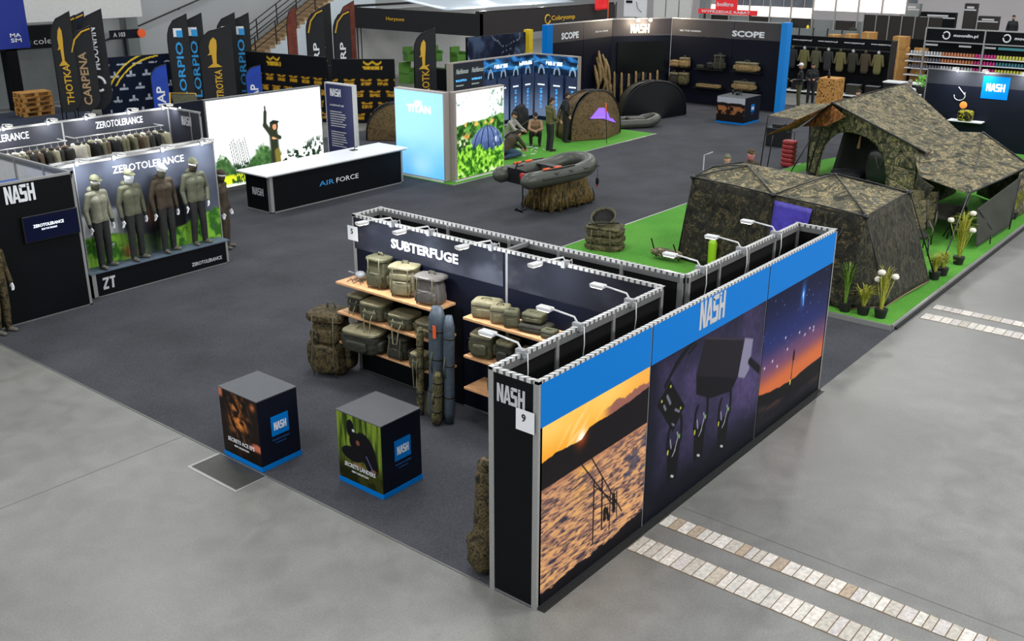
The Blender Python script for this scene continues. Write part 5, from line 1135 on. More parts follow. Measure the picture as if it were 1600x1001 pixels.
mb.tube([(19.9, 5.5, 2.3), (20.4, 6.0, .9), (20.55, 6.2, g)], .022).tube([(20.0, 5.2, 2.2), (20.2, 5.7, 1.0), (20.3, 5.9, g)], .018)
mb.build('pole', 'plastic', bt, world=True, smooth=True)
poly_sheet(bt, 'awning', 'TC', [(R0, (21.6, 7.0, 1.95), (19.4, 7.02, 1.9), (18.89, 5.95, 1.95))], n=14, wr=.04, sag=.05)
poly_sheet(bt, 'awning_valance', camo('brown_lining', [(.35, (40, 26, 12)), (.5, (84, 54, 24)), (.58, (176, 106, 46)), (.66, (58, 38, 18))], 6, stretch=(2, 2, .4)), [((19.95, 5.5, 2.26), (18.95, 6.0, 1.9), (18.6, 6.65, 1.5), (20.1, 6.45, 1.52)), ((19.9, 5.45, 2.28), (20.1, 6.3, 1.58), (19.6, 5.4, 1.75), (19.3, 4.8, 2.1))], n=14, wr=.10)
for nm, a, b_ in (('awning_pole', (19.4, 7.02, 1.9), (20.3, 7.55, .02)), ('awning_pole', (18.7, 6.5, 1.5), (19.3, 6.9, GZ)), ('guy_pole', (19.9, 5.6, 2.0), (19.2, 6.3, GZ))):
    MB().tube([a, b_], .017).build(nm, 'plastic', bt, world=True, smooth=True)
# capsule extension to the right
ex = thing('camouflage_porch', 'camouflage porch extension with a low black eave, right of the cabin tent', 'tent', (19, 1.5, GZ))
A2, B2, C2, D2, E2 = (20.9, 1.80, 1.80), (19.9, .36, 1.28), (15.90, .62, 1.28), (16.9, 2.0, 1.30), (20.6, 2.45, 1.80)
poly_sheet(ex, 'roof', 'TC', [(E2, A2, B2, C2), (E2, C2, D2, (18.2, 2.6, 1.55))], n=24, wr=.05, sag=.04)
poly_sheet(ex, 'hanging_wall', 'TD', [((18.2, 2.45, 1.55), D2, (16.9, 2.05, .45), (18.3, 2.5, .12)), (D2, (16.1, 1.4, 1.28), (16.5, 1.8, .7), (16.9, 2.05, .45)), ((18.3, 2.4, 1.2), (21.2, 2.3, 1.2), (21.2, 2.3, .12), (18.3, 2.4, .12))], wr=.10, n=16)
poly_sheet(ex, 'end_wall', 'TC', [(A2, B2, (19.95, .30, .12), (21.3, 1.8, .12)), (B2, (19.0, .36, 1.26), (18.9, .4, .12), (19.95, .30, .12))], wr=.05)
mb = MB(); mb.tube([up_(B2), up_(lerp3(B2, C2, .5), .0), up_(C2)], .022).tube([up_(A2), (18.2, 1.15, 1.50), up_(C2, -.25)], .018).tube([up_(A2), up_(B2)], .02).tube([up_(C2), (13.3, .30, GZ)], .016).tube([C2, (16.6, 1.2, GZ)], .014)
mb.build('pole', 'plastic', ex, world=True, smooth=True)
ms = thing('mesh_screen', 'dark woven screen panel standing along the right edge of the turf', 'screen', (17.3, .35, GZ))
poly_sheet(ms, 'screen_fabric', mat('dark_woven_mesh', (48, 50, 42), .9, var=.3, scale=30), [((15.95, .42, .98), (18.9, .30, 1.22), (18.2, .22, .16), (15.9, .30, .16))], wr=.08, sag=.06)
MB().tube([(18.9, .30, 1.24), (18.2, .2, GZ)], .018).tube([(15.95, .42, 1.0), (16.9, .28, .35)], .016).tube([(16.6, .2, .3), (16.62, .2, GZ)], .014).build('frame', 'plastic', ms, world=True, smooth=True)

# camp chairs
def camp_chair(label, loc, rz):
    t = thing('camp_chair', label, 'chair', loc, rz, 'padded camp chairs under the porch')
    MB().rbox((0, 0, .38), .58, .55, .10, 5, 8).build('seat', 'olived', t, smooth=True)
    MB().patch((-.28, .22, .42), (.28, .22, .42), (.28, .58, 1.0), (-.28, .58, 1.0), n=8, m_=8, wr=.02, th=.05).build('backrest', 'BC', t, smooth='all')
    for s in (-1, 1):
        MB().tube([(s*.30, .25, .42), (s*.30, .58, 1.02)], .015).build('back_frame', 'plastic', t, smooth=True)
        MB().tube([(s*.31, -.25, .40), (s*.33, -.26, .58), (s*.33, .30, .62)], .02).build('armrest', 'strap', t, smooth=True)
        MB().tube([(s*.28, -.24, .36), (s*.30, -.28, 0)], .016).build('leg', 'plastic', t, smooth=True)
        MB().tube([(s*.28, .22, .36), (s*.30, .36, 0)], .016).build('leg', 'plastic', t, smooth=True)
    return t
camp_chair('padded camp chair beside the shelter wall, nearer of the two under the porch', (14.9, 1.35, GZ), -1.1)
camp_chair('padded camp chair with a tall tilted back, farther under the porch', (15.9, 1.55, GZ), -1.3)
t = thing('bed_chair', 'black framed bed chair reaching back under the porch', 'bed chair', (17.2, 1.4, GZ), 0)
MB().rbox((0, 0, .42), 1.5, .7, .1, 5, 10).build('mattress', 'olived', t, smooth=True)
for x in (-.6, .1, .65):
    for q in (-.34, .34): MB().tube([(x-.2, q, 0), (x, q, .38), (x+.15, q, .02)], .016).build('leg', 'plastic', t, smooth=True)
# gear in and before the doorway
for lb, loc, sz, m_, cat in (('black rucksack with orange lettering hanging inside the doorway', (19.5, 3.75, .40), (.5, .75, .95), 'plastic', 'bag'), ('dark bed chair cushion inside the doorway', (20.2, 4.9, GZ), (.6, .9, .45), 'jblack', 'cushion'), ('low dark bag on the turf inside the doorway', (19.3, 4.2, GZ), (.5, .8, .35), 'olived', 'bag'), ('dark bag bundle left of the doorway behind the low shelter', (18.9, 5.55, GZ), (.5, .45, .5), 'plastic', 'bag')):
    t = thing('gear_bag', lb, cat, loc); MB().rbox((0, 0, sz[2]/2), sz[0], sz[1], sz[2], 4, 10, wr=.1, seed=int(loc[0]*10)).build('bag_body', m_, t, smooth=True)
    MB().tube([(-sz[0]*.5, -.1, sz[2]*.8), (-sz[0]*.6, 0, sz[2]*.5), (-sz[0]*.5, .12, sz[2]*.8)], .012).build('strap', 'strap', t, smooth=True)
t = thing('pink_gear_bag', 'dusty pink and black bag lying left of the doorway', 'bag', (18.4, 5.85, GZ)); MB().rbox((0, 0, .16), .34, .5, .32, 4, 8, wr=.1).build('bag_body', mat('dusty_pink', (170, 110, 100), .7, var=.2), t, smooth=True); MB().tube([(-.1, -.1, .3), (0, 0, .38), (.1, .1, .3)], .012).build('handle', 'strap', t)
t = thing('brush', 'wooden handled brush hanging on the dark lining inside the doorway', 'brush', (20.9, 4.95, 1.05)); MB().capsule((0, 0, 0), (0, -.02, .3), .05, .02).build('handle', 'wood', t, smooth=True)
t = thing('suitcase', 'red ribbed suitcase standing on the carpet left of the awning', 'suitcase', (21.9, 7.4, .0065)); mb = MB()
for k in range(6): mb.rbox((0, 0, .1+k*.13), .30, .42, .15, 4, 6)
mb.build('shell', mat('red_shell', (150, 44, 46), .4), t, smooth=True); MB().tube([(0, -.12, .8), (0, -.12, 1.05), (0, .12, 1.05), (0, .12, .8)], .012).build('handle', 'plastic', t, smooth=True)
t = thing('amplifier_box', 'black box on the carpet below the blue end post', 'box', (25.0, 9.15, .0065)); MB().box((-.3, -.3, 0), (.3, .35, .62)).build('case', 'plastic', t, bevel=.02); MB().box((-.2, -.15, .62), (.15, .2, .72)).build('top_unit', 'jblack', t)
t = thing('light_stand', 'thin black stand with a short bar on top, behind the low shelter', 'stand', (14.2, 6.1, GZ)); MB().tube([(0, 0, 0), (0, 0, 1.6)], .014).tube([(0, 0, 1.6), (.18, -.12, 1.66)], .016).tube([(.0, -.2, 0), (0, 0, .25), (0, .2, 0)], .01).build('pole', 'chrome', t, smooth=True)

# potted plants
def potted(label, loc, h, n, m_, spread, flowers=0, seed=1, group='potted grasses along the turf edge'):
    h *= 1.3; spread *= 1.25; n = int(n*1.3)
    t = thing('potted_plant', label, 'plant', loc, 0, group); r = random.Random(seed)
    mb = MB(); mb.tube([(0, 0, 0), (0, 0, .16)], [.09, .12], 14); mb.build('pot', 'pot', t, smooth=False)
    mb = MB()
    for i in range(n):
        a = r.uniform(0, 6.28); s = spread*r.uniform(.2, 1); hh = h*r.uniform(.6, 1); d = Vector((math.cos(a), math.sin(a), 0)); w = Vector((-d.y, d.x, 0))*r.uniform(.009, .018)
        pts = [d*.02+Z_*.14, d*s*.25+Z_*(.14+hh*.5), d*s*.6+Z_*(.14+hh*.88), d*s+Z_*(.14+hh*(1-s*.4))]
        for q in range(3):
            k0, k1 = 1-q*.28, 1-(q+1)*.30
            mb.add([pts[q]-w*k0, pts[q]+w*k0, pts[q+1]+w*k1, pts[q+1]-w*k1, pts[q]+d*.003-w*k0, pts[q]+d*.003+w*k0, pts[q+1]+d*.003+w*k1, pts[q+1]+d*.003-w*k1], [(0, 1, 2, 3), (7, 6, 5, 4), (0, 4, 5, 1), (2, 6, 7, 3)])
    mb.build('leaves', m_, t)
    for i in range(flowers):
        a = i*2.2+seed; d = Vector((math.cos(a), math.sin(a), 0))*spread*.8; z = h*(.95-.12*i)
        MB().tube([(0, 0, .14), tuple(d*.5+Z_*z*.6), tuple(d+Z_*z)], .007).build('stalk', 'leafy', t, smooth=True)
        MB().rbox((d.x, d.y, z+.05), .12, .13, .10, 2.2, 6, wr=.25, seed=i).build('flower', 'flower', t, smooth=True)
    return t
potted('tall green grass in a black pot at the near corner of the turf', (10.32, .98, GZ), .62, 60, 'leaf', .16, 0, 1)
potted('short spiky yellow green plant in the middle of the three corner pots', (10.36, .66, GZ), .34, 60, 'leafy', .26, 0, 2)
potted('pale grass with white flowers in the corner pot of the turf', (10.40, .36, GZ), .66, 46, 'leafy', .16, 3, 3)
potted('short bushy plant in the near pot of the pair halfway along the turf edge', (13.25, .34, GZ), .28, 90, 'leafy', .18, 0, 4)
potted('short bushy plant in the far pot of the pair halfway along the turf edge', (13.62, .30, GZ), .28, 80, 'leafy', .2, 0, 5)
potted('tall yellow green grass with white flowers before the dark screen panel', (14.6, .28, GZ), .8, 60, 'leafy', .26, 3, 6)
potted('bushy yellow plant at the far right end of the turf edge', (19.3, .42, GZ), .5, 110, 'leafy', .3, 0, 7)

# two people between the shelters
human('person', 'person in a dark jacket, camouflage cap and red patterned mask between the two shelters', (14.75, 5.2, GZ), -.6, jset(), 'jbrown', 'tolive', cap=M['CC'], mask=mat('patterned_mask', (150, 90, 92), .8, var=.5, scale=40), scale=1.0)
human('person', 'person in an olive cap mostly hidden behind the low shelter roof', (14.2, 5.5, GZ), 2.2, jset(), 'jolive', 'tolive', cap='capg', scale=.95)

# ================================================================ inflatable boat on its draped stand
bs = thing('draped_stand', 'stand draped in fringed camouflage cloth holding up the inflatable boat', 'stand', (13.75, 9.95, .0065), -.12)
n = 90; top_, bot = [], []; rr = random.Random(2)
mb = MB(); per = []
for i in range(n):
    a = 2*math.pi*i/n; c_, s_ = math.cos(a), math.sin(a); k = (abs(c_)**6+abs(s_)**6)**(-1/6); per.append((c_*k, s_*k))
lv = [(.82, .70, .38), (.55, .74, .42), (.28, .80, .47), (.03, .88, .54)]
V = []
for li, (z, ax, ay) in enumerate(lv):
    for i, (c_, s_) in enumerate(per):
        w = 1+.09*math.sin(i*1.9+li*.3)*(li/3)+.05*rr.uniform(-1, 1)*(li/3); V.append((c_*ax*w, s_*ay*w, z+(rr.uniform(-.02, .06) if li == 3 else 0)))
F = [(l*n+i, l*n+(i+1) % n, (l+1)*n+(i+1) % n, (l+1)*n+i) for l in range(3) for i in range(n)]+[tuple(range(n))[::-1]]
mb.add(V, F); cl = mb.build('drape', 'GC', bs, smooth='all'); sd = cl.modifiers.new('thick', 'SOLIDIFY'); sd.thickness = .01
mb = MB()
for k in range(60):
    i = rr.randrange(n); x, y, z = V[3*n+i]; mb.tube([(x*.97, y*.97, z+.25), (x*1.02, y*1.02, z+.08), (x*1.05, y*1.06, .012)], [.012, .02, .008], 5)
mb.build('fringe', 'GC', bs, smooth=True)['kind'] = 'stuff'
bo = thing('inflatable_boat', 'grey green inflatable boat with orange handles resting on the draped stand', 'boat', (13.15, 9.80, .99), -.16)
def boat_tube(L, Wd, r, n=26):
    pts, rs = [], []
    pts.append((-L*.5-.16, -Wd/2, -.02)); rs.append(r*.12); pts.append((-L*.5-.08, -Wd/2, -.01)); rs.append(r*.62); pts.append((-L*.5+.05, -Wd/2, 0)); rs.append(r)
    for i in range(7): pts.append((-L*.5+.2+i*(L*.62)/6, -Wd/2, .0)); rs.append(r)
    for i in range(1, 12):
        a = -math.pi/2+math.pi*i/12; pts.append((L*.24+.06+math.cos(a)*Wd*.52, math.sin(a)*Wd/2, .03+.10*math.cos(a))); rs.append(r)
    for i in range(7): pts.append((-L*.5+.2+(6-i)*(L*.62)/6, Wd/2, 0)); rs.append(r)
    pts += [(-L*.5+.05, Wd/2, 0), (-L*.5-.08, Wd/2, -.01), (-L*.5-.16, Wd/2, -.02)]; rs += [r, r*.62, r*.12]
    return pts, rs
pts, rs = boat_tube(2.55, 1.02, .20)
MB().tube(pts, rs, 18).build('hull_tube', 'boat', bo, smooth=True)
MB().box((-1.1, -.42, -.14), (1.0, .42, -.10)).build('floor_boards', 'boatd', bo); MB().box((-1.12, -.34, -.16), (-1.06, .34, .20)).build('transom', 'plastic', bo)
MB().box((-.12, -.52, .12), (.12, .52, .16)).build('bench', 'boatd', bo)
for s in (-1, 1):
    MB().tube([(-.9, s*.715, .02), (.7, s*.715, .02)], .022, 8).build('rubbing_strake', 'boatd', bo, smooth=True)
    MB().tube([(-.75, s*.56, .19), (-.3, s*.60, .205), (.3, s*.56, .20)], .017, 8).build('oar', 'plastic', bo, smooth=True)
    for x in (-.62, -.25): MB().tube([(x-.11, s*.52, .215), (x+.11, s*.52, .215)], .028, 8).build('grip', 'orange', bo, smooth=True)
for x in (-.5, 0, .5, .95): MB().tube([(x, -.66, .12), (x+.08, -.72, .1), (x+.16, -.66, .12)], .012, 6).build('rope_loop', 'plastic', bo, smooth=True)
MB().tube([(-1.1, .1, .1), (-1.05, .05, .35), (-.95, .15, .22), (-1.0, -.1, .3)], .02, 6).build('motor_mount', 'plastic', bo, smooth=True)
t = thing('life_tag', 'small dark tag with red ribbon dangling from the boat bow', 'tag', (14.55, 9.32, .62)); MB().tube([(0, 0, 0), (0, 0, .35)], .006).build('cord', 'plastic', t); MB().rbox((0, 0, -.05), .08, .08, .2, 3, 6).build('tag_body', 'plastic', t, smooth=True); MB().box((-.01, -.02, -.2), (.01, .02, -.12)).build('ribbon', 'redc', t)
t = thing('outboard_motor', 'small electric motor with red cap hanging from the boat stern', 'motor', (11.93, 9.70, .28)); MB().tube([(0, 0, 0), (0, 0, .85)], .018).build('shaft', 'plastic', t); MB().rbox((0, 0, .80), .14, .12, .14, 4, 6).build('motor_head', 'redc', t, smooth=True); MB().capsule((-.08, 0, -.02), (.14, 0, -.02), .045, .04).build('drive_unit', 'plastic', t, smooth=True); MB().prism([(-.15, 0), (.15, 0), (.1, .08), (-.1, -.02)], (-.14, -.0, -.05), Y_, Z_, (.02, 0, 0)).build('propeller', 'plastic', t)

# giant rucksack display near the turf corner
gb = thing('bedchair_bag', 'very large camouflage bag with an open round top behind the shelf wall', 'bag', (10.95, 6.62, .0065), .3)
for k, (z, w, d) in enumerate(((.13, .84, .62), (.30, .84, .62), (.47, .82, .60))):
    MB().rbox((0, 0, z), d, w, .22, 3.2, 12, wr=.08, seed=k).build('bag_tier', 'BC', gb, smooth=True)
MB().patch((-.30, .38, .60), (-.30, -.38, .56), (.26, -.36, .58), (.26, .36, .62), n=8, m_=8, wr=.03, th=.03).build('lid', 'BC', gb, smooth='all')
mb = MB(); ring = [(math.cos(a)*.26+.08, math.sin(a)*.26+.08) for a in np.linspace(0, 2*math.pi, 28, endpoint=False)]
N = len(ring); zt = [.62+.26*(.5+.5*math.cos(a)) for a in np.linspace(0, 2*math.pi, N, endpoint=False)]
mb.add([(x, y, .52) for x, y in ring]+[(x, y, z) for (x, y), z in zip(ring, zt)]+[((x-.08)*.93+.08, (y-.08)*.93+.08, z) for (x, y), z in zip(ring, zt)]+[((x-.08)*.9+.08, (y-.08)*.9+.08, .53) for x, y in ring],
       [(i, (i+1) % N, N+(i+1) % N, N+i) for i in range(N)]+[(N+i, N+(i+1) % N, 2*N+(i+1) % N, 2*N+i) for i in range(N)]+[(2*N+i, 2*N+(i+1) % N, 3*N+(i+1) % N, 3*N+i) for i in range(N)])
mb.build('round_collar', 'BC', gb, smooth='all')
rin = [((x-.08)*.89+.08, (y-.08)*.89+.08) for x, y in ring]
MB().add([(x, y, z-.015) for (x, y), z in zip(rin, zt)]+[(x, y, .60) for x, y in rin], [(i, (i+1) % N, N+(i+1) % N, N+i) for i in range(N)]+[tuple(range(N, 2*N))]).build('collar_shade', 'rubber', gb, smooth='all')  # dark inner sheet, paints the shade inside the open collar
MB().tube([(x*1.01, y*1.01, z+.01) for (x, y), z in zip(ring+ring[:1], zt+zt[:1])], .016, 6).build('collar_rim', 'strap', gb, smooth=True)
for s in (-1, 1): MB().tube([(-.34, s*.2, .55), (-.36, s*.22, .3), (-.33, s*.2, .05)], .016, 6).build('strap', 'strap', gb, smooth=True)
MB().tube([(-.3, .3, .64), (-.2, 0, .70), (.0, -.3, .66)], .02, 6).build('shoulder_strap', 'trim', gb, smooth=True)

# ================================================================ dome shelters, dinghy and people on the far turf
def bivvy(label, loc, rz, a, b_, h, m, ribs, door, win=None, z0=.02):
    t = thing('bivvy_shelter', label, 'tent', loc, rz)
    nu, nv = 34, 12; V = []; F = []
    for j in range(nv+1):
        th = math.pi/2*(1-j/nv)          # 90deg = base ring
        for i in range(nu+1):
            ph = math.pi*(i/nu)          # half turn, open side towards -y
            V.append((a*math.cos(ph)*math.sin(th)**.8, b_*math.sin(ph)*math.sin(th)**.8, z0+h*math.cos(th)**.75*(1-.03*abs(math.sin(ph*ribs)))))
    for j in range(nv):
        for i in range(nu): F.append((j*(nu+1)+i, j*(nu+1)+i+1, (j+1)*(nu+1)+i+1, (j+1)*(nu+1)+i))
    o = MB().add(V, F).build('canopy', m, t, smooth='all'); sd = o.modifiers.new('thick', 'SOLIDIFY'); sd.thickness = .008
    arch = [(a*math.cos(math.pi*k/20)*.995, z0+h*.985*max(0, math.sin(math.pi*k/20))**.75) for k in range(21)]
    mb = MB(); front = [(x, -.30*b_*(z0+h-z)/h*(0 if abs(x) > a*.98 else 1), z) for x, z in arch]
    mb.add([(0, -.35*b_, z0)]+[(x, -.04, z) for x, z in arch]+[(0, -.35*b_+.01, z0)]+[(x, -.03, z) for x, z in arch], [(0, i+1, i+2) for i in range(20)]+[(22, 22+i+2, 22+i+1) for i in range(20)])
    mb.build('door_or_shade', door, t)
    mb = MB()
    for k in range(ribs+1):
        ph = math.pi*k/ribs; mb.tube([(a*math.cos(ph)*math.sin(q)**.8*1.01, b_*math.sin(ph)*math.sin(q)**.8*1.01, z0+h*max(0, math.cos(q))**.75+.008) for q in np.linspace(.02, math.pi/2, 9)], .016, 6)
    mb.tube([(x*1.01, -.05, z+.01) for x, z in arch], .02, 6); mb.build('rib', 'plastic', t, smooth=True)
    if win:
        def on_door(x, z):
            best = min(((abs(math.atan2(ay-z0, ax)-math.atan2(z, x)), math.hypot(ax, ay-z0)) for ax, ay in [(a*math.cos(math.pi*k/200), z0+h*.985*math.sin(math.pi*k/200)**.75) for k in range(1, 200)]))
            s_ = min(1, math.hypot(x, z)/best[1]); return (x, -.35*b_*(1-s_)-.04*s_, z0+z)
        Pp = [on_door(x, z) for x, z in win[0]]; cxw = sum(x for x, z in win[0])/len(win[0]); czw = sum(z for x, z in win[0])/len(win[0]); Pc = on_door(cxw, czw); n_ = len(Pp)
        f_ = lambda p, d: (p[0], p[1]-d, p[2]+d*.3)
        MB().add([f_(p, .015) for p in Pp+[Pc]]+[f_(p, .035) for p in Pp+[Pc]], [(i, (i+1) % n_, n_) for i in range(n_)]+[(n_+1+i, 2*n_+1, n_+1+(i+1) % n_) for i in range(n_)]+[(i, n_+1+i, n_+1+(i+1) % n_, (i+1) % n_) for i in range(n_)]).build('window', win[1], t)
    return t
bivvy('brown camouflage dome shelter with a purple window on the far turf', (22.3, 14.75, .02), -.15, 1.25, 1.5, 1.6, 'TB', 6, 'TB', ([(-.55, .70), (-.1, 1.02), (.15, 1.0), (.8, .42), (.5, .50), (.0, .66)], mat('bright_purple_window', (140, 96, 225), .3, emis=.5)))
bivvy('dark olive shelter with a wide black opening in front of the dark stand', (27.6, 15.6, .0065), -.55, 1.35, 1.7, 1.35, mat('dark_olive_nylon', (50, 48, 34), .6, var=.25, scale=5), 5, 'black')  # black front panel paints the shaded inside of the opening
bivvy('camouflage dome shelter half hidden behind the pale blue lightbox', (17.9, 19.7, .0065), -.6, 1.3, 1.2, 1.25, 'TB', 6, 'TB')
MB().tube([(21.55, 13.75, .02), (21.5, 13.8, 1.35)], .012, 8).build('bank_stick', 'plastic', None, loc=(21.5, 13.75, .02)); o = bpy.data.objects['bank_stick']; cprops(o, 'thin black pole with an orange top standing before the brown dome shelter', 'pole')
MB().tube([(21.505, 13.796, 1.05), (21.5, 13.8, 1.36)], .025, 8).build('orange_tip', 'orange', o, world=False); bpy.data.objects['orange_tip'].location = (-21.5, -13.75, -.02)
di = thing('dinghy', 'small grey green dinghy lying on the carpet beside the brown dome shelter', 'boat', (25.1, 15.0, .17), -.6)
pts, rs = boat_tube(1.9, .8, .16); MB().tube(pts, rs, 14).build('hull_tube', 'boat', di, smooth=True); MB().box((-.8, -.3, -.12), (.7, .3, -.06)).build('floor_boards', 'boatd', di); MB().rbox((.1, 0, .12), .7, .5, .14, 4, 8).build('seat_cushion', 'boatd', di, smooth=True)

human('person', 'person in an olive jumper and dark trousers standing on the far turf', (19.3, 14.45, .02), 1.2, jset(head=(0, -.05, 1.65), face=(0, -1, -.5), lwr=(.12, -.28, 1.0), lel=(.24, -.04, 1.12), rwr=(-.10, -.30, .98), rel=(-.24, -.04, 1.12)), 'jolive', 'tdark', 'shoed', scale=.97)
human('person', 'person dressed all in black with hands in pockets beside the brown dome shelter', (20.9, 15.0, .02), .9, jset(head=(0, -.05, 1.65), face=(.3, -1, -.6), rel=(-.30, .08, 1.16), rwr=(-.22, -.04, .98), lel=(.30, .08, 1.16), lwr=(.22, -.04, .98)), 'jblack', 'jblack', 'shoed', scale=.95)
sq = dict(pelvis=(0, .10, .40), chest=(0, -.02, .72), neck=(0, -.08, .92), head=(0, -.14, 1.06), face=(0, -1, -.5), lsh=(.18, -.06, .84), rsh=(-.18, -.06, .84), lel=(.22, -.28, .62), rel=(-.22, -.28, .62), lwr=(.07, -.46, .60), rwr=(-.05, -.46, .58),
          lhip=(.09, .10, .38), rhip=(-.09, .10, .38), lkn=(.16, -.30, .50), rkn=(-.16, -.30, .50), lan=(.15, -.05, .09), ran=(-.15, -.05, .09), ltoe=(.17, -.24, .04), rtoe=(-.17, -.24, .04))
human('person', 'person in a pale grey jumper crouching with folded hands on the far turf', (19.0, 15.85, .02), .2, jset(**sq), 'jgrey', 'tdark', 'shoed', scale=1.0)
human('person', 'person in a tan top crouching behind the olive jumper', (19.75, 15.4, .02), -.9, jset(**sq), mat('tan_top', (150, 118, 92), .8, var=.2), 'tdark', 'shoed', scale=.95)
kn = dict(sq); kn.update(pelvis=(0, .12, .26), lhip=(.09, .12, .25), rhip=(-.09, .12, .25), chest=(0, -.10, .50), neck=(0, -.24, .62), head=(0, -.34, .66), face=(0, -1, -.9), lsh=(.18, -.20, .58), rsh=(-.18, -.20, .58), lel=(.24, -.36, .36), rel=(-.24, -.36, .36), lwr=(.10, -.52, .22), rwr=(-.10, -.52, .22), lkn=(.18, -.26, .12), rkn=(-.18, -.26, .12), lan=(.16, .16, .08), ran=(-.16, .16, .08), ltoe=(.16, .32, .04), rtoe=(-.16, .32, .04))
human('person', 'person in a dark brown jacket and jeans kneeling bent forward beside the dome picture', (17.55, 14.75, .02), 1.3, jset(**kn), 'jbrown', 'jean', 'shoed', scale=1.1)
t = thing('tent_parts', 'white tent parts spread on the far turf between the crouching people', 'tent parts', (18.6, 14.9, .02)); mb = MB(); r_ = random.Random(4)
for k in range(26):
    x, y, a = r_.uniform(-.9, 1.0), r_.uniform(-.5, .6), r_.uniform(0, 3); mb.tube([(x, y, .012), (x+.18*math.cos(a), y+.18*math.sin(a), .014)], .012, 6)
mb.build('peg', 'white', t)['kind'] = 'stuff'
for lb, loc, s in (('black cloth bundle on the far turf behind the man in black', (21.2, 17.2, .02), (.7, .6, 1.0)), ('dark chair-like bundle behind the crouching grey figure', (18.0, 16.7, .02), (.9, .7, 1.0))):
    t = thing('cloth_bundle', lb, 'bundle', loc); MB().rbox((0, 0, s[2]/2), *s, 3, 10, wr=.2, taper=.3).build('bundle', 'jblack', t, smooth=True); MB().tube([(-.3, -.2, .3), (0, -.36, .5), (.3, -.2, .3)], .015).build('strap', 'strap', t)
# people at the far right of the dark stand
human('person', 'person in olive trousers and a white cap turned away beside the blue end post', (33.6, 12.35, .0065), -2.6, jset(lwr=(.12, -.28, 1.08)), 'jblack', 'tolive', 'shoe', cap='maskc', scale=1.0, voxel=.016)
human('person', 'young person in a black tracksuit facing left beside the pale wooden block', (34.55, 12.25, .0), -1.2, jset(lwr=(.12, -.30, 1.12), rwr=(-.12, -.30, 1.1), face=(0, -1, -.3)), 'jblack', 'jblack', 'shoe', scale=.97, voxel=.016)
human('person', 'seated person with dark ponytail and black top beyond the cabin tent roof', (28.0, 7.75, .0065), -2.2, jset(), 'jblack', 'tdark', scale=.93, voxel=.016)
human('person', 'person in a white top and grey cap looking down behind the cabin tent peak', (31.5, 7.2, .0065), -1.8, jset(face=(0, -1, -.6)), 'maskc', 'tdark', cap=mat('grey_cap', (130, 124, 118), .7), scale=.96, voxel=.016)
t = thing('display_plinth', 'pale wooden block perforated with dark holes beside the young person', 'plinth', (35.4, 11.75, 0))
MB().box((-.45, -.4, 0), (.45, .4, 1.08)).build('block', 'crate', t); mb = MB(); r_ = random.Random(6)
for k in range(70):
    if k < 40: y, z = r_.uniform(-.36, .36), r_.uniform(.08, 1.0); mb.box((-.455, y-.02, z-.02), (-.449, y+.02, z+.02))
    else: x, z = r_.uniform(-.4, .4), r_.uniform(.08, 1.0); mb.box((x-.02, -.405, z-.03), (x+.02, -.399, z+.03))
mb.build('hole', 'plastic', t)['kind'] = 'stuff'
t = thing('bottle', 'small dark bottle with pale label standing on the pale wooden block', 'bottle', (35.2, 11.8, 1.08)); MB().tube([(0, 0, 0), (0, 0, .2), (0, 0, .26), (0, 0, .34)], [.06, .06, .025, .025], 12).build('glass', 'plastic', t, smooth=True)
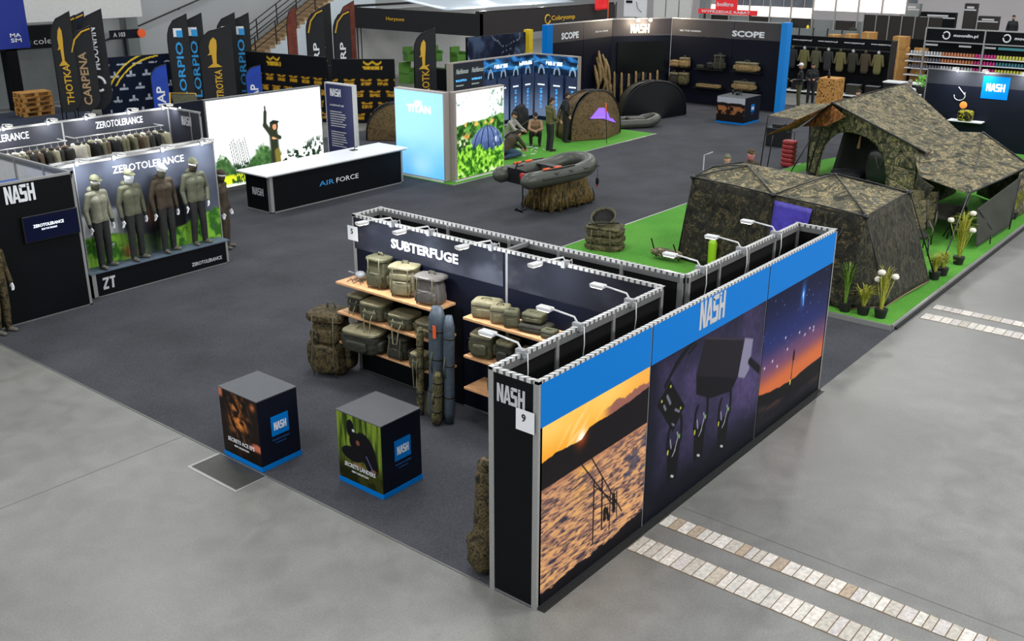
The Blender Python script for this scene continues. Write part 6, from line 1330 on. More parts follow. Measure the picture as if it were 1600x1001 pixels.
# ================================================================ far background
FU = Vector((.78, -.62, 0)).normalized(); FN = FU.cross(Z_)   # flags hang facing the aisle
def flag(label, x, y, h, w, m, txt=None, tm='letter', top=.12, sw=None, mark=None, group=None, arcs=None, txh=.5, txw=.34, z0=.5):
    t = thing('feather_flag', label, 'flag', (x, y, 0), 0, group)
    n = 14; L = []; Rr = []
    H_ = h-z0
    for i in range(n+1):
        v = i/n; z = z0+H_*v; cut = max(0, (v-.72)/.28); xl = w*(1-math.sqrt(max(0, 1-cut**2))); cutb = max(0, (.10-v)/.10); xr = w*(1-.45*cutb)
        L.append((xl, z)); Rr.append((xr, z))
    mb = MB(); V = [tuple(FU*a+Z_*z) for a, z in L]+[tuple(FU*a+Z_*z) for a, z in Rr]; k = n+1
    V = [(p[0], p[1]+.0, p[2]) for p in V]; V2 = [tuple(Vector(p)-FN*.012) for p in V]
    F = [(i, k+i, k+i+1, i+1) for i in range(n)]+[(2*k+i, 2*k+i+1, 3*k+i+1, 3*k+i) for i in range(n)]+[(i, i+1, 2*k+i+1, 2*k+i) for i in range(n)]+[(k+i, 3*k+i, 3*k+i+1, k+i+1) for i in range(n)]
    mb.add(V+V2, F); mb.build('flag_cloth', m, t)
    MB().tube([(0, 0, 0), (0, 0, z0+H_*.72)]+[tuple(FU*a+Z_*z) for a, z in L[11:]], .018, 6).build('pole', 'plastic', t, smooth=True)
    MB().tube([(-.35, 0, .02), (.35, 0, .02)], .02, 6).tube([(0, -.35, .02), (0, .35, .02)], .02, 6).build('base', 'steel', t)
    if txt: lettering(t, txt, tuple(FU*(w*.5+w*txw*.5)+Z_*(z0+H_*.08)+FN*.012), Z_, -FU, H_*txh, w*txw, tm, .02, world=False)
    if arcs: MB().tube([tuple(FU*(w*.12)+Z_*(z0+H_*.70)+FN*.02), tuple(FU*(w*.28)+Z_*(z0+H_*.84)+FN*.02), tuple(FU*(w*.6)+Z_*(z0+H_*.93)+FN*.02), tuple(FU*(w*.95)+Z_*(z0+H_*.965)+FN*.02)], .035, 5).build('yellow_arc', 'gold', t)
    if mark == 'square':
        q = MB(); c = FU*w*.5+Z_*(z0+H_*.80)+FN*.012; s_ = w*.2
        q.prism([(-s_, -s_), (s_, -s_), (s_, s_), (-s_, s_)], tuple(c), FU, Z_, FN*.004).build('emblem', 'letter', t)
        MB().prism([(-s_*.3, -s_*1.1), (s_*1.1, -s_*1.1), (s_*1.1, s_*.5), (-s_*.3, s_*.5)], tuple(c+FN*.006), FU, Z_, FN*.004).build('emblem_blue', mat('flag_blue', (40, 150, 215), .5), t)
    if mark == 'fish':
        c = FU*w*.45+Z_*(z0+H_*.66)+FN*.014; pts = [(0, .75), (-.06, .6), (-.10, .3), (-.09, .0), (-.14, -.15), (-.06, -.1), (-.05, -.55), (-.16, -.75), (.12, -.72), (.02, -.55), (.03, -.1), (.05, .3), (.05, .6)]
        MB().prism([(a*w*1.6, b*H_*.16/.75*1.2) for a, b in pts], tuple(c), FU, Z_, FN*.006).build('fish_emblem', 'gold', t)
    if mark == 'ring':
        c = FU*w*.5+Z_*(z0+H_*.26)+FN*.02; MB().tube([tuple(c+FU*math.cos(a)*w*.26+Z_*math.sin(a)*w*.3) for a in np.linspace(0, 5.4, 18)], .05, 6).build('ring_emblem', 'letter', t, smooth=True)
    return t
FB = mat('black_flag_cloth', (24, 25, 28), .8, var=.2, scale=3); FBL = mat('blue_flag_cloth', (16, 60, 160), .7, var=.2, scale=3); FBR = mat('brown_red_flag_cloth', (92, 42, 30), .8, var=.6, scale=4)
BLT = mat('flag_blue', (40, 150, 215), .5)
flag('black feather flag with yellow fish and letters, leftmost of the five flags by the pallets', 11.75, 31.2, 4.05, .75, FB, 'THOTKA', 'gold', mark='fish', txh=.40)
flag('dark feather flag with a yellow arc and small yellow letters, second of the five', 12.05, 31.5, 3.9, .8, FB, 'DANIEL', 'gold', arcs=True, txh=.35)
flag('dark feather flag with large tan capital letters, middle of the five by the pallets', 12.2, 30.9, 3.55, .85, FB, 'CARPENA', mat('tan_lettering', (170, 140, 100), .6), arcs=True, txh=.62)
flag('dark navy feather flag with white letters, fourth of the five by the pallets', 12.45, 31.6, 4.0, .8, mat('navy_flag_cloth', (26, 40, 62), .8), 'SHIMANO', 'letter', arcs=True, txh=.55)
t = flag('black feather flag with white MOONFIN letters and a ring emblem', 12.75, 31.0, 4.1, .85, FB, None, mark='ring')
lettering(t, 'MOONFIN', tuple(FU*.56+Z_*1.95+FN*.014), Z_, -FU, 1.5, .26, 'letter', .02, world=False)
for i, (x, y, h, lb) in enumerate(((15.3, 29.4, 3.88, 'black feather flag with blue LORPIO letters, left of the left pair'), (15.95, 29.4, 3.88, 'black feather flag with blue LORPIO letters, right of the left pair'), (17.3, 29.2, 3.84, 'black feather flag with blue LORPIO letters, left of the right pair'), (17.95, 29.2, 3.8, 'black feather flag with blue LORPIO letters, right of the right pair'))):
    flag(lb, x, y, h, .78, FB, 'LORPIO', BLT, mark='square', txh=.62)
flag('wide black feather flag with a yellow fish standing between the two blue lettered pairs', 16.35, 29.0, 3.42, 1.25, FB, 'TROTKA', 'gold', mark='fish', txh=.36, txw=.22)
flag('short blue feather flag with white letters before the navy logo wall', 14.35, 29.3, 2.15, .6, FBL, 'MAP', 'letter', txh=.5, txw=.5, z0=.2)
flag('short blue feather flag with white letters in front of the stairs', 17.55, 27.9, 1.95, .6, FBL, 'MAP', 'letter', txh=.5, txw=.5, z0=.2)
flag('narrow brown red feather flag in front of the white stair panels', 21.0, 29.5, 3.95, .4, FBR)
flag('black feather flag with yellow arc and white letters, left of the cluster before the stairs', 21.6, 29, 3.85, .75, FB, 'CARP', 'letter', arcs=True)
flag('tall black feather flag with a yellow fish in the cluster before the stairs', 22.3, 29.4, 4.0, .8, FB, 'TKA', 'gold', mark='fish', txh=.25)
flag('black feather flag with yellow arc, right of the cluster before the stairs', 22.9, 28.8, 3.75, .75, FB, 'CARP', 'letter', arcs=True)
flag('brown red feather flag with gold streaks, rightmost of the cluster before the stairs', 23.6, 29.2, 4.05, .7, FBR, 'X', 'gold')
flag('tall black feather flag with yellow fish and letters standing left of the dark booth', 21.45, 22.6, 3.35, .85, FB, 'TROTKA', 'gold', mark='fish', txh=.45)
flag('short black feather flag with white NO letters beside the shelf of red packs', 19.3, 25.5, 2.0, .5, FB, 'NO', 'letter', txh=.45, txw=.6, z0=.2)

def backdrop(label, x0, y0, x1, y1, h, base, fn, nu=120, nv=60):
    t = thing('backdrop_wall', label, 'backdrop', ((x0+x1)/2, (y0+y1)/2, 0)); a, b_ = Vector((x0, y0, 0)), Vector((x1, y1, 0)); d = (b_-a).normalized(); nn = d.cross(Z_)
    MB().prism([(0, .02), ((b_-a).length, .02), ((b_-a).length, h), (0, h)], a, d, Z_, -nn*.12).build('frame', 'black', t, world=True)
    poster(t, tuple(a+Z_*.05), d, Z_, (b_-a).length, h-.06, nu, nv, fn, name='printed_cloth'); return t, a, d, nn
def f_crown(x, y):
    c = np.zeros(x.shape+(3,))+np.array((15, 16, 20)); W_ = .62; Hh = .42
    row = np.floor(y/Hh); xx = ((x+row*.31) % W_)/W_-.5; yy = (y % Hh)/Hh-.5
    k = ((np.abs(xx) < .30)*(np.abs(yy+.12) < .13)*(fbm(x*26, y*26, 111) > .36))+((np.abs(xx) < .34)*(np.abs(yy-.12-.14*np.abs(xx)*2) < .07)); c = mixc(c, (176, 132, 34), np.clip(k, 0, 1)*(y < 1.75)*1.0)
    k = (np.abs(x-1.5) < .38)*(np.abs(y-1.98) < .07)*(fbm(x*20, y*9, 112) > .35)+(np.abs(x-1.5) < .34)*(np.abs(y-2.15-.04*np.cos((x-1.5)*18)) < .04); return mixc(c, (200, 160, 40), np.clip(k, 0, 1)*1.0)
backdrop('black backdrop with repeated yellow crown emblems behind the white backlit picture', 18.0, 28.4, 18.5, 24.3, 2.4, 0, f_crown)
backdrop('black backdrop with repeated yellow crown emblems left of the dark booth', 18.55, 24.0, 20.0, 22.2, 2.35, 0, f_crown)
def f_navy(x, y):
    c = np.zeros(x.shape+(3,))+np.array((14, 24, 44)); W_ = .62; Hh = .46; row = np.floor(y/Hh); xx = ((x+row*.31) % W_)/W_-.5; yy = (y % Hh)/Hh-.5
    k = ((np.abs(xx) < .28)*(np.abs(yy+.18) < .09)*(fbm(x*30, y*30, 115) > .36))+(np.abs(xx-.02) < .06)*(np.abs(yy-.08) < .14); c = mixc(c, (200, 206, 216), np.clip(k, 0, 1)*(y < 2.0)*.9)
    for r0 in (2.45, 2.25): c = mixc(c, (230, 196, 60), (np.abs(np.hypot((x-2.5)*1.0, (y+.05)*1.0)-r0) < .03)*1.0*(x < 2.4)*(y > 1.2))
    return c
backdrop('navy backdrop with rows of small white logos and a yellow arc', 13.35, 31.2, 17.6, 30.6, 2.3, 0, f_navy, 140, 80)
# shelf of red packs
t = thing('shelf_unit', 'dark shelving with rows of small red packs between the black backdrops', 'shelving', (18.6, 25.2, 0))
MB().box((18.9, 24.9, 0), (19.0, 26.9, 2.15)).build('back_panel', 'black', t, world=True)
for z in (.6, 1.05, 1.5, 1.85): MB().box((18.5, 24.9, z-.02), (18.9, 26.9, z)).build('shelf_board', 'letter', t, world=True)
rp = mat('red_packs', (160, 60, 60), .6, var=.4)
first = None
for z in (1.85, 1.5):
    for k in range(12):
        if first is None:
            first = MB().box((-.04, -.05, 0), (.04, .05, .16)).build('pack', rp, None); first['group'] = 'small red packs on the dark shelving'; o = first
        else: o = first.copy(); C.objects.link(o)
        o.location = (18.7, 25.0+k*.155, z); cprops(o, 'small red pack in a row on the dark shelving', 'pack', 'small red packs on the dark shelving')
# stairs against the back wall
st = thing('staircase', 'straight staircase rising right along the hall wall with brown treads and white side panels', 'staircase', (28, 38.6, 0))
for k in range(30):
    x0 = 24.4+k*.34; z = .18*(k+1)
    MB().box((x0, 38.2, max(0, z-.18)), (x0+.36, 39.8, z)).build('step', mat('tan_stair', (150, 124, 92), .7, var=.2), st, world=True)
mb = MB()
for k in range(29): mb.box((24.4+k*.34, 38.12, 0), (24.74+k*.34, 38.2, .18*k+.02))
mb.build('side_panel', mat('pale_side_panel', (196, 206, 214), .6, var=.06), st, world=True)
for q in (0, 1):
    y = 38.2+q*1.55
    for dz in (1.0, .7, .4): MB().tube([(24.3, y, .1+dz), (34.6, y, .1+dz+10.3*.18/.34)], .03, 6).build('handrail', 'steel', st, world=True, smooth=True)
    for k in range(0, 30, 4): MB().box((24.5+k*.34, y-.025, .18*k), (24.55+k*.34, y+.025, .18*k+1.2)).build('baluster', 'steel', st, world=True)
t = thing('wall_handrail', 'long dark handrail sloping up across the pale hall wall', 'handrail', (22, 40.8, 1)); MB().tube([(17.5, 40.8, 1.5), (29.5, 40.8, 5.2)], .04, 8).build('rail', 'steel', t, world=True, smooth=True)
for k in range(5): MB().tube([(18.5+k*2.5, 40.8, 1.8+k*.77), (18.5+k*2.5, 41.0, 1.7+k*.77)], .02).build('bracket', 'steel', t, world=True)
# left side: black booth, white board, signs, pallets
t = thing('exhibition_booth', 'black booth with grey doorway panels and the lettering cole at the far left', 'booth', (13.2, 36.3, 0))
MB().box((9.5, 36, 2.35), (16.2, 36.4, 3.25)).build('fascia', 'black', t, world=True); MB().box((9.5, 37.5, 0), (16.2, 37.6, 3.2)).build('back_panel', 'greywall', t, world=True)
for x in (9.6, 12.3, 14.9, 15.9): MB().box((x, 36, 0), (x+.45, 36.5, 2.4)).build('column', 'black', t, world=True)
lettering(t, 'cole', (13.45, 35.99, 2.52), X_, Z_, .75, .24, 'lettergrey', .0); lettering(t, 'urn:', (12.9, 35.99, 2.52), X_, Z_, .5, .16, mat('dim_green_print', (40, 70, 56), .6), .0)
t = thing('hanging_board', 'large blank white board hanging high on the hall wall at the left', 'board', (17, 39.2, 3)); MB().box((12.0, 39.1, 3.15), (20.3, 39.25, 4.9)).build('board', 'offw', t, world=True); MB().tube([(13, 39.2, 4.9), (13, 39.2, 9)], .02).tube([(19.5, 39.2, 4.9), (19.5, 39.2, 9)], .02).build('hanger', 'steel', t, world=True)
t = thing('hanging_banner', 'royal blue banner with white letters cut off by the left edge', 'banner', (11.2, 33, 2.6)); MB().box((10.2, 33.0, 2.7), (11.85, 33.04, 5.0)).build('banner_cloth', mat('royal_blue_cloth', (10, 40, 140), .6), t, world=True); lettering(t, 'MA', (11.15, 32.99, 3.1), X_, Z_, .4, .14, 'letter'); lettering(t, 'SM', (11.15, 32.99, 2.92), X_, Z_, .4, .14, 'letter'); MB().tube([(10.4, 33.02, 5), (10.4, 33.02, 9)], .02).tube([(11.6, 33.02, 5), (11.6, 33.02, 9)], .02).build('hanger', 'steel', t, world=True)
t = thing('direction_sign', 'small navy sign with pale lettering and an orange round emblem on the far wall', 'sign', (19.3, 39, 2.3)); MB().box((18.5, 39.0, 2.22), (20.0, 39.06, 2.62)).box((19.2, 39.06, 0), (19.3, 39.12, 2.6)).build('board', 'navy', t, world=True); lettering(t, 'A 103', (18.65, 38.99, 2.32), X_, Z_, .6, .2, 'lettergrey'); MB().tube([(20.05, 38.98, 2.42), (20.05, 38.9, 2.42)], .2, 16).build('round_emblem', 'orange', t, world=True)
MB().box((20.2, 40.4, 0), (20.8, 41, 14)).build('trim_4', 'greywall', kind='structure'); MB().box((18.1, 40.7, 0), (18.25, 41, 14)).build('trim_5', 'greywall', kind='structure')
prm = random.Random(8)
for k in range(5):
    t = thing('pallet', 'wooden pallet in the stack at the far left, %s' % ('bottom of the stack', 'second from the bottom', 'middle of the stack', 'second from the top', 'topmost')[k], 'pallet', (12.4, 34.6, k*.185), prm.uniform(-.1, .1), 'stacked wooden pallets')
    for y in (-.35, 0, .35): MB().box((-.6, y-.05, 0), (.6, y+.05, .02)).build('bottom_board', 'crate', t)
    for x in (-.52, 0, .52):
        for y in (-.35, 0, .35): MB().box((x-.07, y-.05, .02), (x+.07, y+.05, .12)).build('block', 'crate', t)
    mb = MB()
    for q in range(6): mb.box((-.6, -.4+q*.14, .14), (.6, -.3+q*.14, .165))
    for x in (-.55, 0, .55): mb.box((x-.05, -.4, .12), (x+.05, .4, .14))
    mb.build('deck', 'crate', t)
MB().box((9, 30, .0005), (14, 36, .006)).build('carpet', mat('dark_blue_carpet', (26, 38, 56), .9)); o = bpy.data.objects['carpet.001'] if 'carpet.001' in bpy.data.objects else None
if o: cprops(o, 'dark blue carpet under the pallets at the far left', 'carpet')
ch = thing('yellow_deck_chair', 'olive cloth seat with yellow poles sticking up behind the jacket wall', 'chair', (9.6, 20, 0))
MB().patch((9.2, 20.0, 2.44), (10.0, 20.0, 2.34), (10.0, 19.8, 1.85), (9.25, 19.9, 2.0), n=8, m_=6, sag=.05).build('cloth', 'olive', ch, world=True, smooth='all')
MB().tube([(9.0, 20, 0), (9.2, 20.0, 2.44), (10.0, 20, 2.34), (10.1, 20, 0)], .025).build('pole', 'gold', ch, world=True, smooth=True)

# dark booth with the deep fascia
db = thing('exhibition_booth', 'large dark booth with a deep black fascia and green furniture inside', 'booth', (32, 29, 0))
MB().box((27.6, 24.5, 2.55), (27.7, 32.6, 3.5)).build('fascia', mat('black_fascia', (16, 16, 20), .7), db, world=True); MB().box((27.6, 24.5, 2.55), (38, 24.6, 3.5)).build('fascia', mat('brown_black_fascia', (34, 30, 30), .7), db, world=True)
for (x, y) in ((27.65, 24.55), (27.65, 32.5), (37.9, 24.55)):
    for a, b_ in ((0, 0), (.25, 0), (0, .25), (.25, .25)): MB().tube([(x+a, y+b_, 0), (x+a, y+b_, 3.6)], .03, 6).build('truss_leg', 'steel', db, world=True)
for y in (24.6, 32.5): MB().box((27.6, y, 3.5), (38, y+.25, 3.6)).build('truss_beam', 'steel', db, world=True)
MB().box((28.0, 33.2, 0), (38, 33.4, 3.3)).build('back_panel', 'offw', db, world=True); MB().box((27.9, 24.9, 0), (28.0, 29, .95)).build('low_counter', 'black', db, world=True)
poly_sheet(db, 'canopy', mat('silver_canopy', (190, 200, 210), .35, .3), [((28, 27, 3.55), (38, 27, 3.55), (38, 33, 4.3), (28, 33, 4.3))], wr=.12, n=12)
lettering(db, 'Horyzont', (27.59, 30.4, 2.95), -Y_, Z_, 1.2, .2, 'gold'); lettering(db, 'Cobryomp', (32.6, 24.49, 2.92), X_, Z_, 1.9, .28, 'gold')
MB().tube([(32.3+.2*math.cos(a), 24.48, 3.05+.2*math.sin(a)) for a in np.linspace(.6, 6, 16)], .035, 6).build('round_logo', 'gold', db, world=True, smooth=True)
for k, (x, y) in enumerate(((30, 26.5), (32, 28), (34.5, 26.5), (36, 29))):
    t = thing('booth_spotlight', ('first', 'second', 'third', 'fourth')[k]+' bright spotlight from the left under the silver canopy of the dark booth', 'lamp', (x, y, 3.9)); MB().ell((0, 0, 0), .08, .08, .08).build('bulb', 'lens', t, smooth=True); MB().tube([(0, 0, .0), (0, 0, .5)], .02).build('stem', 'plastic', t)
    l = bpy.data.lights.new('booth_light', 'POINT'); l.energy = 90; l.shadow_soft_size = .1; o = bpy.data.objects.new('booth_light', l); C.objects.link(o); o.location = (x, y, 3.75)
gx = random.Random(12)
for k, (x, y, z, s) in enumerate([(29.0, 30.4, 0, 1.0), (29.9, 29.6, 0, 1.0), (30.6, 28.9, 0, .9), (29.2, 30.5, 1.0, .7), (30.0, 29.6, 1.0, .75), (30.8, 28.8, .9, .8), (31.5, 28.0, 0, 1.0), (32.3, 27.4, 0, .9), (31.5, 28.0, 1.0, .6), (30.6, 27.6, 0, .8), (31.2, 29.4, 0, .8), (32.9, 26.7, 0, .8)]):
    t = thing('green_armchair', 'green boxy seat among the furniture stacked inside the dark booth', 'chair', (x, y, z), gx.uniform(-.4, .4), 'green seats inside the dark booth')
    MB().box((-.36*s, -.36*s, 0), (.36*s, .36*s, .48*s)).build('seat', 'greenbox', t); MB().box((-.36*s, .24*s, .48*s), (.36*s, .36*s, .95*s)).build('backrest', 'greenbox', t)
    for q in (-1, 1): MB().box((q*.36*s-.05, -.36*s, .48*s), (q*.36*s+.05, .30*s, .66*s)).build('armrest', 'greenbox', t)
human('person', 'person in dark clothes standing among the green seats inside the dark booth', (29.9, 30.6, .25), .3, jset(), 'jblack', 'tdark', scale=1.0, voxel=.018)
t = thing('booth_table', 'dark table with green leaflets at the front of the dark booth', 'table', (29.2, 26.8, 0)); MB().box((-.5, -1.6, .70), (.5, 1.6, .75)).build('table_top', 'black', t); MB().box((-.45, -1.55, 0), (.45, 1.55, .7)).build('base', 'plastic', t)
for k in range(4): MB().box((-.3, -1.2+k*.7, .75), (.1, -.9+k*.7, .80)).build('leaflet', 'greenbox', t)
# picture wall with the yellow edge
def f_pic(x, y):
    n = fbm(x*1.4, y*1.4, 121, 4); c = mixc((28, 34, 52), (70, 86, 112), sstep(.35, .65, n)); k = np.abs(np.sin(14*fbm(x*.9, y*.9, 125, 2))); return mixc(c, (180, 196, 214), (k < .10)*.7)
t, a, d, nn = backdrop('dark blue picture wall of coiled shapes with a yellow end post', 24.2, 22.3, 27.9, 22.3, 2.85, 0, f_pic)
MB().box((27.9, 22.1, 0), (28.15, 22.4, 2.95)).build('yellow_post', 'yellow', t, world=True)

# things along the top right
t = thing('red_pennant', 'red pennant on a thin pole above the dark stand', 'pennant', (36.6, 24.0, 0)); MB().tube([(0, 0, 0), (0, 0, 4.0)], .025).build('pole', 'orange', t); MB().patch((-.75, .3, 3.9), (0, 0, 3.95), (0, 0, 3.35), (-.7, .3, 3.3), n=6, m_=6, wr=.08).build('cloth', 'vinylred', t, smooth='all')
t = thing('picture_board', 'white framed picture board with thin line drawing beyond the dark stand', 'board', (48, 29.7, 0)); MB().box((48, 28.9, 2.2), (48.1, 30.5, 3.3)).build('board', 'white', t, world=True); MB().box((47.98, 29.9, 3.0), (48, 30.35, 3.15)).build('label_tag', 'navy', t, world=True); MB().tube([(48.05, 29.7, 0), (48.05, 29.7, 2.2)], .04).build('stand', 'steel', t, world=True); MB().tube([(47.98, 29.6, 3.1), (47.98, 29.5, 2.7), (47.98, 29.2, 2.5)], .015).build('drawing', 'steel', t, world=True)
t = thing('locker_row', 'pale grey panels in a row above the corner of the dark stand', 'panels', (48.3, 27.2, 0))
for k in range(3): MB().box((48.2, 25.9+k*.9, 0), (48.4, 26.7+k*.9, 3.4)).build('panel', 'offw', t, world=True)
MB().box((48.1, 24.9, 0), (48.6, 25.3, 4)).build('column', 'greywall', t, world=True)
t = thing('red_sign', 'red illuminated sign boards with white letters on the upper far booth', 'sign', (46, 22.3, 0)); MB().box((46, 20.6, 2.72), (46.1, 24.2, 2.98)).build('long_board', 'vinylred', t, world=True); MB().box((45.95, 21.8, 2.98), (46.05, 23.1, 3.75)).build('square_board', 'vinylred', t, world=True); lettering(t, 'WYPRZEDAZ RABAT', (45.99, 24.0, 2.78), -Y_, Z_, 3.0, .14, 'letter'); lettering(t, 'boiltro', (45.94, 23.0, 3.15), -Y_, Z_, 1.0, .22, 'letter'); MB().box((46.1, 21, 0), (46.2, 21.1, 2.8)).box((46.1, 23.8, 0), (46.2, 23.9, 2.8)).build('stand', 'steel', t, world=True)
ub = thing('exhibition_booth', 'long far booth with backlit cream header panels and grey framed walls', 'booth', (50.2, 20, 0))
CR = mat('backlit_cream', (250, 236, 224), .5, emis=.9)
for k in range(9): MB().box((50, 13.9+k*1.3, 2.45 if k > 3 else 2.9), (50.1, 15.15+k*1.3, 3.0 if k > 3 else 3.6)).build('header_panel', CR, ub, world=True)
for k in range(9): MB().box((50.05, 13.9+k*1.3, 0), (50.15, 15.15+k*1.3, 2.4)).build('wall_panel', 'greywall' if k % 2 else 'steel', ub, world=True)
for k in range(10): MB().box((49.9, 13.86+k*1.3, 0), (50, 13.94+k*1.3, 3.8)).build('post', 'alu', ub, world=True)
for k in range(9): MB().box((51.5, 13.9+k*1.3, 2.9), (51.6, 15.1+k*1.3, 4.2)).build('upper_picture', mat('dusky_picture', (70, 76, 84), .5, var=.6, scale=1.2), ub, world=True)
for lb, y, m_ in (('olive jackets hanging in the far booth left opening', 16.6, 'olived'), ('dark coat hanging in the far booth', 20.3, 'jblack'), ('yellow coat hanger sign in the far booth', 19.2, 'yellow')):
    t = thing('hanging_coat', lb, 'coat', (49.7, y, 1.0)); MB().rbox((0, 0, .55), .2, .5 if m_ != 'yellow' else .15, 1.1, 4, 6).build('coat_body', m_, t, smooth=True); MB().tube([(0, 0, 1.1), (.2, 0, 1.3)], .02).build('hook', 'steel', t)
# clothes booth
cb = thing('clothes_stall', 'black stall wall hung with olive clothing under small white web addresses', 'stall', (38.1, 12.6, 0))
MB().box((38, 10.2, 0), (38.15, 16.2, 2.5)).build('back_wall', 'black', cb, world=True); MB().box((37.6, 10.1, 0), (38.1, 10.2, 2.5)).build('side_panel', 'steel', cb, world=True); MB().box((37.4, 10.2, .10), (38, 15.5, .16)).build('white_ledge', 'white', cb, world=True); MB().tube([(37.7, 10.2, 2.05), (37.7, 15.8, 2.05)], .02).build('rail', 'steel', cb, world=True)
for k, s in enumerate(('www.carpstore.pl', 'www.carpstore.pl', 'www.carpstore.pl', 'www.carpstore.pl')): lettering(cb, s, (37.99, 14.8-k*1.2, 2.26), -Y_, Z_, .9, .09, 'letter', .01)
cloth_m = ['olived', 'jblack', 'jolive', 'olive', 'tdark', 'jolive', 'olived', 'jbrown', 'jolive']
desc = ['first', 'second', 'third', 'fourth', 'fifth', 'sixth', 'seventh', 'eighth', 'ninth']
for k in range(9):
    t = thing('hanging_garment', '%s garment from the left hanging on the black stall wall' % desc[k], 'garment', (37.75, 15.2-k*.56, 1.0), 0, None)
    MB().rbox((0, 0, .5), .16, .34, .85, 5, 8, taper=.1, seed=k).build('garment_body', cloth_m[k], t, smooth=True)
    for s in (-1, 1): MB().capsule((0, s*.16, .85), (0, s*.24, .45), .06, .05, 8).build('sleeve', cloth_m[k], t, smooth=True)
    MB().ell((-.02, 0, 1.0), .07, .07, .08).build('collar', 'olive' if k % 2 else 'lettergrey', t, smooth=True)
for k in range(6):
    t = thing('boxed_goods', '%s dark crate from the left on the ledge under the hanging garments' % desc[k], 'box', (37.65, 15.0-k*.85, .16)); MB().box((-.15, -.3, 0), (.15, .3, .42)).build('box_body', 'plastic' if k % 2 else 'olived', t); MB().box((-.16, -.3, .42), (.16, .3, .44)).build('lid', 'greywall', t)
t = thing('grey_partition', 'row of grey framed partition panels behind the clothes stall', 'partition', (44.1, 16, 0))
for k in range(6): MB().box((44, 14.2+k*.75, 0), (44.08, 14.9+k*.75, 2.35)).build('panel', 'greywall', t, world=True); MB().box((43.97, 14.9+k*.75, 0), (44.1, 14.95+k*.75, 2.4)).build('post', 'steel', t, world=True)
t = thing('dark_partition', 'row of dark partition panels with pale posts behind the stacked cartons', 'partition', (44.1, 12.5, 0))
for k in range(6): MB().box((44, 10.2+k*.62, 0), (44.08, 10.78+k*.62, 3.15)).build('panel', 'steel', t, world=True); MB().box((43.95, 10.78+k*.62, 0), (44.1, 10.82+k*.62, 3.2)).build('post', 'alu', t, world=True)
# cartons
cx = random.Random(21); col = 0
for i, (x, y) in enumerate([(41.4, 14.2), (41.4, 13.4), (41.5, 12.6), (41.2, 11.6), (41.2, 11.0), (41.2, 10.4), (40.9, 9.9)]):
    z = 0; lv = (5, 5, 5, 4, 5, 4, 4)[i]; nm = ('leftmost', 'second', 'third', 'middle', 'fifth', 'sixth', 'rightmost')[i]
    for k in range(lv):
        h_ = cx.uniform(.42, .56); w_ = cx.uniform(.26, .33)
        t = thing('cardboard_box', '%s carton from the floor in the %s column of the carton wall' % (('lowest', 'second', 'third', 'fourth', 'fifth', 'sixth')[k], nm), 'box', (x, y, z), cx.uniform(-.12, .12), 'stacked brown cartons')
        MB().box((-.3, -w_, 0), (.3, w_, h_)).build('carton', 'card' if cx.random() < .8 else 'crate', t); MB().box((-.301, -.03, 0), (.301, .03, h_+.001)).build('tape', mat('tan_tape', (196, 160, 100), .4), t)
        z += h_+.003
# bait stall with pots
sm_ = thing('bait_stall', 'black stall with white ring logos and shelves of small coloured pots', 'stall', (40.2, 7.3, 0))
for (y0, y1) in ((7.15, 9.55), (4.4, 7.1)):
    MB().box((40, y0, 2.42), (40.1, y1, 2.95)).build('header', 'black', sm_, world=True)
    MB().tube([(39.97, y1-.85+.14*math.cos(a), 2.68+.15*math.sin(a)) for a in np.linspace(.5, 6.4, 16)], .03, 6).build('ring_logo', 'letter', sm_, world=True, smooth=True)
    lettering(sm_, 'moonfin.pl', (39.985, y1-1.15, 2.60), -Y_, Z_, 1.0, .16, 'letter', .02)
for z in (2.95, 2.40): MB().box((39.97, 4.4, z-.02), (40.1, 9.6, z+.03)).build('frame_rail', 'alu', sm_, world=True)
for y in (9.57, 7.12, 4.45): MB().box((39.95, y-.03, 0), (40.05, y+.03, 2.98)).build('post', 'alu', sm_, world=True)
MB().box((40.7, 4.4, 0), (40.8, 10.4, 2.4)).build('back_panel', 'black', sm_, world=True)
for z in (1.78, 1.5, 1.2, .9): MB().box((40.2, 4.4, z-.03), (40.7, 10.4, z)).build('shelf_board', 'letter', sm_, world=True)
MB().box((40.25, 4.6, 2.18), (40.3, 6.6, 2.28)).build('pale_sign', mat('teal_sign', (90, 170, 180), .5), sm_, world=True)
for y in (9.6, 8.2, 7.2): MB().box((40.25, y-.5, 2.2), (40.3, y, 2.27)).build('pale_sign', 'letter', sm_, world=True)
pc = [M['fruit'], M['magenta'], mat('yellow_pots', (200, 196, 80), .5), mat('teal_pots', (60, 120, 130), .5), M['lettergrey'], mat('grey_pots', (110, 106, 116), .5)]
pn = ['orange', 'magenta', 'yellow', 'teal', 'white', 'grey']; pr_ = []
for i in range(6):
    o = MB().tube([(0, 0, 0), (0, 0, .13), (0, 0, .16)], [.05, .05, .035], 8).build('bait_pot', pc[i], None, smooth=True); pr_.append(o)
cnt = [0]*6
for zi, z in enumerate((1.78, 1.5, 1.2)):
    for k in range(46):
        y = 10.2-k*.125
        if y > 8.9: i = 5 if zi != 0 else 4
        elif y > 7.5: i = (0, 0, 4)[zi]
        elif y > 6.6: i = 1
        else: i = (2, 3, 2)[zi]
        o = pr_[i] if cnt[i] == 0 else pr_[i].copy()
        if cnt[i]: C.objects.link(o)
        cnt[i] += 1; o.location = (40.35, y, z)
        cprops(o, 'small %s bait pot in a row on the shelves of the bait stall' % pn[i], 'pot', '%s bait pots on the bait stall' % pn[i])
t = thing('shelf_plant', 'bushy green plant on a dark stand left of the hook wall', 'plant', (36.0, 7.9, 0)); MB().box((-.5, -.5, 0), (.5, .4, 1.0)).build('stand', 'plastic', t)
mb = MB(); lr = random.Random(9)
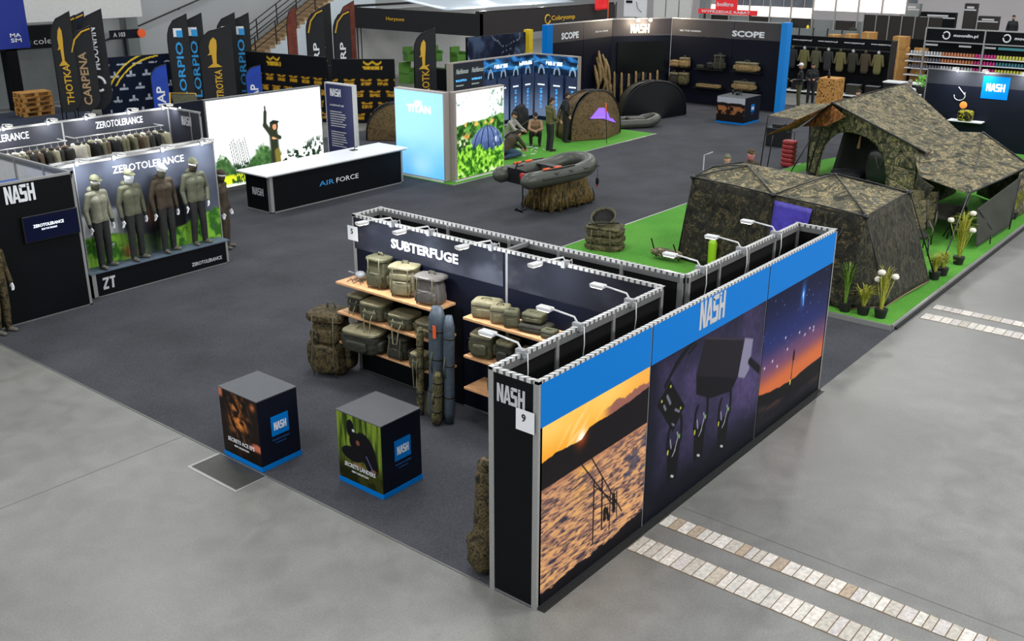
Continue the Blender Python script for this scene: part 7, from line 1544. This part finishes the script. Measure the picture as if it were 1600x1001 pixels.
for k in range(260):
    p = Vector((lr.uniform(-.5, .5), lr.uniform(-.5, .4), lr.uniform(1.0, 1.35))); d = Vector((lr.uniform(-1, 1), lr.uniform(-1, 1), lr.uniform(0, 1))).normalized()*.12; w = d.orthogonal().normalized()*.03
    mb.add([p-w, p+w, p+d+w*.3, p+d-w*.3, p-w+Z_*.004, p+w+Z_*.004, p+d+w*.3+Z_*.004, p+d-w*.3+Z_*.004], [(0, 1, 2, 3), (7, 6, 5, 4), (0, 4, 5, 1), (1, 5, 6, 2)])
mb.build('foliage', mat('bright_leaf', (90, 170, 40), .6, var=.3), t)
for lb, x, y, s in (('white case on the floor beyond the cabin tent', 34.5, 8.2, (.5, .8, .8)), ('pale low counter behind the cabin tent peak', 37.0, 9.2, (.6, 1.6, .95))):
    t = thing('counter', lb, 'counter', (x, y, 0)); MB().box((-s[0]/2, -s[1]/2, 0), (s[0]/2, s[1]/2, s[2]-.05)).build('body', 'plastic', t); MB().box((-s[0]/2-.03, -s[1]/2-.03, s[2]-.05), (s[0]/2+.03, s[1]/2+.03, s[2])).build('top', 'white', t)
# beyond the bait stall
for lb, y, z, w, h_, m_ in (('tall dark flight case with a round emblem beyond the bait stall', 10.9, 0, .6, 3.5, 'steel'), ('wide dark case beyond the bait stall', 9.95, 0, 1.0, 2.9, 'steel'), ('black counter with pale lettering beyond the cartons', 12.5, 0, 1.8, 3.0, 'black'), ('grey window-like panel beyond the cartons', 14.0, 0, 1.0, 3.4, 'greywall')):
    t = thing('flight_case', lb, 'case', (51, y, z)); MB().box((-.2, -w/2, 0), (.2, w/2, h_)).build('case_body', m_, t); MB().box((-.21, -w/2, h_*.9), (-.2, w/2, h_*.92)).box((-.21, -w*.3, h_*.93), (-.2, w*.3, h_*.96)).build('trim_line', 'lettergrey', t)
for lb, y, m_ in (('person in black bending beyond the bait stall header', 8.9, 'jblack'), ('second person in black at the right edge beyond the bait stall', 7.9, 'jblack')):
    human('person', lb, (51.5, y, 1.2), -1.5, jset(), m_, 'tdark', scale=1.0, voxel=.02)
t = thing('riser', 'raised dark platform carrying the people beyond the bait stall', 'platform', (51.8, 8.3, 0)); MB().box((-.8, -1.6, 0), (.8, 1.1, 1.2)).build('deck', 'steel', t)
t = thing('arm_lamp', 'bright lamp shining at the far right above the bait stall header', 'lamp', (44, 6.3, 3.2)); MB().ell((0, 0, 0), .09, .09, .09).build('bulb', 'lens', t, smooth=True); MB().tube([(0, 0, 0), (.1, -.9, .5)], .05).build('arm', 'pale', t); MB().box((-.03, -.95, -3.2), (.03, -.88, .5)).build('pole', 'alu', t)
